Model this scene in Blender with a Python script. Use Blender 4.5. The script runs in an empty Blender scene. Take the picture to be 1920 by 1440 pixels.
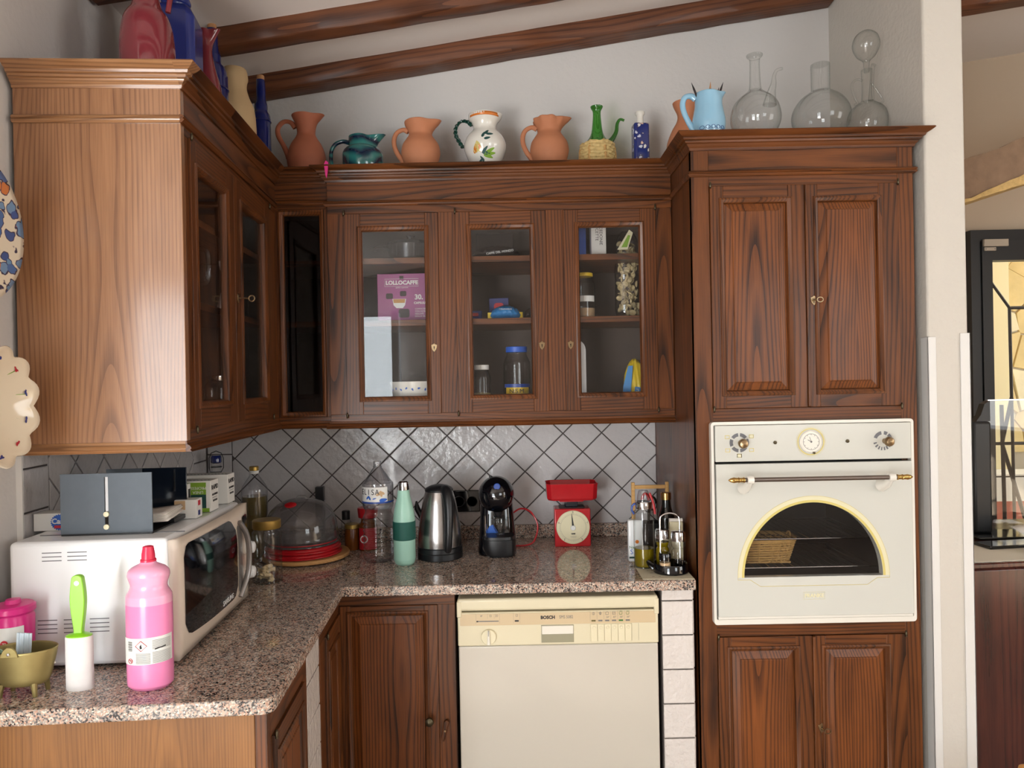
import bpy, bmesh, math, random
from mathutils import Vector, Matrix
random.seed(7)
S = bpy.context.scene
COL = S.collection
PI = math.pi

# ------------------------------------------------------------------ camera
cam_d = bpy.data.cameras.new('camera'); cam = bpy.data.objects.new('camera', cam_d); COL.objects.link(cam)
cam_d.sensor_width = 36.0; cam_d.lens = 1350.0/1920.0*36.0; cam_d.clip_start = 0.05
_roll, _pitch = 0.0195, 0.0026
_F = Vector((0, math.cos(_pitch), -math.sin(_pitch)))
_R = Vector((math.cos(_roll), 0, -math.sin(_roll)))
_U = _R.cross(_F).normalized(); _R = _F.cross(_U).normalized()
M = Matrix((( _R.x, _U.x, -_F.x), (_R.y, _U.y, -_F.y), (_R.z, _U.z, -_F.z))).to_4x4()
M.translation = Vector((0, -2.755, 1.48))
cam.matrix_world = M
S.camera = cam

# ------------------------------------------------------------------ world, lights, exposure
S.view_settings.view_transform = 'Standard'; S.view_settings.look = 'None'
S.view_settings.exposure = 0.02; S.view_settings.gamma = 1.0; S.view_settings.use_curve_mapping = False
W = bpy.data.worlds.new('sky'); S.world = W; W.use_nodes = True
bg = W.node_tree.nodes['Background']; bg.inputs[0].default_value = (0.93, 0.96, 1.0, 1); bg.inputs[1].default_value = 2.4

def area(name, loc, rot, sx, sy, power, color=(1, 1, 1)):
    l = bpy.data.lights.new(name, 'AREA'); l.shape = 'RECTANGLE'; l.size = sx; l.size_y = sy
    l.energy = power; l.color = color
    o = bpy.data.objects.new(name, l); COL.objects.link(o); o.location = loc; o.rotation_euler = rot
    return o
# daylight through the glass door and the windows of the wall behind the photographer, plus an added ceiling fill
area('daylight_door', (-1.75, -5.02, 1.10), (PI/2, 0, 0), 1.20, 2.1, 84, (0.90, 0.96, 1.0))
area('added_ceiling_fill', (-1.75, -4.98, 0.55), (PI/2+0.75, 0, 0), 1.20, 0.8, 70, (1.0, 0.97, 0.93))  # added lamp aimed upward to brighten the ceiling, imitates bounce from the ground outside
area('daylight_window', (2.55, -5.02, 1.75), (PI/2, 0, 0), 1.30, 1.25, 34, (0.92, 0.97, 1.0))
area('daylight_side_window', (3.93, -2.6, 1.7), (PI/2, 0, PI/2), 1.5, 1.3, 20, (1.0, 0.95, 0.88))
sun_d = bpy.data.lights.new('sun', 'SUN'); sun_d.energy = 40.0; sun_d.angle = 0.01; sun_d.color = (1, 0.97, 0.92)
sun = bpy.data.objects.new('sun', sun_d); COL.objects.link(sun); sun.rotation_euler = Vector((1.9, 3.1, -2.0)).to_track_quat('-Z', 'Y').to_euler()

# ------------------------------------------------------------------ frames of reference
TH = 0.060
KX, KY = -1.17, 0.0
def L(u, w, z=0.0):
    """point in the left run: u along the left wall towards the room, w out from that wall"""
    return Vector((KX + u*math.sin(TH) + w*math.cos(TH), KY - u*math.cos(TH) + w*math.sin(TH), z))
RZL = PI/2 + TH     # rotation that turns a front-facing unit so that it faces out of the left wall

# ------------------------------------------------------------------ materials
def lin(c):
    return tuple(((v/255.0)/12.92 if v/255.0 <= 0.04045 else ((v/255.0+0.055)/1.055)**2.4) for v in c)
MATS = {}
def new_mat(name):
    m = bpy.data.materials.new(name); m.use_nodes = True
    nt = m.node_tree; b = nt.nodes['Principled BSDF']
    MATS[name] = m
    return m, nt, b
def N(nt, t, **kw):
    n = nt.nodes.new(t)
    for k, v in kw.items(): setattr(n, k, v)
    return n
def bump(nt, b, h, strength=0.3, dist=0.002):
    n = N(nt, 'ShaderNodeBump'); n.inputs['Strength'].default_value = strength; n.inputs['Distance'].default_value = dist
    nt.links.new(h, n.inputs['Height']); nt.links.new(n.outputs[0], b.inputs['Normal'])
def mat(name, col, rough=0.5, metal=0.0, coat=0.0, noise=0.0, nscale=30, bmp=0.0, bscale=60, spec=0.5, trans=0.0, sub=0.0, bdist=0.002):
    m, nt, b = new_mat(name)
    c = (*lin(col), 1)
    b.inputs['Base Color'].default_value = c
    b.inputs['Roughness'].default_value = rough; b.inputs['Metallic'].default_value = metal
    b.inputs['Coat Weight'].default_value = coat; b.inputs['Coat Roughness'].default_value = 0.08
    b.inputs['Specular IOR Level'].default_value = spec
    b.inputs['Transmission Weight'].default_value = trans
    if sub: b.inputs['Subsurface Weight'].default_value = sub; b.inputs['Subsurface Radius'].default_value = (0.02, 0.01, 0.01)
    tc = N(nt, 'ShaderNodeTexCoord')
    if noise:
        n = N(nt, 'ShaderNodeTexNoise'); n.inputs['Scale'].default_value = nscale; n.inputs['Detail'].default_value = 5
        nt.links.new(tc.outputs['Object'], n.inputs['Vector'])
        r = N(nt, 'ShaderNodeMixRGB'); r.blend_type = 'MIX'
        r.inputs[1].default_value = tuple(v*(1-noise) for v in c[:3]) + (1,)
        r.inputs[2].default_value = tuple(min(1, v*(1+noise)) for v in c[:3]) + (1,)
        nt.links.new(n.outputs[0], r.inputs[0]); nt.links.new(r.outputs[0], b.inputs['Base Color'])
    if bmp:
        n = N(nt, 'ShaderNodeTexNoise'); n.inputs['Scale'].default_value = bscale; n.inputs['Detail'].default_value = 4
        nt.links.new(tc.outputs['Object'], n.inputs['Vector']); bump(nt, b, n.outputs[0], bmp, bdist)
    return m

def wood(name, light, dark, axis='Z', rough=0.42, coat=0.10, spacing=0.0075, pore=0.6, contrast=0.62, tint=None):
    """stained ash / chestnut: growth rings cut by the board, plus fine pores, grain along the given axis"""
    m, nt, b = new_mat(name)
    lk = nt.links.new
    tc = N(nt, 'ShaderNodeTexCoord'); oi = N(nt, 'ShaderNodeObjectInfo')
    mp = N(nt, 'ShaderNodeMapping')
    if axis == 'X': mp.inputs['Rotation'].default_value = (0, PI/2, 0)
    if axis == 'Y': mp.inputs['Rotation'].default_value = (PI/2, 0, 0)
    lk(tc.outputs['Object'], mp.inputs['Vector'])
    # offset per object
    mul = N(nt, 'ShaderNodeVectorMath', operation='MULTIPLY'); mul.inputs[1].default_value = (0.0, 0.0, 9.0)
    cmb = N(nt, 'ShaderNodeCombineXYZ')
    for i in range(3): lk(oi.outputs['Random'], cmb.inputs[i])
    lk(cmb.outputs[0], mul.inputs[0])
    add = N(nt, 'ShaderNodeVectorMath', operation='ADD'); lk(mp.outputs[0], add.inputs[0]); lk(mul.outputs[0], add.inputs[1])
    P = add.outputs[0]
    # low frequency drift of the rings
    s1 = N(nt, 'ShaderNodeVectorMath', operation='MULTIPLY'); s1.inputs[1].default_value = (2.2, 2.2, 0.75); lk(P, s1.inputs[0])
    n1 = N(nt, 'ShaderNodeTexNoise'); n1.inputs['Scale'].default_value = 1.0; n1.inputs['Detail'].default_value = 1.5; lk(s1.outputs[0], n1.inputs['Vector'])
    sp = N(nt, 'ShaderNodeSeparateXYZ'); lk(P, sp.inputs[0])
    def math_(op, a, c=None, v=None):
        n = N(nt, 'ShaderNodeMath', operation=op)
        if isinstance(a, (int, float)): n.inputs[0].default_value = a
        else: lk(a, n.inputs[0])
        if c is not None:
            if isinstance(c, (int, float)): n.inputs[1].default_value = c
            else: lk(c, n.inputs[1])
        return n.outputs[0]
    x = math_('ADD', sp.outputs[0], sp.outputs[1])
    # slow sideways drift of the tree's centre: makes cathedral arches along the grain
    dz = math_('MULTIPLY', n1.outputs[0], 0.12)
    x0 = math_('MULTIPLY', oi.outputs['Random'], 0.31)
    xx = math_('ADD', x, x0)
    pp = math_('PINGPONG', xx, 0.11)
    x2 = math_('MULTIPLY', pp, pp)
    dd = math_('ADD', dz, 0.02)
    d2 = math_('MULTIPLY', dd, dd)
    r = math_('SQRT', math_('ADD', x2, d2))
    fr = math_('FRACT', math_('DIVIDE', r, spacing))
    cr = N(nt, 'ShaderNodeValToRGB'); e = cr.color_ramp.elements
    e[0].position = 0.0; e[0].color = (0, 0, 0, 1); e[1].position = 1.0; e[1].color = (0.75, 0.75, 0.75, 1)
    k = e.new(0.22); k.color = (0.35, 0.35, 0.35, 1); k = e.new(0.5); k.color = (0.9, 0.9, 0.9, 1); k = e.new(0.93); k.color = (0.72, 0.72, 0.72, 1)
    lk(fr, cr.inputs[0])
    # pores
    s2 = N(nt, 'ShaderNodeVectorMath', operation='MULTIPLY'); s2.inputs[1].default_value = (420, 420, 9); lk(P, s2.inputs[0])
    n2 = N(nt, 'ShaderNodeTexNoise'); n2.inputs['Scale'].default_value = 1.0; n2.inputs['Detail'].default_value = 2; lk(s2.outputs[0], n2.inputs['Vector'])
    # broad stain variation
    s3 = N(nt, 'ShaderNodeVectorMath', operation='MULTIPLY'); s3.inputs[1].default_value = (14, 14, 3); lk(P, s3.inputs[0])
    n3 = N(nt, 'ShaderNodeTexNoise'); n3.inputs['Scale'].default_value = 1.0; n3.inputs['Detail'].default_value = 3; lk(s3.outputs[0], n3.inputs['Vector'])
    a = math_('MULTIPLY', cr.outputs[0], contrast)
    bb = math_('MULTIPLY', n2.outputs[0], pore)
    cc = math_('MULTIPLY', n3.outputs[0], 0.9)
    tot = math_('ADD', math_('ADD', a, bb), cc)
    tot = math_('MULTIPLY', tot, 1.0/(contrast*0.85+pore*0.62+0.52))
    mr = N(nt, 'ShaderNodeMapRange'); mr.inputs[1].default_value = 0.45; mr.inputs[2].default_value = 1.12; lk(tot, mr.inputs[0])
    mix = N(nt, 'ShaderNodeMixRGB'); mix.inputs[1].default_value = (*lin(dark), 1); mix.inputs[2].default_value = (*lin(light), 1)
    lk(mr.outputs[0], mix.inputs[0]); lk(mix.outputs[0], b.inputs['Base Color'])
    b.inputs['Roughness'].default_value = rough; b.inputs['Coat Weight'].default_value = coat; b.inputs['Coat Roughness'].default_value = 0.16
    b.inputs['Specular IOR Level'].default_value = 0.3
    bump(nt, b, tot, 0.25, 0.0006)
    return m

WL, WD = (118, 67, 30), (38, 19, 9)
for ax in 'XYZ': wood('stained_ash_'+ax, WL, WD, ax)
wood('stained_ash_panel', (134, 76, 34), (46, 23, 11), 'Z', spacing=0.0065)
wood('stained_ash_side_lit', (168, 120, 82), (112, 74, 48), 'Z', rough=0.38, coat=0.9, spacing=0.0062, contrast=0.55, pore=0.7)  # same stain made lighter: gloss light on the side panel is in the colour
wood('stained_ash_trim_lit', (178, 130, 88), (112, 74, 46), 'Y', rough=0.3, coat=0.8)  # cornice and strips on that side, their gloss light also in the colour
wood('honey_oak', (150, 102, 54), (104, 66, 32), 'Z', rough=0.45, coat=0.1, spacing=0.004, contrast=0.4, pore=0.8)
wood('beam_wood', (122, 74, 46), (62, 34, 21), 'X', rough=0.5, coat=0.1, spacing=0.011, contrast=0.6)
wood('mahogany', (92, 44, 34), (44, 18, 15), 'Z', rough=0.22, coat=0.6, spacing=0.02, contrast=0.4)
wood('beech', (205, 160, 105), (170, 122, 72), 'X', rough=0.5, coat=0.0, spacing=0.006, contrast=0.4)
wood('bamboo', (214, 172, 112), (186, 140, 82), 'X', rough=0.5, coat=0.0, spacing=0.006, contrast=0.3)

def granite():
    m, nt, b = new_mat('granite'); lk = nt.links.new
    tc = N(nt, 'ShaderNodeTexCoord')
    v = N(nt, 'ShaderNodeTexVoronoi'); v.inputs['Scale'].default_value = 330; lk(tc.outputs['Object'], v.inputs['Vector'])
    bw = N(nt, 'ShaderNodeSeparateColor'); lk(v.outputs['Color'], bw.inputs[0])
    n = N(nt, 'ShaderNodeTexNoise'); n.inputs['Scale'].default_value = 60; n.inputs['Detail'].default_value = 3; lk(tc.outputs['Object'], n.inputs['Vector'])
    ad = N(nt, 'ShaderNodeMath', operation='MULTIPLY_ADD'); lk(n.outputs[0], ad.inputs[0]); ad.inputs[1].default_value = 0.9; ad.inputs[2].default_value = -0.45
    a2 = N(nt, 'ShaderNodeMath', operation='ADD'); lk(bw.outputs[0], a2.inputs[0]); lk(ad.outputs[0], a2.inputs[1])
    cr = N(nt, 'ShaderNodeValToRGB'); cr.color_ramp.interpolation = 'CONSTANT'; e = cr.color_ramp.elements
    e[0].position = 0; e[0].color = (*lin((48, 44, 44)), 1); e[1].position = 0.9; e[1].color = (*lin((214, 205, 190)), 1)
    for p, c in ((0.11, (104, 98, 96)), (0.30, (150, 140, 130)), (0.44, (182, 146, 128)), (0.60, (172, 164, 154)), (0.74, (196, 164, 144))):
        k = e.new(p); k.color = (*lin(c), 1)
    lk(a2.outputs[0], cr.inputs[0]); lk(cr.outputs[0], b.inputs['Base Color'])
    b.inputs['Roughness'].default_value = 0.06; b.inputs['Specular IOR Level'].default_value = 0.6
    return m
granite()

mat('wall_paint', (208, 204, 200), 0.85, bmp=0.35, bscale=55, bdist=0.004)
mat('wall_paint_beige', (206, 186, 162), 0.9, bmp=0.3, bscale=40)
mat('pier_paint', (206, 200, 190), 0.85, bmp=0.5, bscale=70, bdist=0.004)
mat('ceiling_paint', (236, 228, 222), 0.9, bmp=0.2, bscale=20)
mat('terracotta_floor', (164, 150, 140), 0.5, noise=0.2, nscale=8)
mat('white_plastic_trim', (222, 220, 216), 0.35)
mat('grout', (82, 75, 72), 0.9)
mat('glazed_tile', (196, 192, 192), 0.16, coat=0.3, bmp=0.6, bscale=42, bdist=0.006)
mat('column_tile', (214, 206, 200), 0.26, bmp=0.8, bscale=60, bdist=0.008)
mat('brass', (150, 128, 98), 0.3, 1.0)
mat('gold', (196, 160, 96), 0.22, 1.0)
mat('chrome', (205, 205, 208), 0.12, 1.0)
mat('aged_bronze', (92, 84, 66), 0.35, 0.9)
mat('black_iron', (40, 40, 42), 0.5, 0.4)
mat('cabinet_inside', (80, 66, 58), 0.6)
mat('dark_gap', (12, 8, 7), 0.9)
mat('terracotta_clay', (188, 122, 86), 0.75, noise=0.12, nscale=14, bmp=0.15, bscale=30)
mat('terracotta_dark', (168, 98, 70), 0.7, noise=0.12, nscale=14)
mat('cream_clay', (206, 176, 132), 0.7, noise=0.08, nscale=10)
mat('red_glaze', (132, 52, 60), 0.08, coat=0.6)
mat('blue_glaze', (22, 34, 100), 0.12, coat=0.6)
mat('blue_vase_glaze', (48, 62, 140), 0.25, coat=0.3)
mat('light_blue_glaze', (150, 196, 222), 0.15, coat=0.5)
mat('white_glaze', (232, 228, 218), 0.12, coat=0.5)
mat('orange_glaze', (214, 122, 50), 0.2, coat=0.3)
mat('green_glaze_dark', (22, 62, 52), 0.2, coat=0.4)
mat('cork', (190, 140, 96), 0.8)
mat('straw', (212, 184, 124), 0.7, noise=0.25, nscale=90)
mat('straw_band', (190, 146, 88), 0.7)
mat('white_enamel', (238, 241, 243), 0.18, coat=0.2)
mat('mw_front', (228, 214, 198), 0.3)
mat('silver_plastic', (150, 146, 144), 0.3, 0.6)
mat('black_gloss', (8, 9, 14), 0.06, coat=0.5)
mat('black_plastic', (22, 23, 26), 0.35)
mat('navy_black', (20, 28, 40), 0.12, coat=0.4)
mat('slate_metal', (84, 92, 100), 0.6, 0.1, noise=0.08, nscale=60)
mat('paper_white', (226, 220, 212), 0.8)
mat('box_white', (226, 226, 222), 0.55)
mat('box_green', (128, 168, 50), 0.5)
mat('box_dark_green', (30, 74, 70), 0.5)
mat('box_blue', (40, 96, 190), 0.5)
mat('ink', (34, 32, 34), 0.6)
mat('ink_red', (190, 40, 60), 0.5)
mat('ink_grey', (120, 116, 112), 0.6)
mat('oven_white', (206, 206, 198), 0.12, coat=0.4)
mat('oven_frame', (226, 222, 212), 0.25)
mat('ochre_print', (210, 194, 116), 0.3)
mat('ochre_light', (222, 216, 182), 0.3)
mat('grey_print', (104, 104, 108), 0.4)
mat('steel_bar', (120, 108, 100), 0.3, 0.8)
mat('dw_white', (198, 191, 178), 0.22, coat=0.2)
mat('dw_cream', (216, 206, 176), 0.3)
mat('dw_tan', (204, 182, 146), 0.35)
mat('dw_button', (222, 212, 180), 0.35)
mat('dw_handle', (226, 220, 206), 0.4)
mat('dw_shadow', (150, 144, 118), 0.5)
mat('olive_led', (90, 80, 30), 0.5)
mat('green_led', (50, 110, 40), 0.5)
mat('mint', (160, 206, 188), 0.35, coat=0.1)
mat('dark_green_rubber', (20, 84, 74), 0.6)
mat('brushed_steel', (178, 174, 172), 0.26, 1.0, bmp=0.05, bscale=200)
mat('red_enamel', (184, 30, 38), 0.22, coat=0.3, noise=0.15, nscale=25)
mat('red_plastic', (176, 24, 32), 0.3)
mat('dial_cream', (222, 214, 180), 0.4)
mat('pink_plastic', (244, 172, 204), 0.2, coat=0.3)
mat('pink_liquid', (240, 140, 188), 0.2, coat=0.3)
mat('pink_cap', (226, 50, 84), 0.3)
mat('magenta_plastic', (214, 40, 130), 0.3)
mat('lime_plastic', (138, 208, 36), 0.3, coat=0.2)
mat('roller_paper', (224, 220, 218), 0.7, noise=0.1, nscale=40)
mat('pot_brass', (150, 136, 88), 0.45, 0.7, noise=0.35, nscale=22, bmp=0.2, bscale=30)
mat('pot_inside', (52, 50, 46), 0.6, 0.4)
mat('paper_blue', (200, 214, 224), 0.5)
mat('purple_box', (156, 84, 132), 0.5)
mat('coffee', (190, 140, 80), 0.5)
mat('dark_brown_print', (42, 26, 26), 0.5)
mat('blue_box', (40, 52, 120), 0.5)
mat('sky_blue_bag', (40, 130, 196), 0.3)
mat('yellow_bag', (226, 196, 40), 0.35)
mat('black_pan', (22, 22, 24), 0.25, 0.3)
mat('dark_bag', (26, 18, 20), 0.25)
mat('pasta', (214, 196, 150), 0.55)
mat('lentils', (150, 130, 70), 0.8)
mat('yellow_lid', (226, 190, 40), 0.4)
mat('blue_lid', (36, 96, 200), 0.4)
mat('gold_lid', (176, 146, 78), 0.35, 0.7)
mat('bone_biscuit', (204, 184, 146), 0.8)
mat('red_label', (190, 30, 44), 0.5)
mat('dome_plastic', (150, 142, 140), 0.2)
mat('honey', (110, 60, 20), 0.2)
mat('olive_oil', (120, 104, 10), 0.08)
mat('spice', (200, 168, 130), 0.8)
mat('wine_dark', (14, 16, 14), 0.1, coat=0.4)
mat('cloth_mat', (206, 198, 172), 0.8)
mat('cloth_pattern', (110, 100, 80), 0.8)
mat('basket_wicker', (190, 150, 90), 0.7, noise=0.3, nscale=80)
mat('oven_inside', (22, 22, 26), 0.4)
mat('stone_yellow', (226, 200, 140), 0.9, noise=0.22, nscale=9, bmp=0.5, bscale=18, bdist=0.01)
mat('stone_pale', (232, 218, 180), 0.9, noise=0.15, nscale=9, bmp=0.5, bscale=18, bdist=0.01)
mat('mortar', (206, 196, 176), 0.95)
mat('render_cream', (240, 226, 180), 0.9)
mat('paving_pale', (240, 236, 226), 0.9)
mat('brick_red', (190, 110, 90), 0.9)
mat('dish_cream', (234, 222, 198), 0.14, coat=0.5)
mat('seed_oil', (96, 84, 50), 0.15)
mat('straw_edge', (206, 172, 112), 0.9, noise=0.3, nscale=60, bmp=0.8, bscale=80, bdist=0.008)
mat('daub', (138, 112, 90), 0.95, noise=0.3, nscale=20, bmp=0.6, bscale=30, bdist=0.01)
mat('window_black', (36, 38, 40), 0.4)
mat('alarm_beige', (190, 176, 158), 0.5)
mat('lace', (234, 228, 214), 0.9)
mat('orange_wood', (200, 140, 70), 0.4)
mat('curtain', (206, 214, 220), 0.8)
mat('blue_plastic', (34, 70, 150), 0.35)

def thin_glass(name, tint=(0.93, 0.93, 0.93), edge=(0.6, 0.62, 0.6), f0=0.06, rough=0.0, body=0.0, bodycol=(1, 1, 1)):
    """thin clear sheet: light passes straight on, reflection grows towards grazing angles"""
    m = bpy.data.materials.new(name); m.use_nodes = True; MATS[name] = m
    nt = m.node_tree; nt.nodes.clear(); lk = nt.links.new
    out = N(nt, 'ShaderNodeOutputMaterial'); lw = N(nt, 'ShaderNodeLayerWeight'); lw.inputs[0].default_value = 0.5
    p = N(nt, 'ShaderNodeMath', operation='POWER'); lk(lw.outputs['Facing'], p.inputs[0]); p.inputs[1].default_value = 4.0
    ma = N(nt, 'ShaderNodeMath', operation='MULTIPLY_ADD'); lk(p.outputs[0], ma.inputs[0]); ma.inputs[1].default_value = 0.9-f0; ma.inputs[2].default_value = f0
    t = N(nt, 'ShaderNodeBsdfTransparent'); g = N(nt, 'ShaderNodeBsdfGlossy'); g.inputs['Roughness'].default_value = rough
    cm = N(nt, 'ShaderNodeMixRGB'); cm.inputs[1].default_value = (*tint, 1); cm.inputs[2].default_value = (*edge, 1)
    p2 = N(nt, 'ShaderNodeMath', operation='POWER'); lk(lw.outputs['Facing'], p2.inputs[0]); p2.inputs[1].default_value = 2.2
    lk(p2.outputs[0], cm.inputs[0]); lk(cm.outputs[0], t.inputs[0])
    last = t.outputs[0]
    if body:
        d = N(nt, 'ShaderNodeBsdfDiffuse'); d.inputs[0].default_value = (*bodycol, 1)
        mb = N(nt, 'ShaderNodeMixShader'); mb.inputs[0].default_value = body; lk(last, mb.inputs[1]); lk(d.outputs[0], mb.inputs[2]); last = mb.outputs[0]
    mx = N(nt, 'ShaderNodeMixShader'); lk(ma.outputs[0], mx.inputs[0]); lk(last, mx.inputs[1]); lk(g.outputs[0], mx.inputs[2])
    lk(mx.outputs[0], out.inputs[0])
    return m
thin_glass('pane_glass', (0.97, 0.97, 0.97), (0.9, 0.9, 0.9), 0.03)
thin_glass('dark_pane_glass', (0.6, 0.6, 0.6), (0.5, 0.5, 0.5), 0.035)
thin_glass('oven_glass', (0.92, 0.92, 0.92), (0.8, 0.8, 0.8), 0.035)
thin_glass('clear_glass', (0.985, 0.99, 0.985), (0.62, 0.66, 0.64), 0.045)
thin_glass('green_glass', (0.28, 0.62, 0.22), (0.06, 0.25, 0.06), 0.06)
thin_glass('pet_plastic', (0.96, 0.96, 0.97), (0.62, 0.63, 0.65), 0.08, 0.04)
thin_glass('dome_clear', (0.62, 0.60, 0.60), (0.45, 0.43, 0.43), 0.05, 0.06, 0.12, (0.5, 0.47, 0.47))
thin_glass('window_glass', (0.97, 0.98, 0.98), (0.9, 0.9, 0.9), 0.04)

def teal_glaze():
    m, nt, b = new_mat('teal_glaze'); lk = nt.links.new
    tc = N(nt, 'ShaderNodeTexCoord'); n = N(nt, 'ShaderNodeTexNoise'); n.inputs['Scale'].default_value = 9; n.inputs['Distortion'].default_value = 2.0
    lk(tc.outputs['Object'], n.inputs['Vector'])
    w = N(nt, 'ShaderNodeTexWave', wave_type='RINGS'); w.inputs['Scale'].default_value = 9; w.inputs['Distortion'].default_value = 6; lk(tc.outputs['Object'], w.inputs['Vector'])
    cr = N(nt, 'ShaderNodeValToRGB'); e = cr.color_ramp.elements; e[0].color = (*lin((14, 34, 60)), 1); e[1].color = (*lin((46, 120, 116)), 1)
    lk(w.outputs[0], cr.inputs[0]); lk(cr.outputs[0], b.inputs['Base Color']); b.inputs['Roughness'].default_value = 0.12; b.inputs['Coat Weight'].default_value = 0.6
teal_glaze()
def red_streak():
    m, nt, b = new_mat('red_streak_glaze'); lk = nt.links.new
    tc = N(nt, 'ShaderNodeTexCoord')
    w = N(nt, 'ShaderNodeTexWave', wave_type='RINGS'); w.rings_direction = 'Y'; w.inputs['Scale'].default_value = 7; w.inputs['Distortion'].default_value = 3
    w.inputs['Detail Scale'].default_value = 1.5
    lk(tc.outputs['Object'], w.inputs['Vector'])
    cr = N(nt, 'ShaderNodeValToRGB'); e = cr.color_ramp.elements; e[0].position = 0.35; e[1].position = 0.55
    e[0].color = (*lin((120, 34, 46)), 1); e[1].color = (*lin((160, 100, 100)), 1)
    lk(w.outputs[0], cr.inputs[0]); lk(cr.outputs[0], b.inputs['Base Color']); b.inputs['Roughness'].default_value = 0.1; b.inputs['Coat Weight'].default_value = 0.6
red_streak()
def floral(name, base, cols, scale=16, thr=0.36):
    """painted majolica: petals as blobs of a few colours on a pale glaze"""
    m, nt, b = new_mat(name); lk = nt.links.new
    tc = N(nt, 'ShaderNodeTexCoord')
    ns = N(nt, 'ShaderNodeTexNoise'); ns.inputs['Scale'].default_value = scale*0.8; lk(tc.outputs['Object'], ns.inputs['Vector'])
    mx = N(nt, 'ShaderNodeVectorMath', operation='MULTIPLY_ADD'); lk(ns.outputs[1], mx.inputs[0]); mx.inputs[1].default_value = (0.03, 0.03, 0.03); lk(tc.outputs['Object'], mx.inputs[2])
    v = N(nt, 'ShaderNodeTexVoronoi'); v.inputs['Scale'].default_value = scale; v.inputs['Randomness'].default_value = 0.8; lk(mx.outputs[0], v.inputs['Vector'])
    sc = N(nt, 'ShaderNodeSeparateColor'); lk(v.outputs['Color'], sc.inputs[0])
    cr = N(nt, 'ShaderNodeValToRGB'); cr.color_ramp.interpolation = 'CONSTANT'; e = cr.color_ramp.elements
    e[0].position = 0; e[0].color = (*lin(cols[0]), 1); e[1].position = 1.0*(len(cols)-1)/len(cols); e[1].color = (*lin(cols[-1]), 1)
    for i in range(1, len(cols)-1): k = e.new(i/len(cols)); k.color = (*lin(cols[i]), 1)
    lk(sc.outputs[0], cr.inputs[0])
    st = N(nt, 'ShaderNodeMapRange'); st.inputs[1].default_value = thr; st.inputs[2].default_value = thr+0.04; lk(v.outputs['Distance'], st.inputs[0])
    ln = N(nt, 'ShaderNodeMapRange'); ln.inputs[1].default_value = thr-0.08; ln.inputs[2].default_value = thr-0.05; lk(v.outputs['Distance'], ln.inputs[0])
    dk = N(nt, 'ShaderNodeMixRGB'); dk.inputs[2].default_value = (*lin((60, 56, 84)), 1); lk(cr.outputs[0], dk.inputs[1]); lk(ln.outputs[0], dk.inputs[0])
    mix = N(nt, 'ShaderNodeMixRGB'); mix.inputs[2].default_value = (*lin(base), 1); lk(st.outputs[0], mix.inputs[0]); lk(dk.outputs[0], mix.inputs[1])
    lk(mix.outputs[0], b.inputs['Base Color']); b.inputs['Roughness'].default_value = 0.12; b.inputs['Coat Weight'].default_value = 0.5
floral('majolica_blue', (228, 220, 200), [(74, 112, 170), (112, 150, 190), (60, 90, 150), (206, 124, 70), (104, 150, 190)], 40, 0.54)
floral('majolica_cobalt', (34, 48, 116), [(226, 224, 220), (206, 210, 226), (226, 196, 180)], 52, 0.36)

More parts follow.
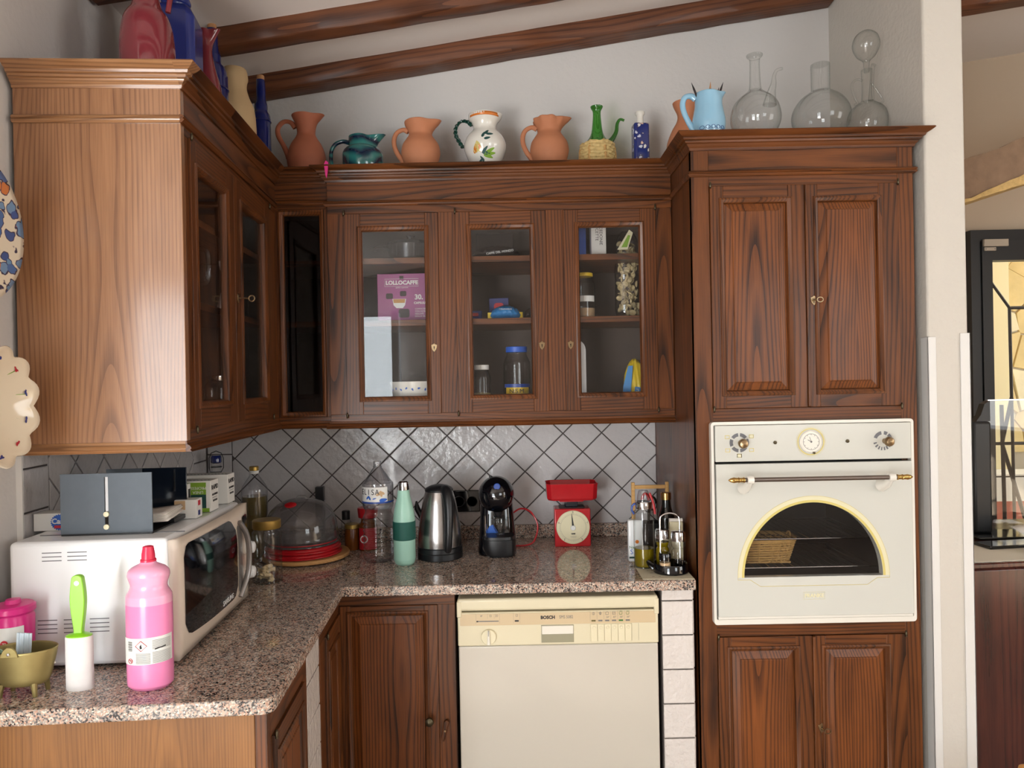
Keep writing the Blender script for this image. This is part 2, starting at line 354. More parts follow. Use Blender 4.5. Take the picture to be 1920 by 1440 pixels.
# ------------------------------------------------------------------ geometry helpers
class G:
    def __init__(s): s.v = []; s.f = []; s.mi = []; s.cur = 0
    def add(s, vs, fs):
        n = len(s.v); s.v += [tuple(v) for v in vs]
        for f in fs: s.f.append(tuple(i+n for i in f)); s.mi.append(s.cur)
        return s
    def box(s, x0, y0, z0, x1, y1, z1):
        x0, x1 = min(x0, x1), max(x0, x1); y0, y1 = min(y0, y1), max(y0, y1); z0, z1 = min(z0, z1), max(z0, z1)
        return s.add([(x0,y0,z0),(x1,y0,z0),(x1,y1,z0),(x0,y1,z0),(x0,y0,z1),(x1,y0,z1),(x1,y1,z1),(x0,y1,z1)],
              [(0,3,2,1),(4,5,6,7),(0,1,5,4),(1,2,6,5),(2,3,7,6),(3,0,4,7)])
    def lathe(s, prof, seg=32, c=(0,0,0), sx=1.0, sy=1.0, capb=True, capt=False, axis='Z', sq=0.0, phase=0.0):
        vs = []; fs = []
        for r, z in prof:
            for i in range(seg):
                a = 2*PI*i/seg + phase
                ca, sa = math.cos(a), math.sin(a)
                if sq:
                    p = 2.0/(2.0+sq*8); ca = math.copysign(abs(ca)**p, ca); sa = math.copysign(abs(sa)**p, sa)
                x, y = r*ca*sx, r*sa*sy
                if axis == 'Z': vs.append((c[0]+x, c[1]+y, c[2]+z))
                elif axis == 'Y': vs.append((c[0]+x, c[1]+z, c[2]+y))
                else: vs.append((c[0]+z, c[1]+x, c[2]+y))
        flip = (axis == 'Y')
        for k in range(len(prof)-1):
            for i in range(seg):
                j = (i+1) % seg; q = (k*seg+i, k*seg+j, (k+1)*seg+j, (k+1)*seg+i)
                fs.append(q[::-1] if flip else q)
        if capb: q = tuple(range(seg)); fs.append(q if flip else q[::-1])
        if capt: q = tuple((len(prof)-1)*seg+i for i in range(seg)); fs.append(q[::-1] if flip else q)
        return s.add(vs, fs)
    def tube(s, pts, r, seg=10, caps=True, flat=1.0):
        pts = [Vector(p) for p in pts]; rs = r if isinstance(r, (list, tuple)) else [r]*len(pts)
        vs = []; fs = []; up = None
        for k, p in enumerate(pts):
            d = (pts[min(k+1, len(pts)-1)] - pts[max(k-1, 0)]).normalized()
            if up is None:
                up = Vector((0, 0, 1)) if abs(d.z) < 0.9 else Vector((0, 1, 0))
            a = d.cross(up)
            if a.length < 1e-4: a = d.orthogonal()
            a.normalize(); b2 = a.cross(d).normalized(); up = b2
            for i in range(seg):
                t = 2*PI*i/seg
                vs.append(p + a*math.cos(t)*rs[k] + b2*math.sin(t)*rs[k]*flat)
        for k in range(len(pts)-1):
            for i in range(seg):
                j = (i+1) % seg; fs.append((k*seg+i, k*seg+j, (k+1)*seg+j, (k+1)*seg+i))
        if caps:
            fs.append(tuple(range(seg))[::-1]); fs.append(tuple((len(pts)-1)*seg+i for i in range(seg)))
        return s.add(vs, fs)
    def prism(s, poly, y0, y1, plane='XZ'):
        """polygon (a,b) extruded; plane XZ extrudes along y, XY along z, YZ along x"""
        n = len(poly)
        def P(a, b, t): return (a, t, b) if plane == 'XZ' else ((a, b, t) if plane == 'XY' else (t, a, b))
        vs = [P(a, b, y0) for a, b in poly] + [P(a, b, y1) for a, b in poly]
        fs = [tuple(range(n)), tuple(range(n, 2*n))[::-1]]
        for i in range(n): j = (i+1) % n; fs.append((i, i+n, j+n, j))
        return s.add(vs, fs)
    def molding(s, path, prof, z=0.0, closed=False, inward=1):
        """profile (out, height) swept along a plan path with mitred corners; outward = right-hand side of travel"""
        n = len(path); P = [Vector((p[0], p[1], 0)) for p in path]; vs = []; fs = []; m = len(prof)
        for i in range(n):
            if closed: d0 = (P[i]-P[i-1]).normalized(); d1 = (P[(i+1) % n]-P[i]).normalized()
            else:
                d0 = (P[i]-P[i-1]).normalized() if i > 0 else None
                d1 = (P[i+1]-P[i]).normalized() if i < n-1 else None
                d0 = d0 or d1; d1 = d1 or d0
            n0 = Vector((d0.y, -d0.x, 0)); n1 = Vector((d1.y, -d1.x, 0)); mt = (n0+n1); k = mt.length_squared
            mt = mt*(2.0/k) if k > 1e-6 else n0
            for o, h in prof: q = P[i]+mt*o*inward; vs.append((q.x, q.y, z+h))
        rng = n if closed else n-1
        for i in range(rng):
            j = (i+1) % n
            for k in range(m-1): fs.append((i*m+k, j*m+k, j*m+k+1, i*m+k+1))
        if not closed:
            fs.append(tuple(range(m))); fs.append(tuple((n-1)*m+k for k in range(m))[::-1])
        return s.add(vs, fs)
    def frame_lip(s, x0, z0, x1, z1, prof, y):
        """profile (in, depth) swept round a rectangle in the xz plane: in = towards the opening, depth = +y backwards"""
        cs = [(x0, z0, 1, 1), (x1, z0, -1, 1), (x1, z1, -1, -1), (x0, z1, 1, -1)]; m = len(prof); vs = []; fs = []
        for cx, cz, ix, iz in cs:
            for a, d in prof: vs.append((cx+ix*a, y+d, cz+iz*a))
        for i in range(4):
            j = (i+1) % 4
            for k in range(m-1): fs.append((i*m+k, j*m+k, j*m+k+1, i*m+k+1))
        return s.add(vs, fs)
    def grid(s, fn, nu, nv, closeu=False):
        vs = [fn(i/(nu if closeu else nu-1), j/(nv-1)) for j in range(nv) for i in range(nu)]; fs = []
        for j in range(nv-1):
            for i in range(nu if closeu else nu-1):
                k = (i+1) % nu; fs.append((j*nu+i, j*nu+k, (j+1)*nu+k, (j+1)*nu+i))
        return s.add(vs, fs)
    def build(s, name, mats, parent=None, bevel=0.0, smooth=True, angle=0.6, loc=None, rz=0.0, solid=0.0, seg=2, label=None, kind=None, fixn=True):
        me = bpy.data.meshes.new(name); me.from_pydata(s.v, [], s.f); me.update()
        if isinstance(mats, str): mats = [mats]
        for m in mats: me.materials.append(MATS[m])
        me.polygons.foreach_set('material_index', s.mi)
        if fixn:
            bm = bmesh.new(); bm.from_mesh(me); bmesh.ops.recalc_face_normals(bm, faces=bm.faces); bm.to_mesh(me); bm.free()
        if smooth:
            me.polygons.foreach_set('use_smooth', [True]*len(me.polygons)); me.set_sharp_from_angle(angle=angle)
        o = bpy.data.objects.new(name, me); COL.objects.link(o)
        if parent is not None: o.parent = parent
        if loc is not None: o.location = loc
        if rz: o.rotation_euler = (0, 0, rz)
        if solid: md = o.modifiers.new('thick', 'SOLIDIFY'); md.thickness = solid; md.offset = -1
        if bevel: md = o.modifiers.new('bevel', 'BEVEL'); md.width = bevel; md.segments = seg; md.limit_method = 'ANGLE'; md.angle_limit = 0.5
        if label: o['label'] = label
        if kind: o['kind'] = kind
        return o

def thing(name, label, cat, loc=(0, 0, 0), rz=0.0, group=None):
    o = bpy.data.objects.new(name, None); COL.objects.link(o); o.empty_display_size = 0.05
    o.location = loc; o.rotation_euler = (0, 0, rz); o['label'] = label; o['category'] = cat
    if group: o['group'] = group
    return o
def tag(o, label, cat, group=None):
    o['label'] = label; o['category'] = cat
    if group: o['group'] = group
    return o
def text(name, body, size, loc, rot, matname, parent=None, extrude=0.0003, align='CENTER', sx=1.0, bold=0.0):
    c = bpy.data.curves.new(name, 'FONT'); c.body = body; c.size = size; c.extrude = extrude; c.align_x = align; c.align_y = 'CENTER'; c.offset = bold
    c.resolution_u = 3
    c.materials.append(MATS[matname]); o = bpy.data.objects.new(name, c); COL.objects.link(o)
    o.location = loc; o.rotation_euler = rot; o.scale = (sx, 1, 1)
    if parent is not None: o.parent = parent
    return o
FR = (PI/2, 0, 0)   # lettering that faces the room (-y)
def arc(cx, cz, r, a0, a1, n, y=0.0):
    return [(cx+r*math.cos(a0+(a1-a0)*i/(n-1)), y, cz+r*math.sin(a0+(a1-a0)*i/(n-1))) for i in range(n)]
def wrap_label(g, r, z0, z1, a0, a1, n=16, cx=0, cy=0):
    """a strip of paper wrapped on a cylinder, angles measured so that -90 deg faces the room"""
    g.grid(lambda u, v: (cx+r*math.cos(a0+(a1-a0)*u), cy+r*math.sin(a0+(a1-a0)*u), z0+(z1-z0)*v), n, 2)
    return g
# ------------------------------------------------------------------ origin handling: geometry is written in room coordinates and stored relative to its thing
ORG = [0.0, 0.0, 0.0]
_b0 = G.build
def _build(s, name, mats, parent=None, **kw):
    if any(ORG): s.v = [(a-ORG[0], b-ORG[1], c-ORG[2]) for a, b, c in s.v]
    return _b0(s, name, mats, parent, **kw)
G.build = _build
_t0 = text
def text(name, body, size, loc, rot, matname, parent=None, **kw):
    return _t0(name, body, size, (loc[0]-ORG[0], loc[1]-ORG[1], loc[2]-ORG[2]), rot, matname, parent, **kw)
def start(name, label, cat, loc, rz=0.0, group=None, local=None):
    """new thing; ORG is set so that geometry given in room coordinates lands right (for turned things: in local coordinates)"""
    t = thing(name, label, cat, loc, rz, group)
    ORG[:] = list(local) if local is not None else list(loc)
    return t
def done(): ORG[:] = [0, 0, 0]
def structure(o): o['kind'] = 'structure'; return o

# ------------------------------------------------------------------ room shell
def ceil_z(x): return 2.767 + 0.146*x
XL, XR, YB = -3.2, 4.0, -5.1
structure(G().box(XL-0.2, YB-0.2, -0.1, XR+0.2, 1.25, 0).build('floor', 'terracotta_floor', smooth=False))
g = G()
vs = [(XL-0.2, YB-0.2), (XR+0.2, YB-0.2), (XR+0.2, 1.95), (XL-0.2, 1.95)]  # runs on past the far wall as an added eave shading the stone outside
g.add([(x, y, ceil_z(x)) for x, y in vs] + [(x, y, ceil_z(x)+0.12) for x, y in vs], [(0,1,2,3),(4,7,6,5),(0,4,5,1),(1,5,6,2),(2,6,7,3),(3,7,4,0)])
ceiling = structure(g.build('ceiling', 'ceiling_paint', smooth=False))
wall_back = structure(G().box(-1.5, 0.0, 0, 1.25, 0.12, 3.1).build('wall_back', 'wall_paint', smooth=False))
# left wall: runs along the left run, a little off square
a, b2, c2, d = L(0.0, -0.012), L(1.65, -0.012), L(1.65, -0.16), L(-0.2, -0.16)
e = L(-0.2, -0.012)
wall_left = structure(G().prism([(e.x, e.y), (b2.x, b2.y), (c2.x, c2.y), (d.x, d.y)], 0, 2.75, 'XY').build('wall_left', 'wall_paint', smooth=False))
structure(G().box(XL-0.1, -1.80, 0, -1.09, -1.66, 2.75).build('wall_left_return', 'wall_paint', smooth=False))
structure(G().box(XL-0.12, YB, 0, XL, -1.66, 2.6).build('wall_far_left', 'wall_paint', smooth=False))
g = G()   # rear wall with a glass door and a window
for x0, x1, z0, z1 in ((XL, -2.4, 0, 3.4), (-2.4, -1.1, 2.2, 3.4), (-1.1, 1.9, 0, 3.4), (1.9, 3.2, 0, 1.1), (1.9, 3.2, 2.4, 3.4), (3.2, XR, 0, 3.5)):
    g.box(x0, YB-0.12, z0, x1, YB, z1)
structure(g.build('wall_rear', 'wall_paint', smooth=False))
g = G()
for y0, y1, z0, z1 in ((YB, -3.35, 0, 3.5), (-3.35, -1.85, 0, 1.0), (-3.35, -1.85, 2.4, 3.5), (-1.85, 1.25, 0, 3.5)):
    g.box(XR, y0, z0, XR+0.12, y1, z1)
structure(g.build('wall_right_far', 'wall_paint_beige', smooth=False))
# pier / partition to the right of the tall cabinet
wall_right = structure(G().prism([(1.240, -0.612), (1.360, -0.612), (1.350, 1.05), (1.230, 1.05)], 0, 3.2, 'XY').build('wall_right', 'pier_paint', bevel=0.006, smooth=True))
g = G().box(1.2365, -0.616, 0.02, 1.2398, -0.580, 1.59).box(1.2365, -0.616, 0.02, 1.262, -0.6125, 1.59)
structure(g.build('trim_1', 'white_plastic_trim', bevel=0.001))
g = G().box(1.3605, -0.616, 0.02, 1.364, -0.577, 1.60).box(1.334, -0.616, 0.02, 1.364, -0.6125, 1.60)
structure(g.build('trim_2', 'white_plastic_trim', bevel=0.001))
# glass door and window of the rear wall (seen only as reflections)
def sash(name, x0, x1, z0, z1, y, nx, m='white_enamel'):
    g = G(); g.box(x0, y-0.03, z0, x0+0.06, y+0.03, z1).box(x1-0.06, y-0.03, z0, x1, y+0.03, z1).box(x0, y-0.03, z1-0.06, x1, y+0.03, z1).box(x0, y-0.03, z0, x1, y+0.03, z0+0.08)
    for i in range(1, nx): xm = x0+(x1-x0)*i/nx; g.box(xm-0.045, y-0.03, z0, xm+0.045, y+0.03, z1)
    o = structure(g.build(name, m))
    G().box(x0+0.05, y-0.004, z0+0.05, x1-0.05, y+0.004, z1-0.05).build('pane', 'window_glass', o)
    return o
sash('door_1', -2.4, -1.1, 0.0, 2.2, YB+0.15, 2)
sash('window_1', 1.9, 3.2, 1.1, 2.4, YB+0.15, 2)

# beams under the sloping ceiling, following the slope
def beam(y0, y1, x0, x1, extra=0.0, h=0.070):
    cx = (x0+x1)/2; zc = 2.7024+0.146*cx
    t = start('ceiling_beam', '', 'beam', (cx, (y0+y1)/2, zc)); t.rotation_euler = (0, -math.atan(0.146), 0)
    ORG[:] = [0, 0, 0]
    hl = (x1-x0)/2/math.cos(math.atan(0.146))
    g = G(); n = 24
    def P(u, v):
        x = -hl+2*hl*u; k = [(-1, 1), (-1, 0), (1, 0), (1, 1)]
        return x
    vs = []; fs = []
    rnd = random.Random(int((y0+5)*100))
    for i in range(n+1):
        x = -hl+2*hl*i/n; j = lambda: rnd.uniform(-0.0015, 0.0015); w = (y1-y0)/2
        vs += [(x, -w+j(), h), (x, -w+j(), 0.006), (x, -w+0.006, j()), (x, w-0.006, j()), (x, w+j(), 0.006), (x, w, h)]
    for i in range(n):
        for k in range(5): fs.append((i*6+k, (i+1)*6+k, (i+1)*6+k+1, i*6+k+1))
        fs.append((i*6+5, (i+1)*6+5, (i+1)*6, i*6))
    fs.append((0,1,2,3,4,5)); fs.append(tuple(n*6+k for k in (5,4,3,2,1,0)))
    g.add(vs, fs); o = g.build('beam_body', 'beam_wood', t, angle=0.8)
    done(); return t
bl = ['dark wooden ceiling beam resting against the back wall above the jugs',
      'wooden ceiling beam second from the back wall, running over the wall cabinets',
      'dark ceiling beam end above the big red vase in the top left corner']
for i, (ya, yb) in enumerate(((-0.095, -0.002), (-0.452, -0.38), (-0.84, -0.762))):
    bt = beam(ya, yb, -1.16 if i < 2 else -1.12, 1.230 if i < 2 else 1.6); bt['label'] = bl[i]
for i in range(3, 6):
    ya = -0.84-0.385*(i-2); bt = beam(ya, ya+0.078, -1.02, 1.2)
    bt['label'] = 'wooden ceiling beam out of the frame above the photographer'; bt['group'] = 'ceiling beams behind the frame'
bt = beam(0.19, 0.29, 1.34, 3.9); bt['label'] = 'dark ceiling beam of the next room, beyond the white pier'

# ------------------------------------------------------------------ tiles
def clip(poly, a, b, c):   # keep a*x+b*y<=c
    out = []
    for i in range(len(poly)):
        p, q = poly[i], poly[(i+1) % len(poly)]; dp = a*p[0]+b*p[1]-c; dq = a*q[0]+b*q[1]-c
        if dp <= 0: out.append(p)
        if (dp < 0 < dq) or (dq < 0 < dp): t = dp/(dp-dq); out.append((p[0]+t*(q[0]-p[0]), p[1]+t*(q[1]-p[1])))
    return out
def inset(poly, d):
    cx = sum(p[0] for p in poly)/len(poly); cy = sum(p[1] for p in poly)/len(poly); res = poly
    n = len(poly)
    for i in range(n):
        p, q = poly[i], poly[(i+1) % n]; ex, ey = q[0]-p[0], q[1]-p[1]; l = math.hypot(ex, ey)
        if l < 1e-6: continue
        nx, ny = ey/l, -ex/l
        if nx*(cx-p[0])+ny*(cy-p[1]) > 0: nx, ny = -nx, -ny
        res = clip(res, nx, ny, nx*p[0]+ny*p[1]-d)
        if len(res) < 3: return []
    return res
def parea(p): return abs(sum(p[i][0]*p[(i+1) % len(p)][1]-p[(i+1) % len(p)][0]*p[i][1] for i in range(len(p))))/2
def tile_obj(poly, place, parent, m, t=0.006, name='tile', gap=0.0021, tilt=0.0006):
    """poly in wall coordinates (a,b); place(a,b,d) -> room point, d = distance out of the wall"""
    p0 = inset(poly, gap)
    if len(p0) < 3 or parea(p0) < 0.00006: return
    p1 = inset(p0, 0.002)
    if len(p1) != len(p0): p1 = [( (x*0.97+sum(q[0] for q in p0)/len(p0)*0.03), (y*0.97+sum(q[1] for q in p0)/len(p0)*0.03)) for x, y in p0]
    n = len(p0); ta, tb = random.uniform(-tilt, tilt), random.uniform(-tilt, tilt)
    cx = sum(p[0] for p in p0)/n; cy = sum(p[1] for p in p0)/n
    def D(x, y, d): return d+ta*(x-cx)/0.05+tb*(y-cy)/0.05
    vs = [place(x, y, 0.0) for x, y in p0]+[place(x, y, D(x, y, t-0.0012)) for x, y in p0]+[place(x, y, D(x, y, t)) for x, y in p1]
    fs = [tuple(2*n+i for i in range(n))]
    for k in (0, 1):
        for i in range(n): j = (i+1) % n; fs.append((k*n+i, k*n+j, (k+1)*n+j, (k+1)*n+i))
    g = G(); g.add(vs, fs); return g.build(name, m, parent, smooth=True, angle=0.5)
def rect(a0, b0, a1, b1): return [(a0, b0), (a1, b0), (a1, b1), (a0, b1)]
ZT0, ZT1 = 0.93, 1.345
back = lambda a, b, d: (a, -0.002-d, b)
structure(G().box(-1.172, -0.0035, 0.90, 0.546, 0, 1.36).build('grout_bed', 'grout', wall_back, smooth=False))
hx, hz = 0.0738, 0.0715
for r in range(-5, 6):
    zc = 1.209+hz*r; off = 0 if r % 2 == 0 else hx
    for k in range(-8, 9):
        # tile centres sit between nodes: node at (-.3257,1.209); centre shifted by hz
        xc = -0.3257+off+2*hx*k
        poly = [(xc, zc), (xc+hx, zc+hz), (xc, zc+2*hz), (xc-hx, zc+hz)]
        poly = clip(poly, -1, 0, 1.074); poly = clip(poly, 1, 0, 0.546); poly = clip(poly, 0, 1, ZT1) if len(poly) > 2 else []
        if len(poly) > 2: poly = clip(poly, 0, -1, -ZT0)
        if len(poly) > 2: tile_obj(poly, back, wall_back, 'glazed_tile')
for k in range(5):
    z0, z1 = 1.225-0.1*(3-k), 1.225-0.1*(2-k); tile_obj(rect(-1.170, max(z0, ZT0), -1.074, min(z1, ZT1)), back, wall_back, 'glazed_tile') if min(z1, ZT1)-max(z0, ZT0) > 0.01 else None
leftp = lambda a, b, d: tuple(L(a, -0.006+d, b))
g = G()
q = [L(0.0, -0.014), L(1.142, -0.014), L(1.142, -0.0055), L(0.0, -0.0055)]
structure(g.prism([(p.x, p.y) for p in q], 0.90, 1.36, 'XY').build('grout_bed', 'grout', wall_left, smooth=False))
q = [L(1.1425, -0.0125), L(1.147, -0.0125), L(1.147, 0.001), L(1.1425, 0.001)]
structure(G().prism([(p.x, p.y) for p in q], 0.90, 1.345, 'XY').build('tile_edge_strip', 'white_plastic_trim', wall_left, smooth=False))
hu = 0.0715
for r in range(-6, 6):
    zc = 1.2975+hz*r; off = 0 if r % 2 == 0 else hu
    for k in range(-8, 3):
        uc = 0.9212+off+2*hu*k
        poly = [(uc, zc), (uc+hu, zc+hz), (uc, zc+2*hz), (uc-hu, zc+hz)]
        for A in ((-1, 0, -0.137), (1, 0, 1.04), (0, 1, ZT1), (0, -1, -ZT0)):
            if len(poly) > 2: poly = clip(poly, *A)
        if len(poly) > 2: tile_obj(poly, leftp, wall_left, 'glazed_tile')
for k in range(5):
    z0, z1 = 1.205-0.1*(3-k), 1.205-0.1*(2-k); z0, z1 = max(z0, ZT0), min(z1, ZT1)
    if z1-z0 > 0.01:
        tile_obj(rect(1.04, z0, 1.142, z1), leftp, wall_left, 'glazed_tile'); tile_obj(rect(0.012, z0, 0.137, z1), leftp, wall_left, 'glazed_tile')

# ------------------------------------------------------------------ cabinet parts
CORN = [(0.0, -0.045), (0.004, -0.045), (0.006, -0.038), (0.013, -0.031), (0.014, -0.028), (0.019, -0.026), (0.020, -0.020), (0.026, -0.018), (0.028, -0.012), (0.036, -0.008), (0.043, -0.003), (0.046, 0.0), (0.044, 0.003), (0.0, 0.003)]
BEAD = [(0.0, -0.009), (0.005, -0.009), (0.009, -0.005), (0.010, -0.002), (0.007, 0.0), (0.010, 0.003), (0.009, 0.006), (0.005, 0.009), (0.0, 0.009)]
FOOT = [(0.0, 0.024), (0.003, 0.023), (0.004, 0.017), (0.010, 0.013), (0.013, 0.008), (0.010, 0.004), (0.014, 0.0), (0.0, 0.0)]
LIP = [(-0.013, 0.001), (-0.012, -0.003), (-0.007, -0.005), (-0.003, -0.002), (0.0, -0.001), (0.003, 0.005), (0.005, 0.016)]
def hinge_pin(x, z, y, root):
    g = G(); g.lathe([(0.0008, -0.010), (0.003, -0.008), (0.0018, -0.006), (0.003, -0.004), (0.003, 0.004), (0.0018, 0.006), (0.003, 0.008), (0.0008, 0.010)], 10, (x, y-0.003, z), capt=True)
    return g.build('hinge', 'aged_bronze', root)
def escutcheon(x, z, y, root, key=False):
    pts = [(0, 0.015), (0.004, 0.011), (0.010, 0.009), (0.009, 0.0), (0.006, -0.008), (0.003, -0.011), (0, -0.015)]
    poly = [(x+a, z+b) for a, b in pts] + [(x-a, z+b) for a, b in pts[::-1][1:-1]]
    e_ = G().prism(poly, y-0.0025, y+0.001).build('escutcheon', 'brass', root, bevel=0.0006)
    G().box(x-0.0012, y-0.003, z-0.006, x+0.0012, y-0.0024, z+0.001).lathe([(0.0022, -0.003), (0.0022, -0.0024)], 12, (x, y, z+0.002), axis='Y', capt=True).build('keyhole', 'dark_gap', root)
    return e_
def cab_door(root, x0, x1, z0, z1, y, kind='glass', ox0=0, ox1=0, oz0=0, oz1=0, hinges='L', lock=None, glass='pane_glass', rounded=False, mats=('stained_ash_Z', 'stained_ash_X')):
    """framed door; (ox0,ox1,oz0,oz1) is the opening for the pane or panel; front face at y"""
    T = 0.020; g = G()
    g.box(x0, y, z0, ox0, y+T, z1); g.box(ox1, y, z0, x1, y+T, z1); g.cur = 1
    g.box(ox0, y, z0, ox1, y+T, oz0); g.box(ox0, y, oz1, ox1, y+T, z1)
    d = g.build('door', list(mats), root, bevel=0.0012)
    G().frame_lip(ox0, oz0, ox1, oz1, LIP, y).build('bead', mats[0], d, angle=0.9)
    if kind == 'glass':
        G().box(ox0-0.004, y+0.010, oz0-0.004, ox1+0.004, y+0.013, oz1+0.004).build('pane', glass, d, smooth=False)
    else:
        w = 0.030; g = G()
        g.frame_lip(ox0, oz0, ox1, oz1, [(0.0, 0.010), (0.004, 0.0105), (0.0045, 0.0085), (w-0.004, 0.0025), (w-0.003, 0.0005), (w, 0.0)], y)
        g.add([(ox0+w, y, oz0+w), (ox1-w, y, oz0+w), (ox1-w, y, oz1-w), (ox0+w, y, oz1-w)], [(0, 1, 2, 3)])
        g.build('raised_panel', 'stained_ash_panel', d, angle=0.15)
    if hinges:
        hxp = x0+0.001 if hinges == 'L' else x1-0.001
        hinge_pin(hxp, z1+0.002, y, root); hinge_pin(hxp, z0-0.002, y, root)
    if lock: escutcheon(lock[0], lock[1], y, d)
    return d
def face_frame(root, x0, x1, z0, z1, y, openings, T=0.022):
    """face frame: rect with rectangular openings side by side [(xa,xb)], between za and zb"""
    g = G(); za, zb = openings[0][2], openings[0][3]; g.cur = 1
    g.box(x0, y, z0, x1, y+T, za); g.box(x0, y, zb, x1, y+T, z1); g.cur = 0
    xs = x0
    for xa, xb, _, _ in openings:
        g.box(xs, y, za, xa, y+T, zb); xs = xb
    g.box(xs, y, za, x1, y+T, zb)
    return g.build('face_frame', ['stained_ash_Z', 'stained_ash_X'], root, bevel=0.0008)
def carcass(root, x0, x1, z0, z1, y0, sides=(True, True), side_mat='cabinet_inside', top=True):
    """box behind the face frame, open to the front"""
    t = 0.018; g = G()
    if sides[0]: g.box(x0, y0, z0, x0+t, -0.012, z1)
    if sides[1]: g.box(x1-t, y0, z0, x1, -0.012, z1)
    g.box(x0, y0, z0, x1, -0.012, z0+t)
    if top: g.box(x0, y0, z1-t, x1, -0.012, z1)
    g.box(x0, -0.014, z0, x1, -0.008, z1)
    return g.build('carcass', side_mat, root)
ZC = 2.202
# ---- middle wall cabinet, three glazed doors
x0, x1, yf = -0.606, 0.5425, -0.351
t = start('glazed_wall_cabinet', 'dark wooden wall cabinet with three glazed doors above the coffee machine and scale', 'wall cabinet', ((x0+x1)/2, -0.18, 1.338))
carcass(t, x0, x1, 1.360, 2.13, yf+0.022, side_mat='cabinet_inside')
D3 = [(-0.551, -0.2365, -0.496, -0.2805), (-0.1805, 0.1225, -0.132, 0.0725), (0.180, 0.488, 0.2288, 0.4366)]
face_frame(t, x0, x1, 1.358, 2.165, yf, [(a+0.002, b-0.002, 1.383, 2.052) for a, b, _, _ in D3])
for i, (a, b, ga, gb) in enumerate(D3):
    lx = b-0.020 if i < 2 else a+0.018
    cab_door(t, a, b, 1.381, 2.050, yf-0.006, 'glass', ga, gb, 1.436, 1.996, hinges='L' if i < 2 else 'R', lock=(lx, 1.600))
G().molding([(x0, -0.20), (x0, yf), (x1, yf)], CORN, ZC).build('cornice', 'stained_ash_X', t, angle=0.5)
G().molding([(x0, -0.30), (x0, yf), (x1, yf)], BEAD, 2.085).build('bead_strip', 'stained_ash_X', t, angle=0.5)
G().molding([(x0, -0.34), (x0, yf), (x1, yf)], FOOT, 1.336).build('base_strip', 'stained_ash_X', t, angle=0.5)
G().box(x0, yf, 2.166, x1, -0.01, 2.2025).build('top_board', 'stained_ash_X', t, smooth=False)
for z in (1.697, 1.907):
    G().box(x0+0.02, -0.325, z-0.020, x1-0.02, -0.015, z).build('shelf', 'stained_ash_X', t, bevel=0.001)
G().box(-0.21, -0.325, 1.378, -0.198, -0.016, 2.11).box(0.148, -0.325, 1.378, 0.160, -0.016, 2.11).build('partition', 'cabinet_inside', t)
done()
# ---- corner wall cabinet
x0, x1, yf = -0.786, -0.6075, -0.335
t = start('corner_wall_cabinet', 'narrow corner wall cabinet with one tall dark glass pane, between the two larger units', 'wall cabinet', ((x0+x1)/2, -0.17, 1.338))
g = G().box(-1.10, -0.30, 1.36, -0.75, -0.012, 1.378).box(x1-0.014, yf+0.02, 1.36, x1, -0.012, 2.13).box(-1.12, -0.014, 1.36, x1, -0.008, 2.13).box(-1.12, -0.3, 2.11, x1, -0.012, 2.128)
g.build('carcass', 'cabinet_inside', t)
face_frame(t, x0, x1, 1.358, 2.165, yf, [(-0.776, -0.622, 1.375, 2.074)])
cab_door(t, -0.7755, -0.6225, 1.3755, 2.0735, yf-0.003, 'glass', -0.7625, -0.6345, 1.390, 2.057, hinges=None, glass='dark_pane_glass')
G().molding([(x0-0.04, yf), (x1, yf)], CORN, ZC).build('cornice', 'stained_ash_X', t, angle=0.5)
G().molding([(x0-0.04, yf), (x1, yf)], BEAD, 2.095).build('bead_strip', 'stained_ash_X', t, angle=0.5)
G().molding([(x0-0.04, yf), (x1, yf)], FOOT, 1.338).build('base_strip', 'stained_ash_X', t, angle=0.5)
G().box(-1.15, yf, 2.166, x1, -0.01, 2.2025).build('top_board', 'stained_ash_X', t, smooth=False)
G().box(-1.0, -0.30, 1.680, x1-0.015, -0.015, 1.70).box(-1.0, -0.30, 1.887, x1-0.015, -0.015, 1.907).build('shelf', 'stained_ash_X', t)
done()
# ---- left wall cabinet (turned: local x runs away from the viewer, local -y out of the left wall)
U0 = 1.15; LEN = U0-0.358; p = L(U0, 0, 1.338)
def lx(u): return U0-u
t = start('glazed_wall_cabinet', 'wooden wall cabinet on the left wall, its broad lighter side panel facing the room', 'wall cabinet', tuple(p), RZL, local=(0, 0, 1.338))
dp = 0.365
g = G().box(0, -dp+0.02, 1.36, LEN, -0.0, 1.378).box(0, -0.008, 1.36, LEN, -0.002, 2.13).box(LEN-0.016, -dp+0.02, 1.36, LEN, 0, 2.13).box(0, -dp+0.02, 2.11, LEN, 0, 2.128)
g.build('carcass', 'cabinet_inside', t)
G().box(-0.001, -dp, 1.358, 0.018, -0.0, 2.17).build('side_panel', 'stained_ash_side_lit', t, bevel=0.001, label='lighter side panel with vertical grain')
da, db = (lx(1.112), lx(0.809)), (lx(0.806), lx(0.455))
face_frame(t, 0.0185, LEN, 1.358, 2.165, -dp, [(da[0]+0.002, db[1]-0.002, 1.388, 2.058)])
cab_door(t, da[0], da[1], 1.386, 2.060, -dp-0.006, 'glass', lx(1.078), lx(0.867), 1.444, 1.996, hinges='L')
d = cab_door(t, db[0], db[1], 1.386, 2.060, -dp-0.006, 'glass', lx(0.745), lx(0.510), 1.444, 1.996, hinges='R')
escutcheon(db[0]+0.02, 1.728, -dp-0.006, d)
xk = db[0]+0.02
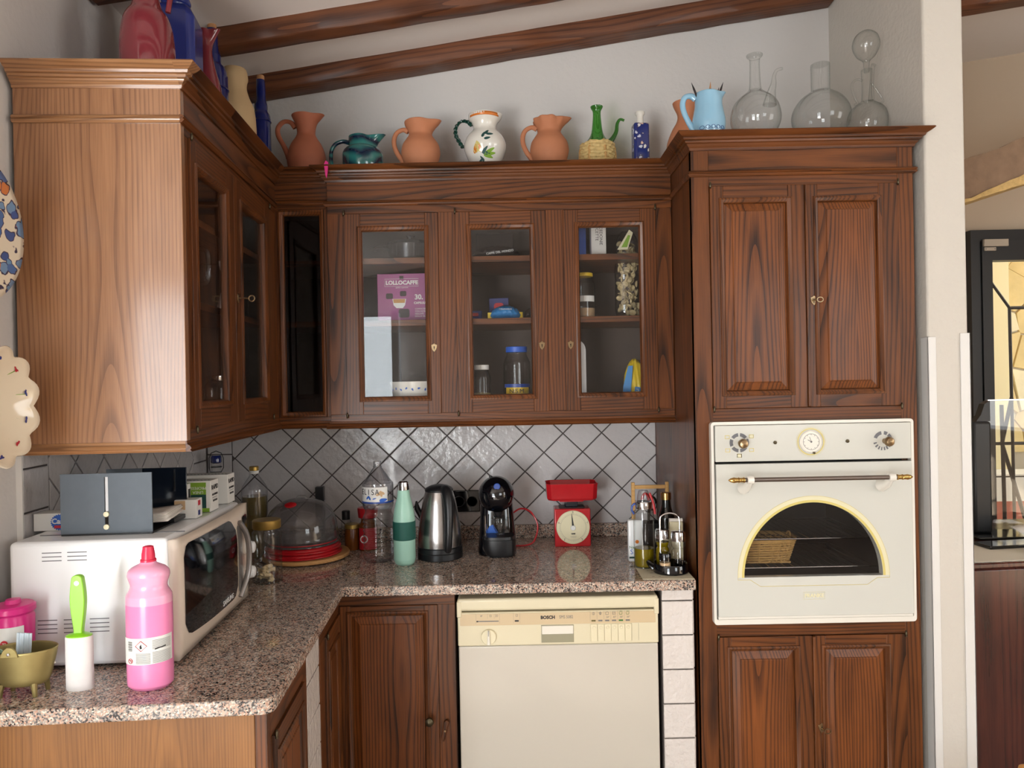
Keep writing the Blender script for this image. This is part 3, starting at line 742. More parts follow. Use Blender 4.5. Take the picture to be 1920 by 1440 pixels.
G().tube([(xk, -dp-0.006, 1.728), (xk, -dp-0.034, 1.726)], 0.0022, 8).tube([(xk-0.008+0.008*(1-math.cos(a)), -dp-0.042, 1.726+0.008*math.sin(a)) if False else (xk, -dp-0.042+0.008*math.cos(a), 1.726+0.008*math.sin(a)) for a in [2*PI*i/14 for i in range(15)]], 0.002, 6).build('key', 'brass', d)
g = G().molding([(0, 0), (0, -dp)], CORN, ZC); g.build('cornice_side', 'stained_ash_trim_lit', t, angle=0.5)
G().molding([(0.0, -0.30), (0.0, -dp), (LEN+0.03, -dp)], CORN, ZC+0.0004).build('cornice', 'stained_ash_X', t, angle=0.5) if False else None
G().molding([(0, -dp), (LEN+0.03, -dp)], CORN, ZC).build('cornice', 'stained_ash_X', t, angle=0.5)
# mitre block: joins both cornice runs at the outer corner
g = G(); vs = []; n = len(CORN)
for o, h in CORN: vs.append((0, -dp, ZC+h))
for o, h in CORN: vs.append((-o, -dp, ZC+h))
for o, h in CORN: vs.append((-o, -dp-o, ZC+h))
for o, h in CORN: vs.append((0, -dp-o, ZC+h))
fs = []
for i in range(n-1): fs += [(n+i, 2*n+i, 2*n+i+1, n+i+1), (2*n+i, 3*n+i, 3*n+i+1, 2*n+i+1)]
fs.append(tuple((n*k+n-1) for k in range(4)))
g.add(vs, fs); g.build('cornice_corner', 'stained_ash_trim_lit', t, angle=0.5)
G().molding([(0, 0), (0, -dp-0.001)], BEAD, 2.088).build('bead_strip', 'stained_ash_trim_lit', t, angle=0.5)
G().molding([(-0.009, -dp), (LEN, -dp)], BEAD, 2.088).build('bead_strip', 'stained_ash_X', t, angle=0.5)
G().molding([(0, 0), (0, -dp-0.001)], FOOT, 1.338).build('base_strip', 'stained_ash_trim_lit', t, angle=0.5)
G().molding([(-0.012, -dp), (LEN+0.01, -dp)], FOOT, 1.338).build('base_strip', 'stained_ash_X', t, angle=0.5)
G().box(0, -dp, 2.166, LEN+0.02, -0.0, 2.2025).build('top_board', 'stained_ash_X', t, smooth=False)
for z in (1.697, 1.907): G().box(0.02, -0.33, z-0.018, LEN-0.02, -0.01, z).build('shelf', 'stained_ash_X', t)
done()
# ---- tall oven cabinet
x0, x1, yf = 0.5445, 1.205, -0.610
t = start('tall_oven_cabinet', 'tall dark wooden cabinet with panelled doors above and below the built-in oven', 'cabinet', ((x0+x1)/2, -0.3, 0))
g = G().box(x0, yf+0.001, 0.0, x0+0.018, -0.002, 2.17).box(x1-0.018, yf+0.001, 0, x1, -0.002, 2.17)
g.box(x0+0.018, yf+0.03, 1.36, x1-0.018, -0.01, 1.378).box(x0+0.018, yf+0.03, 0.72, x1-0.018, -0.01, 0.738).box(x0+0.018, -0.02, 0, x1-0.018, -0.008, 2.17)
g.build('carcass', 'stained_ash_Z', t, bevel=0.001)
g = G()   # face frame with three openings
g.box(x0, yf-0.0, 0, 0.597, yf+0.022, 2.165); g.box(1.158, yf, 0, x1, yf+0.022, 2.165); g.cur = 1
for za, zb in ((2.051, 2.165), (1.350, 1.388), (0.709, 0.752), (0.0, 0.06)): g.box(0.597, yf, za, 1.158, yf+0.022, zb)
g.build('face_frame', ['stained_ash_Z', 'stained_ash_X'], t, bevel=0.001)
for (za, zb, oz0, oz1) in ((1.389, 2.050, 1.438, 2.002), (0.062, 0.708, 0.115, 0.668)):
    cab_door(t, 0.598, 0.878, za, zb, yf-0.006, 'panel', 0.637, 0.829, oz0, oz1, hinges='L')
    d = cab_door(t, 0.8865, 1.157, za, zb, yf-0.006, 'panel', 0.9165, 1.098, oz0, oz1, hinges='R')
    zk = 1.705 if za > 1 else 0.434
    escutcheon(0.901, zk, yf-0.006, d)
    g = G().tube([(0.901, yf-0.006, zk), (0.901, yf-0.026, zk)], 0.002, 8); g.tube([(0.901+0.009+0.009*math.cos(a), yf-0.028, zk+0.007*math.sin(a)) for a in [2*PI*i/14 for i in range(15)]], 0.0019, 6); g.build('key', 'brass', d)
    G().molding([(0.8785, yf-0.004), (0.8865, yf-0.004)], [(0, za+0.001), (0.006, za+0.001), (0.008, za+0.003), (0.008, zb-0.003), (0.006, zb-0.001), (0, zb-0.001)], 0).build('meeting_bead', 'stained_ash_Z', t, bevel=0.002)
G().molding([(x0, -0.30), (x0, yf), (x1, yf), (x1, -0.50)], CORN, ZC).build('cornice', 'stained_ash_X', t, angle=0.5)
G().molding([(x0, -0.34), (x0, yf), (x1, yf), (x1, -0.60)], BEAD, 2.088).build('bead_strip', 'stained_ash_X', t, angle=0.5)
G().box(x0, yf, 2.166, x1, -0.003, 2.2025).build('top_board', 'stained_ash_X', t, smooth=False)
done()
# ---- base cabinet left of the dishwasher
x0, x1, yf = -0.5565, -0.184, -0.602
t = start('base_cabinet', 'dark wooden base cabinet door with round knob, left of the dishwasher', 'base cabinet', ((x0+x1)/2, -0.3, 0))
G().box(x0, yf+0.024, 0.08, x0+0.018, -0.03, 0.856).box(x1-0.018, yf+0.024, 0.0, x1, -0.03, 0.856).box(x0, yf+0.04, 0.08, x1, -0.03, 0.098).box(x0, -0.04, 0.0, x1, -0.03, 0.856).build('carcass', 'cabinet_inside', t)
face_frame(t, x0, x1, 0.0, 0.857, yf, [(-0.530, -0.236, 0.10, 0.8195)])
d = cab_door(t, -0.5295, -0.2365, 0.102, 0.8185, yf-0.003, 'panel', -0.497, -0.276, 0.160, 0.790, hinges=None)
G().lathe([(0.005, 0), (0.005, -0.010), (0.010, -0.014), (0.013, -0.020), (0.012, -0.026), (0.006, -0.030), (0.001, -0.031)], 20, (-0.264, yf-0.003, 0.478), axis='Y', capt=True).build('knob', 'aged_bronze', d)
G().prism([(-0.232, 0.418), (-0.224, 0.412), (-0.212, 0.455), (-0.207, 0.470), (-0.213, 0.478), (-0.223, 0.472)], yf-0.014, yf-0.001).build('turn_latch', 'stained_ash_Z', t, bevel=0.002)
G().lathe([(0.003, -0.016), (0.003, -0.013)], 10, (-0.219, yf, 0.446), axis='Y', capt=True).build('screw', 'brass', t)
done()
# ---- left run base: near unit with end panel, tiled strip, far unit
p = L(1.40, 0, 0); U0 = 1.40
t = start('base_cabinet', 'wooden base cabinet at the near left corner, honey coloured end panel under the granite', 'base cabinet', tuple(p), RZL, local=(0, 0, 0))
wf = 0.600
G().box(0.0, -wf+0.024, 0.0, 0.020, 0.0, 0.857).build('end_panel', 'honey_oak', t, bevel=0.001, label='honey coloured end panel')
G().box(-0.0005, -wf, 0.0, 0.022, -wf+0.0235, 0.857).build('corner_post', 'stained_ash_Z', t, bevel=0.001)
G().box(0.02, -wf+0.03, 0.08, 0.334, -0.02, 0.10).box(0.02, -0.03, 0, 0.334, -0.02, 0.857).box(0.318, -wf+0.03, 0, 0.334, -0.02, 0.857).build('carcass', 'cabinet_inside', t)
face_frame(t, 0.022, 0.334, 0.0, 0.857, -wf, [(0.030, 0.292, 0.10, 0.79)])
d = cab_door(t, 0.031, 0.291, 0.102, 0.789, -wf-0.006, 'panel', 0.062, 0.262, 0.16, 0.74, hinges='L')
done()
# tiled strip between
piers = structure(G().prism([tuple(L(u, w)[:2]) for u, w in ((1.064, 0.0), (1.064, 0.592), (0.912, 0.592), (0.912, 0.0))], 0, 0.856, 'XY').build('wall_tiled_strip', 'grout', smooth=False))
def strp(a, b, d): return tuple(L(a, 0.592+d, b))
for k in range(-1, 9):
    z1 = 0.852-0.1*k; z0 = z1-0.1
    z1 = min(z1, 0.856); z0 = max(z0, 0.0)
    if z1-z0 > 0.01: tile_obj(rect(0.913, z0, 1.063, z1), strp, piers, 'column_tile', t=0.007)
p = L(0.910, 0, 0)
t = start('base_cabinet', 'narrow dark base cabinet in the inner corner beside the white tiled strip', 'base cabinet', tuple(p), RZL, local=(0, 0, 0))
G().box(0.0, -wf+0.024, 0.08, 0.016, -0.02, 0.857).box(0, -0.03, 0, 0.28, -0.02, 0.857).build('carcass', 'cabinet_inside', t)
face_frame(t, 0.0, 0.300, 0.0, 0.857, -wf, [(0.062, 0.262, 0.10, 0.80)])
cab_door(t, 0.063, 0.261, 0.102, 0.799, -wf-0.006, 'panel', 0.098, 0.226, 0.16, 0.74, hinges='L')
done()
# ---- tiled pier between dishwasher and tall cabinet
pier2 = structure(G().box(0.4315, -0.606, 0, 0.526, -0.03, 0.8565).build('wall_tiled_pier', 'grout', smooth=False))
for k in range(-1, 9):
    z1 = 0.820-0.1024*k; z0 = z1-0.1024; z1 = min(z1, 0.857); z0 = max(z0, 0.0)
    if z1-z0 > 0.01:
        tile_obj(rect(0.4315, z0, 0.5270, z1), lambda a, b, d: (a, -0.607-d, b), pier2, 'column_tile', t=0.008)
        tile_obj(rect(-0.606, z0, -0.506, z1), lambda a, b, d: (0.526+d, a, b), pier2, 'column_tile', t=0.004)

# ------------------------------------------------------------------ granite worktop, L-shaped, with upstand
def rcorner(c, a, b, r, n=5):
    """rounded corner at c between directions to a and b"""
    c, a, b = Vector(c), Vector(a), Vector(b); da = (a-c).normalized(); db = (b-c).normalized(); ang = da.angle(db); t_ = r/math.tan(ang/2)
    p0 = c+da*t_; p1 = c+db*t_; out = []
    for i in range(n+1):
        k = i/n; out.append(tuple((p0*(1-k)**2+c*2*k*(1-k)+p1*k**2)))
    return out
A = L(0, 0.0).xy; Bn = L(1.432, 0.0).xy; Cn = L(1.432, 0.621).xy
# inner corner: where w=0.621 meets y=-0.642
yc = -0.642; u_ = (0.621*math.sin(TH)-yc)/math.cos(TH); Dn = Vector((L(u_, 0.621).x, yc))
En = Vector((0.529, yc)); Fn = Vector((0.529, -0.004)); An = Vector((-1.168, -0.004))
poly = [tuple(An), tuple(Bn)] + rcorner(Cn, Bn, Dn, 0.028) + [tuple(Dn), tuple(En), tuple(Fn)]
t = start('granite_worktop', 'L-shaped polished granite worktop, pink grey and black speckled', 'worktop', (-0.6, -0.4, 0.858))
G().prism(poly, 0.858, 0.888, 'XY').build('slab', 'granite', t, bevel=0.003, smooth=True)
G().box(-1.165, -0.026, 0.888, 0.5435, -0.004, 0.937).build('upstand', 'granite', t, bevel=0.002)
q = [L(0.03, 0.001), L(1.42, 0.001), L(1.42, 0.022), L(0.03, 0.022)]
G().prism([tuple(v.xy) for v in q], 0.888, 0.937, 'XY').build('upstand', 'granite', t, bevel=0.002)
done()

# ------------------------------------------------------------------ dishwasher
x0, x1, yf = -0.1765, 0.4215, -0.620
t = start('dishwasher', 'freestanding white dishwasher with cream control panel under the granite worktop', 'dishwasher', ((x0+x1)/2, -0.3, 0))
G().box(x0+0.004, -0.585, 0.02, x1-0.004, -0.05, 0.838).build('body', 'dw_white', t, bevel=0.004)
G().box(x0+0.001, -0.625, 0.803, x1-0.001, -0.05, 0.840).build('top_lid', 'dw_cream', t, bevel=0.008, seg=3)
G().box(x0-0.0005, -0.626, 0.785, x0+0.014, -0.60, 0.832).box(x1-0.014, -0.626, 0.785, x1+0.0005, -0.60, 0.832).build('lid_corner', 'dw_cream', t, bevel=0.003)
d = G().box(x0+0.003, yf, 0.10, x1-0.003, -0.585, 0.698).build('door', 'dw_white', t, bevel=0.004, seg=3)
G().box(x0+0.02, -0.60, 0.02, x1-0.02, -0.57, 0.098).build('plinth', 'dw_white', t)
p = G().box(x0+0.0015, yf-0.003, 0.699, x1-0.0015, -0.585, 0.7985).build('control_panel', 'dw_cream', t, bevel=0.004, seg=3)
G().box(x0+0.009, yf-0.0042, 0.7605, x1-0.010, yf-0.002, 0.795).build('fascia_strip', 'dw_tan', p, bevel=0.0006)
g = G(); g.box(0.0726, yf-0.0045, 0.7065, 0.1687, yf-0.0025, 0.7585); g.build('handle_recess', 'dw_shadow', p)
G().box(0.074, yf-0.0075, 0.7315, 0.1675, yf-0.003, 0.757).build('door_handle', 'dw_handle', p, bevel=0.002)
kn = G().lathe([(0.0225, 0), (0.0225, -0.006), (0.021, -0.008), (0.001, -0.008)], 32, (-0.0835, yf-0.003, 0.7275), axis='Y', capt=True).build('dial', 'dw_button', p)
G().prism([(-0.0885, 0.706), (-0.0785, 0.706), (-0.0805, 0.749), (-0.0865, 0.749)], yf-0.018, yf-0.009).build('grip', 'dw_handle', kn, bevel=0.002)
G().box(-0.0842, yf-0.0186, 0.733, -0.0828, yf-0.0178, 0.7485).build('pointer_mark', 'ink', kn)
for i in range(6):
    xb = 0.2185+i*0.0203
    b_ = G().box(xb+0.0006, yf-0.006, 0.708, xb+0.0197, yf-0.002, 0.7585).lathe([(0.0052, -0.0062), (0.0045, -0.0075), (0.001, -0.008)], 16, (xb+0.010, yf, 0.749), axis='Y', capt=True).build('button', 'dw_button', p, bevel=0.0008)
    G().box(xb+0.003, yf-0.0047, 0.7665, xb+0.0155, yf-0.0040, 0.771).build('indicator', ['olive_led', 'ink_grey', 'ink_grey', 'ink_grey', 'green_led', 'ink_grey'][i], p)
    G().box(xb-0.0006, yf-0.0046, 0.766, xb-0.0002, yf-0.0040, 0.797).build('print_line', 'ink_grey', p)
    cxi = xb+0.0093
    g = G()
    if i == 0: g.tube(arc(cxi, 0.790, 0.0036, 0, 2*PI, 17, yf-0.0046), 0.0005, 5); g.box(cxi-0.0004, yf-0.005, 0.788, cxi+0.0004, yf-0.004, 0.793)
    elif i == 1: g.tube(arc(cxi, 0.790, 0.0030, PI, 2*PI, 9, yf-0.0046), 0.0006, 5); g.box(cxi-0.0045, yf-0.005, 0.7912, cxi+0.0045, yf-0.004, 0.7924).box(cxi-0.0006, yf-0.005, 0.786, cxi+0.0006, yf-0.004, 0.796)
    elif i == 2: g.tube([(cxi-0.004, yf-0.0046, 0.7865), (cxi-0.004, yf-0.0046, 0.793), (cxi, yf-0.0046, 0.795), (cxi+0.004, yf-0.0046, 0.793), (cxi+0.004, yf-0.0046, 0.7865), (cxi-0.0045, yf-0.0046, 0.7865)], 0.0006, 5)
    elif i == 3: g.tube([(cxi-0.004, yf-0.0046, 0.7865), (cxi-0.004, yf-0.0046, 0.795), (cxi+0.003, yf-0.0046, 0.795), (cxi+0.004, yf-0.0046, 0.7865), (cxi-0.0045, yf-0.0046, 0.7865)], 0.0006, 5); g.box(cxi-0.004, yf-0.005, 0.7905, cxi+0.0035, yf-0.004, 0.7913)
    else:
        g.tube([(cxi-0.005, yf-0.0046, 0.792), (cxi-0.004, yf-0.0046, 0.7865), (cxi+0.003, yf-0.0046, 0.7865), (cxi+0.004, yf-0.0046, 0.792)], 0.0006, 5)
        for q_ in (-0.003, 0, 0.003): g.tube([(cxi+q_, yf-0.0046, 0.793), (cxi+q_+0.001, yf-0.0046, 0.797)], 0.0005, 5)
    g.build('programme_symbol', 'ink_grey' if i < 4 else 'green_led', p)
    if i >= 2: text('temperature_mark', ['', '', '50\u00b0', '65\u00b0', '55\u00b0', '55\u00b0'][i], 0.0068, (cxi+0.002, yf-0.0046, 0.7785), FR, 'ink_grey', p)
for xb in (0.3405, 0.3607): G().box(xb, yf-0.0036, 0.708, xb+0.0006, yf-0.0025, 0.7585).build('panel_joint', 'dw_shadow', p)
text('lettering', 'BOSCH', 0.0130, (0.0925, yf-0.0046, 0.781), FR, 'ink', p, bold=0.0006)
text('lettering', 'SMS 5082', 0.0130, (0.147, yf-0.0046, 0.7815), FR, 'ink_grey', p, sx=0.8)
g = G()
for xa in (-0.1205, -0.0865, -0.0665, -0.0505): g.box(xa, yf-0.0046, 0.766 if xa in (-0.1205, -0.0505) else 0.781, xa+0.0004, yf-0.004, 0.795)
for xa in (-0.0095, 0.0095): g.box(xa, yf-0.0046, 0.765, xa+0.0004, yf-0.004, 0.796)
g.box(-0.119, yf-0.0047, 0.7715, -0.053, yf-0.004, 0.7745); g.build('print_lines', 'ink_grey', p)
G().box(-0.119, yf-0.0049, 0.771, -0.114, yf-0.0046, 0.775).box(-0.0055, yf-0.0047, 0.7705, 0.0065, yf-0.004, 0.775).build('indicator', 'ink', p)
g = G()
for k in range(8): a = k*PI/4; g.tube([(-0.077+0.0015*math.cos(a), yf-0.0046, 0.789+0.0015*math.sin(a)), (-0.077+0.0042*math.cos(a), yf-0.0046, 0.789+0.0042*math.sin(a))], 0.0004, 5)
for k in range(3): g.tube([(-0.0625+k*0.003, yf-0.0046, 0.785), (-0.0615+k*0.003, yf-0.0046, 0.789), (-0.0625+k*0.003, yf-0.0046, 0.793)], 0.0005, 5)
g.box(-0.107, yf-0.0047, 0.789, -0.101, yf-0.004, 0.7905).box(-0.106, yf-0.0047, 0.786, -0.1045, yf-0.004, 0.789)
g.tube([(-0.002, yf-0.0046, 0.786), (-0.002, yf-0.0046, 0.792), (0.003, yf-0.0046, 0.792), (0.003, yf-0.0046, 0.786), (-0.002, yf-0.0046, 0.786)], 0.0005, 5)
g.build('programme_symbol', 'ink_grey', p)
done()

# ------------------------------------------------------------------ built-in oven
x0, x1, z0, z1 = 0.584, 1.183, 0.750, 1.350; yo = -0.634
t = start('built_in_oven', 'cream white built-in oven with arched window, gold clock and brass-tipped bar handle', 'oven', ((x0+x1)/2, -0.35, z0))
def rrect(x0, z0, x1, z1, r, n=5):
    pts = []
    for cx, cz, a0 in ((x1-r, z1-r, 0), (x0+r, z1-r, PI/2), (x0+r, z0+r, PI), (x1-r, z0+r, 1.5*PI)):
        for i in range(n+1): a = a0+PI/2*i/n; pts.append((cx+r*math.cos(a), cz+r*math.sin(a)))
    return pts
def ring_face(g, outer, inner, y0, y1):
    n = len(outer); assert n == len(inner)
    vs = [(a, y0, b) for a, b in outer]+[(a, y0, b) for a, b in inner]+[(a, y1, b) for a, b in outer]+[(a, y1, b) for a, b in inner]; fs = []
    for i in range(n):
        j = (i+1) % n; fs += [(i, j, n+j, n+i), (2*n+i, 3*n+i, 3*n+j, 2*n+j), (i, 2*n+i, 2*n+j, j), (n+i, n+j, 3*n+j, 3*n+i)]
    g.add(vs, fs); return g
g = G(); ring_face(g, rrect(x0, z0, x1, z1, 0.010), rrect(x0+0.0085, z0+0.016, x1-0.0085, z1-0.0095, 0.003), yo+0.004, -0.600)
g.build('trim_frame', 'oven_frame', t, bevel=0.001)
G().box(x0+0.02, -0.606, 1.135, x1-0.02, -0.603, z1-0.01).box(x0+0.02, -0.606, z0+0.02, x1-0.02, -0.603, 0.858).box(x0+0.02, -0.606, 0.858, 0.658, -0.603, 1.135).box(1.107, -0.606, 0.858, x1-0.02, -0.603, 1.135).build('back_plate', 'dark_gap', t)
# oven box behind the window
g = G(); a0, a1, b0, b1 = 0.66, 1.105, 0.86, 1.13
g.add([(a0, -0.60, b0), (a1, -0.60, b0), (a1, -0.60, b1), (a0, -0.60, b1), (a0, -0.20, b0), (a1, -0.20, b0), (a1, -0.20, b1), (a0, -0.20, b1)], [(0,1,5,4),(1,2,6,5),(2,3,7,6),(3,0,4,7),(4,5,6,7)])
g.build('oven_cavity', 'oven_inside', t, smooth=False)
cp = G().box(x0+0.011, yo-0.001, 1.2325, x1-0.011, -0.607, 1.3395).build('control_panel', 'oven_white', t, bevel=0.002)
# door face with arched opening: strips between arch and rectangle
ax, az, ar, aw = 0.8777, 0.8905, 0.2185, 0.2045
dx0, dx1, dz0, dz1 = x0+0.012, x1-0.012, 0.776, 1.2255
arch = [(ax+aw*math.cos(a), az+ar*math.sin(a)) for a in [PI*i/36 for i in range(37)]]
g = G(); yd = yo-0.002
def toframe(p):
    x, z = p; dx, dz = x-ax, z-az
    s = 1e9
    if dx > 1e-6: s = min(s, (dx1-ax)/dx)
    if dx < -1e-6: s = min(s, (dx0-ax)/dx)
    if dz > 1e-6: s = min(s, (dz1-az)/dz)
    return (ax+dx*s, az+dz*s)
cr = [(dx1, dz1), (dx0, dz1)]
outer = [toframe(p) for p in arch]
for c in cr:   # snap nearest to corners
    k = min(range(len(outer)), key=lambda i: (outer[i][0]-c[0])**2+(outer[i][1]-c[1])**2); outer[k] = c
n = len(arch)
g.add([(a, yd, b) for a, b in arch]+[(a, yd, b) for a, b in outer]+[(a, -0.612, b) for a, b in arch]+[(a, -0.612, b) for a, b in outer],
      [(i, i+1, n+i+1, n+i) for i in range(n-1)]+[(i, 2*n+i, 2*n+i+1, i+1) for i in range(n-1)]+[(n+i, n+i+1, 3*n+i+1, 3*n+i) for i in range(n-1)])
g.add([(dx0, yd, dz0), (dx1, yd, dz0), (dx1, yd, az), (dx0, yd, az), (dx0, -0.612, dz0), (dx1, -0.612, dz0), (dx1, -0.612, az), (dx0, -0.612, az)], [(0,1,2,3),(0,4,5,1),(3,2,6,7),(0,3,7,4),(1,5,6,2)])
dr = g.build('door', 'oven_white', t, smooth=False)
G().prism([(a, b) for a, b in arch], yd+0.003, yd+0.006).build('door_window', 'oven_glass', dr, smooth=False)
def arch_band(g, r0w, r0h, r1w, r1h, y, n=48):
    vs = []
    for i in range(n+1):
        a = PI*i/n; vs += [(ax+r0w*math.cos(a), y, az+r0h*math.sin(a)), (ax+r1w*math.cos(a), y, az+r1h*math.sin(a))]
    g.add(vs, [(2*i, 2*i+2, 2*i+3, 2*i+1) for i in range(n)])
g = G(); arch_band(g, aw, ar, aw+0.007, ar+0.007, yd-0.0006); arch_band(g, aw+0.0185, ar+0.0185, aw+0.0195, ar+0.0195, yd-0.0006)
pts = [(ax-aw-0.019, az), (ax-aw-0.019, az-0.0065), (ax-aw+0.017, az-0.0065), (ax-aw+0.047, az-0.0265), (ax+aw-0.047, az-0.0265), (ax+aw-0.017, az-0.0065), (ax+aw+0.019, az-0.0065), (ax+aw+0.019, az)]
g.tube([(a, yd-0.0002, b) for a, b in pts], 0.0007, 4); g.build('printed_arch', 'ochre_print', dr, smooth=False)
g = G(); arch_band(g, aw+0.007, ar+0.007, aw+0.0185, ar+0.0185, yd-0.0004); g.build('printed_arch', 'ochre_light', dr, smooth=False)
text('lettering', 'FRANKE', 0.0155, (0.8777, yd-0.0006, 0.834), FR, 'ochre_light', dr, bold=0.0008)
g = G(); g.tube([(a, yd-0.0002, b) for a, b in [(0.846, 0.8235), (0.9095, 0.8235), (0.9095, 0.8445), (0.846, 0.8445), (0.846, 0.8235)]], 0.0006, 4); g.build('printed_box', 'ochre_light', dr)
# handle
hb = G().lathe([(0.0066, 0.662), (0.0066, 1.098)], 20, (0, -0.690, 1.186), axis='X', capt=True).build('handle_bar', 'steel_bar', dr)
for s_, xc in ((-1, 0.662), (1, 1.098)):
    pr = [(0.0075, 0), (0.0085, 0.003), (0.0068, 0.005), (0.0068, 0.014), (0.0085, 0.017), (0.0068, 0.019), (0.0075, 0.026), (0.0085, 0.031), (0.006, 0.040), (0.001, 0.047)]
    G().lathe([(r, s_*h) for r, h in pr], 16, (xc, -0.690, 1.186), axis='X', capt=True).build('finial', 'gold', hb)
for xc in (0.678, 1.084):
    G().lathe([(0.011, -0.009), (0.0115, 0), (0.011, 0.009)], 20, (xc, -0.690, 1.186), axis='X', capt=True).tube([(xc, -0.690, 1.184), (xc-0.002, -0.670, 1.166), (xc-0.004, -0.640, 1.156)], [0.008, 0.012, 0.019], 14).build('handle_bracket', 'white_glaze', dr)
G().box(dx0, yo+0.002, 0.767, dx1, -0.612, 0.7745).build('lower_vent_strip', 'oven_frame', t, bevel=0.001)
# knobs
def wedge(g, cx, cz, r0, r1, a0, a1, y):
    n = 6; vs = []
    for i in range(n+1): a = a0+(a1-a0)*i/n; vs += [(cx+r0*math.cos(a), y, cz+r0*math.sin(a)), (cx+r1*math.cos(a), y, cz+r1*math.sin(a))]
    g.add(vs, [(2*i, 2*i+2, 2*i+3, 2*i+1) for i in range(n)])
yc_ = yo-0.0016
g = G()
for k in range(6): a = PI/2+PI/3*k; wedge(g, 0.6655, 1.2885, 0.0185, 0.0285, a+0.11, a+PI/3-0.11, yc_)
for a0_, a1_ in ((100, 160), (58, 82), (20, 48), (-16, 12), (-46, -24), (-66, -54), (-84, -74), (-104, -95), (-124, -114), (-146, -135), (-168, -158)): wedge(g, 1.0885, 1.2865, 0.0185, 0.0285, a0_*PI/180, a1_*PI/180, yc_)
g.build('printed_ring', 'grey_print', cp, smooth=False)
g = G()
for dx_, dz_ in ((-0.035, 0.017), (0.036, 0.018), (-0.034, -0.022), (0.036, -0.022), (0.0, -0.038)):
    ring_face(g, rrect(0.6655+dx_-0.007, 1.2885+dz_-0.0055, 0.6655+dx_+0.007, 1.2885+dz_+0.0055, 0.001), rrect(0.6655+dx_-0.0055, 1.2885+dz_-0.004, 0.6655+dx_+0.0055, 1.2885+dz_+0.004, 0.001), yc_, yc_+0.0004)
g.build('printed_symbol', 'ochre_print', cp, smooth=False)
g = G().box(0.6585, yc_, 1.2455, 0.6725, yc_+0.0004, 1.2555); g.box(0.695, yc_, 1.302, 0.708, yc_+0.0004, 1.311); g.build('printed_symbol', 'ochre_light', cp, smooth=False)
for xc, zc in ((0.6695, 1.2875), (1.0945, 1.2855)):
    G().lathe([(0.008, 0), (0.008, -0.014), (0.012, -0.018), (0.0145, -0.024), (0.0145, -0.028), (0.011, -0.034), (0.004, -0.037), (0.001, -0.0375)], 24, (xc, yo-0.001, zc), axis='Y', capt=True).build('knob', 'brass', cp)
for xc in (0.771, 0.984): G().lathe([(0.0052, 0), (0.0052, -0.003), (0.002, -0.004)], 16, (xc, yo-0.001, 1.2872), axis='Y', capt=True).build('indicator_lamp', 'aged_bronze', cp)
ck = (0.8765, 1.2875)
cl = G().lathe([(0.0335, 0), (0.0335, -0.004), (0.031, -0.006), (0.0305, -0.003), (0.001, -0.003)], 48, (ck[0], yo-0.001, ck[1]), axis='Y', capt=True).build('clock', 'white_glaze', cp)
g = G()
for r0_, r1_ in ((0.0365, 0.0400), (0.0425, 0.0432)):
    vs = []
    for i in range(49): a = 2*PI*i/48; vs += [(ck[0]+r0_*math.cos(a), yc_, ck[1]+r0_*math.sin(a)), (ck[0]+r1_*math.cos(a), yc_, ck[1]+r1_*math.sin(a))]
    g.add(vs, [(2*i, 2*i+2, 2*i+3, 2*i+1) for i in range(48)])
g.build('printed_ring', 'ochre_print', cp, smooth=False)
g = G(); yk = yo-0.0046
g.tube([(ck[0], yk, ck[1]), (ck[0]-0.005, yk, ck[1]+0.015)], 0.0006, 5).tube([(ck[0], yk, ck[1]), (ck[0]-0.010, yk, ck[1]+0.006)], 0.0009, 5).lathe([(0.003, 0), (0.001, -0.001)], 10, (ck[0], yk, ck[1]), axis='Y')
for k in range(12): a = k*PI/6; g.tube([(ck[0]+0.0195*math.cos(a), yk, ck[1]+0.0195*math.sin(a)), (ck[0]+0.022*math.cos(a), yk, ck[1]+0.022*math.sin(a))], 0.0006, 4)
g.tube(arc(ck[0], ck[1], 0.0235, 0, 2*PI, 40, yk), 0.0005, 4); g.build('clock_hands', 'grey_print', cl)
G().lathe([(0.0035, 0), (0.0035, -0.008), (0.001, -0.009)], 12, (ck[0]+0.006, yo-0.003, ck[1]-0.0325), axis='Y', capt=True).build('clock_knob', 'aged_bronze', cl)
# racks
for zr in (0.985, 0.898):
    g = G().tube([(0.662, -0.56, zr), (1.102, -0.56, zr)], 0.0022, 6).tube([(0.662, -0.25, zr), (1.102, -0.25, zr)], 0.0022, 6)
    for k in range(18): xx = 0.68+k*0.0245; g.tube([(xx, -0.56, zr), (xx, -0.25, zr)], 0.0012, 5)
    g.build('oven_rack', 'chrome', t)
done()
# ------------------------------------------------------------------ vessels
def spl(pts, k=4):
    """Catmull-Rom through profile points"""
    out = []; n = len(pts)
    for i in range(n-1):
        p0 = pts[max(i-1, 0)]; p1 = pts[i]; p2 = pts[i+1]; p3 = pts[min(i+2, n-1)]
        for j in range(k):
            t = j/k
            out.append(tuple(0.5*((2*p1[c])+(-p0[c]+p2[c])*t+(2*p0[c]-5*p1[c]+4*p2[c]-p3[c])*t*t+(-p0[c]+3*p1[c]-3*p2[c]+p3[c])*t*t*t) for c in range(len(p1))))
    out.append(tuple(pts[-1])); return out
def shell(prof, th=0.004, depth=0.6):
    """outer profile plus an inner wall going down the vessel"""
    ins = [(max(r-th, 0.002), z) for r, z in prof[::-1] if z > prof[0][1]+0.006]
    ins = ins[:max(2, int(len(ins)*depth))]
    top = prof[-1]
    return prof+[(top[0]-th*0.5, top[1]+0.001)]+ins
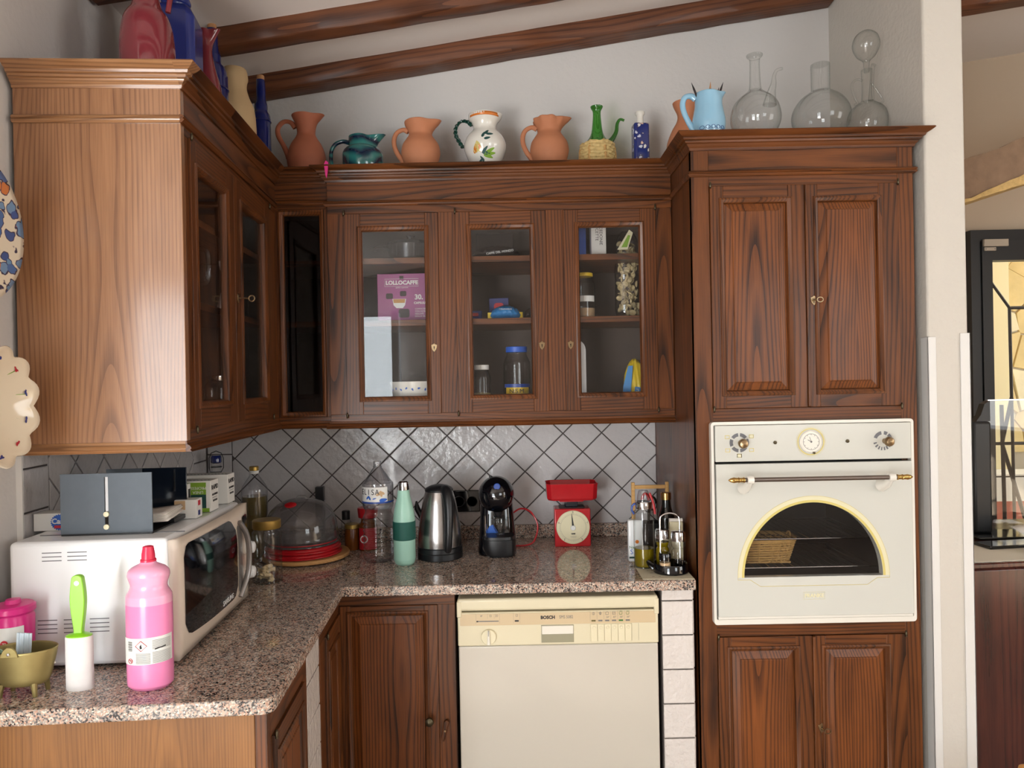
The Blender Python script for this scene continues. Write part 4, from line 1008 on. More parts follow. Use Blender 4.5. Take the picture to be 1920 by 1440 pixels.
def body(name, prof, m, parent, seg=40, spout=None, th=0.004, hollow=True, c=(0, 0, 0), sx=1, sy=1, wavy=0, smooth_k=4, depth=0.6, label=None, ribs=0.0):
    pr = spl(prof, smooth_k) if smooth_k else list(prof)
    full = shell(pr, th, depth) if hollow else pr
    zt = pr[-1][1]; n = len(full); vs = []; fs = []
    for k, (r, z) in enumerate(full):
        for i in range(seg):
            a = 2*PI*i/seg; rr = r; dz = 0
            if ribs: rr += ribs*math.sin(z*900)
            if spout and z > zt-spout[1]:
                f = ((z-(zt-spout[1]))/spout[1]); da = (a-spout[2]+PI) % (2*PI)-PI
                gg = math.exp(-(da/spout[3])**2)*f*f; rr += spout[0]*gg; dz = spout[0]*0.25*gg
                rr -= spout[0]*0.35*f*f*math.exp(-((abs(da)-0.9)/0.45)**2)
            if wavy and z > zt-0.04: rr += wavy*math.cos(9*a)*((z-zt+0.04)/0.04)
            vs.append((c[0]+rr*math.cos(a)*sx, c[1]+rr*math.sin(a)*sy, c[2]+z+dz))
    for k in range(n-1):
        for i in range(seg): j = (i+1) % seg; fs.append((k*seg+i, k*seg+j, (k+1)*seg+j, (k+1)*seg+i))
    fs.append(tuple(range(seg))[::-1])
    if not hollow or full[-1][0] > 0.003: fs.append(tuple((n-1)*seg+i for i in range(seg)))
    g = G(); g.add(vs, fs); return g.build(name, m, parent, angle=1.1, label=label)
def handle(parent, pts, r, m, name='handle', seg=12, flat=1.0, k=5):
    p = spl(pts, k); rr = r
    if isinstance(r, list): rr = [q[0] for q in spl([(x,) for x in r], k)]
    return G().tube(p, rr, seg, flat=flat).build(name, m, parent, angle=1.2)
ZT = 2.2055
# tall terracotta jug (left)
t = thing('terracotta_jug', 'tall slim terracotta jug with flared lip, leftmost jug on the wall cabinets', 'jug', (-0.712, -0.20, ZT), 0, 'jugs along the cabinet tops')
body('jug_body', [(0.046, 0.0), (0.0492, 0.0144), (0.0587, 0.0409), (0.0643, 0.0692), (0.0634, 0.0881), (0.0587, 0.1146), (0.0492, 0.141), (0.036, 0.1637), (0.030, 0.1826), (0.0341, 0.2147), (0.0440, 0.238), (0.047, 0.2480)], 'terracotta_dark', t, spout=(0.016, 0.035, 0, 0.5))
handle(t, [(-0.036, 0, 0.205), (-0.052, 0, 0.226), (-0.076, 0, 0.228), (-0.095, 0, 0.205), (-0.094, 0, 0.175), (-0.078, 0, 0.140), (-0.064, 0, 0.105), (-0.058, 0, 0.090)], [0.007, 0.006, 0.006, 0.006, 0.006, 0.006, 0.007, 0.009], 'terracotta_dark', flat=1.4)
# teal jug
t = thing('teal_jug', 'squat dark teal glazed jug with a broad collar and pinched spout', 'jug', (-0.509, -0.22, ZT), 0, 'jugs along the cabinet tops')
body('jug_body', [(0.058, 0.0), (0.0601, 0.0123), (0.0695, 0.0404), (0.0714, 0.0779), (0.0695, 0.0985), (0.060, 0.113), (0.0490, 0.119), (0.0480, 0.135), (0.0488, 0.151), (0.0488, 0.160)], 'teal_glaze', t, spout=(0.034, 0.05, 0, 0.42))
handle(t, [(-0.047, 0, 0.140), (-0.070, 0, 0.146), (-0.096, 0, 0.135), (-0.110, 0, 0.110), (-0.112, 0, 0.075), (-0.105, 0, 0.045), (-0.085, 0, 0.028), (-0.062, 0, 0.030)], [0.009, 0.008, 0.0075, 0.007, 0.007, 0.007, 0.008, 0.010], 'teal_glaze')
def round_jug(label, x, wav, m='terracotta_clay', sp=0.020):
    t = thing('terracotta_jug', label, 'jug', (x, -0.20, ZT), 0, 'jugs along the cabinet tops')
    body('jug_body', [(0.044, 0.0), (0.050, 0.025), (0.0600, 0.060), (0.0685, 0.100), (0.0640, 0.132), (0.0500, 0.155), (0.0410, 0.173), (0.0460, 0.192), (0.0545, 0.210), (0.0560, 0.222)], m, t, spout=(sp, 0.045, 0, 0.5), wavy=wav, ribs=0.0004)
    handle(t, [(-0.043, 0, 0.188), (-0.062, 0, 0.194), (-0.084, 0, 0.182), (-0.094, 0, 0.156), (-0.092, 0, 0.126), (-0.080, 0, 0.096), (-0.064, 0, 0.072), (-0.056, 0, 0.060)], [0.009, 0.007, 0.0065, 0.0065, 0.0065, 0.007, 0.008, 0.010], m, flat=1.3)
    return t
round_jug('round terracotta jug with plain flared lip, between the teal jug and the painted one', -0.307, 0)
round_jug('round terracotta jug with a crimped pleated lip, right of the white painted jug', 0.149, 0.0035, sp=0.022)
# painted white jug
t = thing('painted_jug', 'white majolica jug painted with an orange flower, dark green rope handle', 'jug', (-0.079, -0.20, ZT), 0, 'jugs along the cabinet tops')
pj = [(0.040, 0.0), (0.0454, 0.0323), (0.0549, 0.0569), (0.0681, 0.089), (0.0748, 0.123), (0.0643, 0.157), (0.0435, 0.1835), (0.0407, 0.1967), (0.0455, 0.2137), (0.0570, 0.2300), (0.0575, 0.2440)]
bd = body('jug_body', pj, 'white_glaze', t, spout=(0.006, 0.03, 0, 0.5))
hp = spl([(-0.046, 0, 0.206), (-0.062, 0, 0.222), (-0.085, 0, 0.222), (-0.102, 0, 0.200), (-0.103, 0, 0.170), (-0.090, 0, 0.140), (-0.078, 0, 0.120)], 8)
g = G()
for ph in (0, PI):
    pts = []
    for i, p in enumerate(hp): a = i*0.75+ph; pts.append((p[0]+0.0035*math.cos(a), p[1]+0.0045*math.sin(a), p[2]+0.002*math.cos(a)))
    g.tube(pts, 0.0045, 8)
g.build('handle', 'green_glaze_dark', t)
pjs = spl(pj, 6)
def rad_at(z):
    for (r0, z0), (r1, z1) in zip(pjs, pjs[1:]):
        if z0 <= z <= z1: return r0+(r1-r0)*(z-z0)/(z1-z0+1e-9)
    return pjs[-1][0]
def petal(g, a, z, la, lz, rot, r_at=rad_at, off=0.0007, n=12):
    """leaf-shaped brush mark lying on the vessel"""
    vs = [(0, 0)]; c, s_ = math.cos(rot), math.sin(rot)
    for i in range(n):
        t_ = 2*PI*i/n; u, v = la*math.cos(t_), lz*math.sin(t_)*(1-0.35*math.cos(t_)); vs.append((u*c-v*s_, u*s_+v*c))
    out = []
    for u, v in vs:
        zz = z+v; r = r_at(zz)+off; aa = a+u/r; out.append((r*math.cos(aa), r*math.sin(aa), zz))
    g.add(out, [(0, 1+i, 1+(i+1) % n) for i in range(n)])
A0 = -PI/2
g = G()
for da, dz, la, lz, ro in ((-0.42, 0.098, 0.020, 0.009, 1.3), (-0.28, 0.100, 0.020, 0.009, 1.8), (-0.36, 0.104, 0.018, 0.007, 1.57)): petal(g, A0+da, dz, la, lz, ro)
g.build('painted_flower', 'ochre_print', bd)
g = G(); petal(g, A0-0.48, 0.093, 0.017, 0.006, 1.2); petal(g, A0-0.22, 0.094, 0.015, 0.005, 1.9, off=0.001); g.build('painted_flower', 'orange_glaze', bd)
g = G()
for da, dz, la, lz, ro in ((0.02, 0.088, 0.016, 0.005, 0.9), (0.12, 0.075, 0.018, 0.006, -0.3), (-0.05, 0.145, 0.012, 0.005, 1.2), (0.28, 0.148, 0.013, 0.005, 0.1), (0.12, 0.156, 0.012, 0.005, 0.9), (0.14, 0.130, 0.012, 0.005, 0.3), (-0.24, 0.052, 0.011, 0.004, 0.8), (-0.16, 0.058, 0.011, 0.004, 2.2), (-0.12, 0.045, 0.010, 0.004, 1.2)): petal(g, A0+da, dz, la, lz, ro)
g.build('painted_leaves', 'box_dark_green', bd)
g = G()
for da, dz, la, lz, ro in ((0.28, 0.085, 0.020, 0.006, 0.6), (0.35, 0.075, 0.018, 0.006, 0.2), (0.22, 0.066, 0.018, 0.006, -0.3)): petal(g, A0+da, dz, la, lz, ro)
g.build('painted_leaves', 'box_green', bd)
g = G(); wrap_label(g, 0.0578, 0.226, 0.240, A0-1.05, A0+1.05, 20); g.build('painted_band', 'orange_glaze', bd, solid=0.0006)
# green flask in straw
t = thing('green_flask', 'green glass spouted flask in a woven straw jacket', 'flask', (0.319, -0.20, ZT), 0, 'bottles along the cabinet tops')
gp = [(0.045, 0.004), (0.052, 0.03), (0.053, 0.065), (0.052, 0.095), (0.044, 0.117), (0.030, 0.136), (0.0205, 0.158), (0.0155, 0.200), (0.0142, 0.232), (0.0205, 0.246), (0.0222, 0.252)]
body('flask_glass', gp, 'green_glass', t, hollow=False, seg=32)
handle(t, [(0.040, 0, 0.118), (0.055, 0, 0.135), (0.068, 0, 0.160), (0.072, 0, 0.188), (0.082, 0, 0.204), (0.097, 0, 0.200)], [0.012, 0.009, 0.007, 0.006, 0.005, 0.0045], 'green_glass', 'spout')
g = G(); n = 14
for k in range(9):
    z = 0.008+0.0125*k; r = 0.0555+0.004*math.sin(PI*k/8)
    pts = [((r+0.0018*math.cos(i*PI+k*PI))*math.cos(2*PI*i/36), (r+0.0018*math.cos(i*PI+k*PI))*math.sin(2*PI*i/36), z+0.002*math.sin(i*1.1)) for i in range(37)]
    g.tube(pts, 0.0066, 6)
g.build('straw_jacket', 'straw', t)
g = G()
for k in range(7):
    a = 2*PI*k/7-0.35; g.tube([((0.062+0.0015)*math.cos(a)*s_, (0.0635)*math.sin(a)*s_, z) for s_, z in ((0.9, 0.0), (0.98, 0.03), (1.0, 0.06), (0.97, 0.09), (0.80, 0.118))], 0.0048, 6, flat=0.6)
g.build('straw_band', 'straw_band', t)
# blue and white bottle
t = thing('painted_bottle', 'slim square bottle painted with white flowers on cobalt blue, cream neck', 'bottle', (0.472, -0.20, ZT), 0.12, 'bottles along the cabinet tops')
b_ = G().box(-0.028, -0.022, 0.0, 0.028, 0.022, 0.186).build('bottle_body', 'majolica_cobalt', t, bevel=0.009, seg=4)
body('neck', [(0.014, 0.180), (0.0125, 0.195), (0.0115, 0.208), (0.0125, 0.216), (0.017, 0.222), (0.017, 0.229)], 'white_glaze', t, hollow=False)
# terracotta jug on the tall cabinet
t = thing('terracotta_jug', 'tall terracotta vase half hidden behind the light blue jug', 'jug', (0.641, -0.17, ZT), 0, 'jugs along the cabinet tops')
body('jug_body', [(0.052, 0.0), (0.0651, 0.0424), (0.0689, 0.0998), (0.0651, 0.1342), (0.0498, 0.1762), (0.0316, 0.2106), (0.0290, 0.2374), (0.0410, 0.268), (0.045, 0.2830)], 'terracotta_clay', t, spout=(0.01, 0.03, 0, 0.5))
# light blue jug with pencils
t = thing('light_blue_jug', 'light blue glazed jug holding dark pencils, on the tall cabinet', 'jug', (0.640, -0.47, ZT), 0, 'jugs along the cabinet tops')
lbp = [(0.040, 0.0), (0.0440, 0.0333), (0.0508, 0.0704), (0.0515, 0.0958), (0.0474, 0.1211), (0.0430, 0.1465), (0.0423, 0.1718), (0.0415, 0.1887)]
body('jug_body', lbp, 'light_blue_glaze', t, spout=(0.014, 0.03, 0, 0.4))
handle(t, [(-0.040, 0, 0.172), (-0.055, 0, 0.182), (-0.074, 0, 0.178), (-0.082, 0, 0.156), (-0.078, 0, 0.128), (-0.066, 0, 0.098), (-0.054, 0, 0.076), (-0.047, 0, 0.066)], [0.009, 0.008, 0.007, 0.007, 0.007, 0.007, 0.008, 0.009], 'light_blue_glaze', flat=1.3)
g = G()
for k in range(5): cx_ = -0.032+0.016*k; zz = 0.060; g.tube([(cx_+0.006*math.cos(a), -math.sqrt(max(0.0, 0.0500**2-(cx_+0.006*math.cos(a))**2))-0.0006, zz+0.006*math.sin(a)) for a in [2*PI*i/12 for i in range(13)]], 0.0007, 5)
g.build('scalloped_relief', 'blue_vase_glaze', t)
pl = ['leftmost leaning dark pencil tip in the light blue jug', 'pale tipped pencil in the middle of the light blue jug', 'rightmost pair of dark pencils in the light blue jug, taller one', 'rightmost pair of dark pencils in the light blue jug, shorter one']
for i, (xa, za, mm) in enumerate(((-0.056, 0.208, 'ink'), (0.006, 0.212, 'cork'), (0.048, 0.212, 'ink'), (0.036, 0.198, 'ink'))):
    o = thing('pencil', pl[i], 'pencil', (0.640, -0.47, ZT), 0, 'pencils in the light blue jug')
    b0 = Vector((-xa*0.35, 0.006*i, 0.02)); b1 = Vector((xa, 0.006*i-0.012, za)); d_ = (b1-b0).normalized()
    G().tube([b0, b1-d_*0.022], 0.0034, 6).build('shaft', 'dark_brown_print' if i != 1 else 'ink', o)
    G().tube([b1-d_*0.022, b1], [0.0034, 0.0004], 6).build('tip', mm, o)
# glass decanters
t = thing('glass_decanter', 'clear glass decanter with a long neck and curved side spout', 'decanter', (0.806, -0.42, ZT), 0, 'clear glass decanters on the tall cabinet')
body('flask', [(0.030, 0.0), (0.0415, 0.0300), (0.0520, 0.0480), (0.0692, 0.0763), (0.0796, 0.1121), (0.0726, 0.1539), (0.0553, 0.1798), (0.0277, 0.2022), (0.019, 0.2161), (0.0164, 0.2575), (0.0160, 0.3092), (0.0245, 0.3213), (0.0255, 0.3262)], 'clear_glass', t, hollow=False, seg=48)
handle(t, [(0.046, 0, 0.160), (0.052, 0, 0.200), (0.060, 0, 0.230), (0.062, 0, 0.255), (0.072, 0, 0.275), (0.090, 0, 0.280)], [0.022, 0.014, 0.009, 0.006, 0.005, 0.0045], 'clear_glass', 'spout')
t = thing('glass_decanter', 'clear round glass decanter with straight slanted-top neck, middle of three', 'decanter', (1.018, -0.42, ZT), 0, 'clear glass decanters on the tall cabinet')
body('flask', [(0.035, 0.0), (0.0484, 0.0304), (0.0657, 0.0549), (0.083, 0.0808), (0.0908, 0.1153), (0.0848, 0.1452), (0.0657, 0.1745), (0.0415, 0.1935), (0.0300, 0.2030), (0.0290, 0.2300), (0.0294, 0.2902)], 'clear_glass', t, hollow=False, seg=48)
t = thing('glass_decanter', 'clear glass decanter with ball stopper and looped handles, nearest the pier', 'decanter', (1.168, -0.42, ZT), 0, 'clear glass decanters on the tall cabinet')
body('flask', [(0.026, 0.0), (0.0330, 0.0200), (0.0488, 0.0446), (0.0600, 0.0775), (0.0610, 0.112), (0.0520, 0.1379), (0.0300, 0.1569), (0.0170, 0.1700), (0.0150, 0.22), (0.017, 0.270)], 'clear_glass', t, hollow=False, seg=48)
body('stopper', [(0.008, 0.262), (0.009, 0.285), (0.012, 0.300), (0.030, 0.318), (0.0415, 0.348), (0.036, 0.378), (0.018, 0.396), (0.002, 0.401)], 'clear_glass', t, hollow=False, seg=36)
handle(t, [(-0.014, 0, 0.235), (-0.034, 0, 0.238), (-0.048, 0, 0.222), (-0.046, 0, 0.198), (-0.036, 0, 0.170), (-0.030, 0, 0.160), (-0.042, 0, 0.155)], 0.0035, 'clear_glass')
handle(t, [(0.008, -0.01, 0.165), (0.010, -0.012, 0.220), (0.014, -0.012, 0.270), (0.018, -0.012, 0.282)], [0.009, 0.006, 0.006, 0.008], 'clear_glass', 'spout')
handle(t, [(0.014, 0, 0.228), (0.030, 0, 0.205), (0.046, 0, 0.180), (0.052, 0, 0.164), (0.042, 0, 0.158)], 0.003, 'clear_glass')

for o in [o for o in COL.objects if o.get('group') in ('jugs along the cabinet tops', 'bottles along the cabinet tops', 'clear glass decanters on the tall cabinet')]:
    lab = o['label']
    f = 0.975 if 'decanter' in lab else 0.97 if ('flask' in lab or 'bottle' in lab) else 0.93 if 'tall' in lab else 0.905
    w_ = 1.05 if 'tall slim' in lab else 1.0
    o.scale = (w_, w_, f)
# things on the left wall cabinet (placed with L(u,w))
def onleft(name, label, cat, u, w, group=None, rz=TH): p = L(u, w, ZT); return thing(name, label, cat, tuple(p), rz, group)
t = onleft('red_vase', 'large dark red glazed vase on the near end of the left cabinet', 'vase', 0.95, 0.2104)
body('vase_body', [(0.048, 0.0), (0.060, 0.05), (0.0647, 0.1192), (0.0633, 0.1515), (0.0593, 0.1851), (0.0512, 0.212), (0.0365, 0.2350), (0.0296, 0.262), (0.029, 0.30), (0.036, 0.33), (0.041, 0.342)], 'red_glaze', t, seg=48)
handle(t, [(0.028, 0, 0.318), (0.052, 0, 0.325), (0.066, 0, 0.300), (0.058, 0, 0.260), (0.052, 0, 0.225)], 0.0065, 'red_glaze')
t = onleft('blue_vase', 'large matt blue square-shouldered vase just behind the red one', 'vase', 0.78, 0.2171, rz=TH+0.1)
g = G(); w_ = 0.058
sec = [(0.050, 0.0), (w_, 0.01), (w_, 0.285), (0.046, 0.310), (0.036, 0.322)]
vs = []; fs = []
def oct_(r, c=0.25): k = r*c; return [(r, -r+k), (r, r-k), (r-k, r), (-r+k, r), (-r, r-k), (-r, -r+k), (-r+k, -r), (r-k, -r)]
for r, z in sec: vs += [(x, y, z) for x, y in oct_(r)]
for k in range(len(sec)-1):
    for i in range(8): j = (i+1) % 8; fs.append((k*8+i, k*8+j, (k+1)*8+j, (k+1)*8+i))
fs.append(tuple(range(8))[::-1]); fs.append(tuple(32+i for i in range(8)))
g.add(vs, fs); g.build('vase_body', 'blue_vase_glaze', t, bevel=0.004, seg=3)
body('neck', [(0.030, 0.318), (0.0324, 0.3287), (0.0365, 0.332), (0.0385, 0.340), (0.034, 0.352), (0.030, 0.37), (0.034, 0.39)], 'blue_vase_glaze', t)
t = onleft('red_pitcher', 'small dark red glazed pitcher with flared lip behind the blue vase', 'pitcher', 0.60, 0.235)
body('pitcher_body', [(0.030, 0.0), (0.042, 0.04), (0.047, 0.09), (0.044, 0.14), (0.0386, 0.180), (0.0330, 0.2043), (0.0245, 0.2364), (0.0165, 0.2765), (0.0165, 0.3006), (0.0220, 0.3246), (0.0240, 0.3487)], 'red_glaze', t, spout=(0.018, 0.05, 0, 0.5))
handle(t, [(-0.018, 0, 0.31), (-0.038, 0, 0.315), (-0.05, 0, 0.29), (-0.048, 0, 0.25), (-0.036, 0, 0.20)], 0.005, 'red_glaze')
def blue_bottle(label, u, w, prof, corkz, neck_r):
    t = onleft('blue_bottle', label, 'bottle', u, w, 'dark blue corked bottles')
    body('bottle_body', prof, 'blue_glaze', t, hollow=False, seg=32, smooth_k=3, ribs=0.0006)
    for z, r in ((0.22, prof[3][0]+0.0006), (0.10, prof[1][0]+0.0006), (0.03, prof[1][0]+0.0006)):
        G().lathe([(r, z-0.003), (r+0.002, z), (r, z+0.003)], 28, capb=False).build('relief_ring', 'blue_glaze', t)
    G().lathe([(neck_r, corkz-0.006), (neck_r, corkz+0.010), (neck_r-0.001, corkz+0.012)], 16, capt=True).build('stopper', 'cork', t)
blue_bottle('dark blue corked bottle with banded shoulder, behind the small red pitcher', 0.48, 0.2113, [(0.040, 0.0), (0.0445, 0.02), (0.0458, 0.16), (0.0458, 0.235), (0.0440, 0.270), (0.0380, 0.290), (0.0271, 0.304), (0.0254, 0.3273), (0.0220, 0.3361), (0.0186, 0.3527), (0.0165, 0.38), (0.0165, 0.412)], 0.416, 0.0135)
blue_bottle('dark blue corked bottle at the inner corner beside the terracotta jug', 0.20, 0.2825, [(0.029, 0.0), (0.0324, 0.015), (0.0324, 0.14), (0.0324, 0.215), (0.0315, 0.235), (0.0285, 0.247), (0.0229, 0.2570), (0.0229, 0.2774), (0.0175, 0.2940), (0.0160, 0.33), (0.0152, 0.369)], 0.373, 0.013)
t = onleft('cream_vase', 'plain unglazed cream clay vase with a waisted neck', 'vase', 0.34, 0.2367)
body('vase_body', [(0.040, 0.0), (0.055, 0.05), (0.0648, 0.1158), (0.0648, 0.1644), (0.0594, 0.2147), (0.0450, 0.2506), (0.0370, 0.2794), (0.0378, 0.2991), (0.0414, 0.3135), (0.0400, 0.332), (0.036, 0.3458)], 'cream_clay', t)
# pink scrap caught between the cornices
o = G().prism([(-0.598, 2.170), (-0.594, 2.160), (-0.590, 2.185), (-0.588, 2.212), (-0.596, 2.218), (-0.602, 2.206)], -0.395, -0.391).build('pink_scrap', 'magenta_plastic', loc=(0, 0, 0)); tag(o, 'tiny scrap of pink plastic caught between two cornices', 'scrap')
# hook or tube? (not built)

# ------------------------------------------------------------------ plates on the left wall
def wall_plate(label, u, w, z, r, m, lobes=0, tilt=0.0, depth=0.02):
    p = L(u, w, z); t = thing('wall_plate', label, 'plate', tuple(p), RZL)
    def fn(a, k):
        a = 2*PI*a; rr = r*k; s_ = 0
        if lobes: e_ = abs(math.sin(lobes*a/2)); rr = r*k*(1-0.10*(1-e_)*k); s_ = 0.012*e_*max(0, k-0.35)
        y = -(depth*(k**2.2)) - s_
        if k < 0.5: y = -(depth*(0.5**2.2))*(k/0.5)**4
        return (rr*math.cos(a), y, rr*math.sin(a))
    o = G().grid(fn, 96, 14, closeu=True).build('plate_body', m, t, solid=0.004, angle=1.2)
    return t, fn
t, fn = wall_plate('round plate painted with blue flowers hanging above the scalloped dish', 1.335, 0.018, 1.812, 0.152, 'majolica_blue', depth=0.016)
t, fn = wall_plate('cream scalloped dish with small red and blue flowers, hung on the left wall', 1.318, 0.012, 1.449, 0.126, 'dish_cream', lobes=11, depth=0.050)
for k in range(11):
    a = (k+0.5)/11; c_ = Vector(fn(a, 0.84)); g = G(); g2 = G()
    for i in range(4):
        b_ = 2*PI*i/4+k; q = c_+Vector((0.0045*math.cos(b_), -0.0045, 0.0045*math.sin(b_)))
        g.lathe([(0.0042, 0), (0.001, -0.0008)], 8, tuple(q), axis='Y')
    g.build('painted_flower', 'ink_red' if k % 2 else 'blue_vase_glaze', t)
    c2_ = Vector(fn(a, 0.70)); g2.tube([c_+Vector((0, -0.004, -0.004)), c2_+Vector((0, -0.004, 0))], 0.0009, 5); g2.build('painted_stem', 'box_green', t)

# ------------------------------------------------------------------ microwave and what stands on it
ZB = 0.888
U0 = 1.238; p = L(U0, 0, ZB)
t = start('microwave_oven', 'white microwave oven in the corner of the worktop, black glass door facing right', 'microwave', tuple(p), RZL, local=(0, 0, ZB))
X1 = 0.485; wfr = 0.372; zt = 1.160
ms = G().box(0, -wfr+0.02, 0.894, X1, -0.024, zt).build('body', 'white_enamel', t, bevel=0.010, seg=3)
# bulging front
def fr(u, v):
    x = X1*u; z = 0.896+(zt-0.004-0.896)*v
    b_ = 0.026*(1-(2*abs(u-0.5))**2.5)*(1-(2*abs(v-0.5))**4)
    return (x, -wfr-b_, z)
g = G().grid(fr, 25, 13)
n = len(g.v)
g.build('front_frame', 'mw_front', t, solid=0.02, angle=1.0)
def on_front(x, z, d=0.0):
    u = x/X1; v = (z-0.896)/(zt-0.004-0.896); q = fr(u, v); return (x, q[1]-d, z)
def front_patch(name, m, poly, d, parent, n=10):
    x0_, x1_ = min(a for a, b in poly), max(a for a, b in poly)
    # polygon given as lower and upper z functions sampled along x
    g = G(); vs = []; fs = []
    for i in range(n+1):
        x = x0_+(x1_-x0_)*i/n
        zs = []
        for k in range(len(poly)):
            (a0_, b0_), (a1_, b1_) = poly[k], poly[(k+1) % len(poly)]
            if (a0_-x)*(a1_-x) <= 0 and abs(a1_-a0_) > 1e-9: zs.append(b0_+(b1_-b0_)*(x-a0_)/(a1_-a0_))
        lo, hi = min(zs), max(zs)
        for j in range(7): vs.append(on_front(x, lo+(hi-lo)*j/6, d))
    for i in range(n):
        for j in range(6): fs.append((i*7+j, (i+1)*7+j, (i+1)*7+j+1, i*7+j+1))
    g.add(vs, fs); return g.build(name, m, parent, angle=1.0)
dw = front_patch('door_glass', 'black_gloss', rrect(0.022, 0.940, 0.320, 1.140, 0.028, 6), 0.0015, t, 24)
front_patch('display', 'black_gloss', rrect(0.395, 1.072, 0.470, 1.130, 0.018, 5), 0.0015, t, 8)
hp = spl([on_front(0.358, 1.125, 0.004), on_front(0.376, 1.09, 0.012), on_front(0.384, 1.04, 0.016), on_front(0.378, 0.98, 0.012), on_front(0.350, 0.930, 0.004)], 6)
G().tube(hp, 0.0085, 12, flat=0.8).build('handle', 'silver_plastic', t)
front_patch('handle_recess', 'silver_plastic', rrect(0.330, 0.945, 0.372, 1.118, 0.018, 5), 0.001, t, 8)
for zk in (1.042, 0.975):
    q = on_front(0.430, zk); G().lathe([(0.018, 0.002), (0.0175, -0.012), (0.015, -0.022), (0.010, -0.025), (0.001, -0.0255)], 24, q, axis='Y', capt=True).build('knob', 'white_enamel', t)
for ua in range(2):
    for k in range(3): w0 = 0.093+ua*0.052; G().box(-0.0006, -w0-0.040, 1.136-0.0085*k, 0.001, -w0, 1.1378-0.0085*k).build('vent_slot', 'grey_print', t, smooth=False)
for ua in range(4):
    for k in range(4): w0 = 0.028+ua*0.0535; G().box(-0.0006, -w0-0.040, 0.966+0.009*k, 0.001, -w0, 0.9678+0.009*k).build('vent_slot', 'grey_print', t, smooth=False)
for xa, ya in ((0.02, -wfr+0.04), (0.02, -0.06), (X1-0.05, -wfr+0.04), (X1-0.05, -0.06)): G().box(xa, ya, ZB, xa+0.03, ya+0.03, 0.896).build('foot', 'black_plastic', t)
q = on_front(0.235, 0.956, 0.0045)
text('lettering', 'SAMSUNG', 0.017, q, (PI/2, 0, 0), 'white_enamel', t, bold=0.0003)
G().tube([(0.070, -wfr+0.010, zt+0.0005), (0.070, -0.05, zt+0.0005)], 0.0012, 5).build('lid_seam', 'grey_print', t)
done()
ZM = 1.1603
def lthing(name, label, cat, u, w, z, group=None, rz=0.0): return thing(name, label, cat, tuple(L(u, w, z)), TH+rz, group)
# napkin holder: frame with local x = w direction (to the right), local y = away from the viewer
t = lthing('napkin_holder', 'slate grey metal napkin holder with slotted front plate, on the microwave', 'napkin holder', 1.17, 0.20, ZM)
g = G(); g.box(-0.098, -0.012, 0.004, -0.004, -0.009, 0.136).box(0.004, -0.012, 0.004, 0.098, -0.009, 0.136).box(-0.0045, -0.012, 0.128, 0.0045, -0.009, 0.136).box(-0.0045, -0.012, 0.004, 0.0045, -0.009, 0.016)
fp = g.build('front_plate', 'slate_metal', t)
G().box(-0.098, -0.012, 0.0, 0.098, 0.13, 0.004).build('base_plate', 'black_plastic', t, bevel=0.001)
G().box(-0.0045, -0.0090, 0.045, 0.0045, -0.0082, 0.128).build('backing_strip', 'silver_plastic', fp)
for z in (0.046, 0.018): G().lathe([(0.0058, 0), (0.0058, -0.003), (0.001, -0.004)], 20, (0, -0.0122, z), axis='Y', capt=True).build('screw', 'dial_cream', fp)
bp = G().box(-0.085, 0.165, 0.0, 0.105, 0.169, 0.126).build('back_plate', 'navy_black', t, bevel=0.001)
G().box(-0.085, 0.1640, 0.110, 0.0, 0.1652, 0.126).build('grey_inner_plate', 'slate_metal', t)
G().box(0.075, 0.1635, 0.068, 0.0785, 0.165, 0.122).build('slot', 'chrome', bp)
G().box(0.02, 0.09, 0.004, 0.105, 0.166, 0.014).build('slide_rail', 'black_plastic', t, bevel=0.001)
o = lthing('napkins', 'short stack of white paper napkins lying in the grey holder', 'napkin stack', 1.10, 0.245, ZM+0.016, rz=0.05)
g = G()
for k in range(7):
    dx_, a_ = random.uniform(-0.003, 0.003), 0
    g.grid(lambda u, v, k=k, dx_=dx_: (-0.07+0.135*u+dx_, -0.04+0.10*v, 0.0026*k+0.010*u*u*(0.4+0.6*v)), 8, 5)
g.build('napkin_sheets', 'paper_white', o, solid=0.0018)
# white box with blue rosette
t = lthing('small_white_box', 'flat white box with a blue toothed rosette, left of the napkin holder', 'box', 1.115, 0.055, ZM)
G().box(-0.050, 0, 0, 0.060, 0.05, 0.040).build('carton', 'box_white', t, bevel=0.001)
pts = []
for i in range(48): a = 2*PI*i/48; r = 0.0205 if i % 2 else 0.0178; pts.append((0.008+r*math.cos(a), 0.0195+r*math.sin(a)*0.92))
g = G().prism(pts, -0.0006, 0.0002); g.build('rosette', 'box_blue', t)
text('lettering', 'Casa', 0.017, (0.007, -0.0008, 0.0215), FR, 'box_white', t, bold=0.0005)
G().box(-0.004, -0.0009, 0.006, 0.020, -0.0003, 0.0125).build('red_tab', 'ink_red', t)
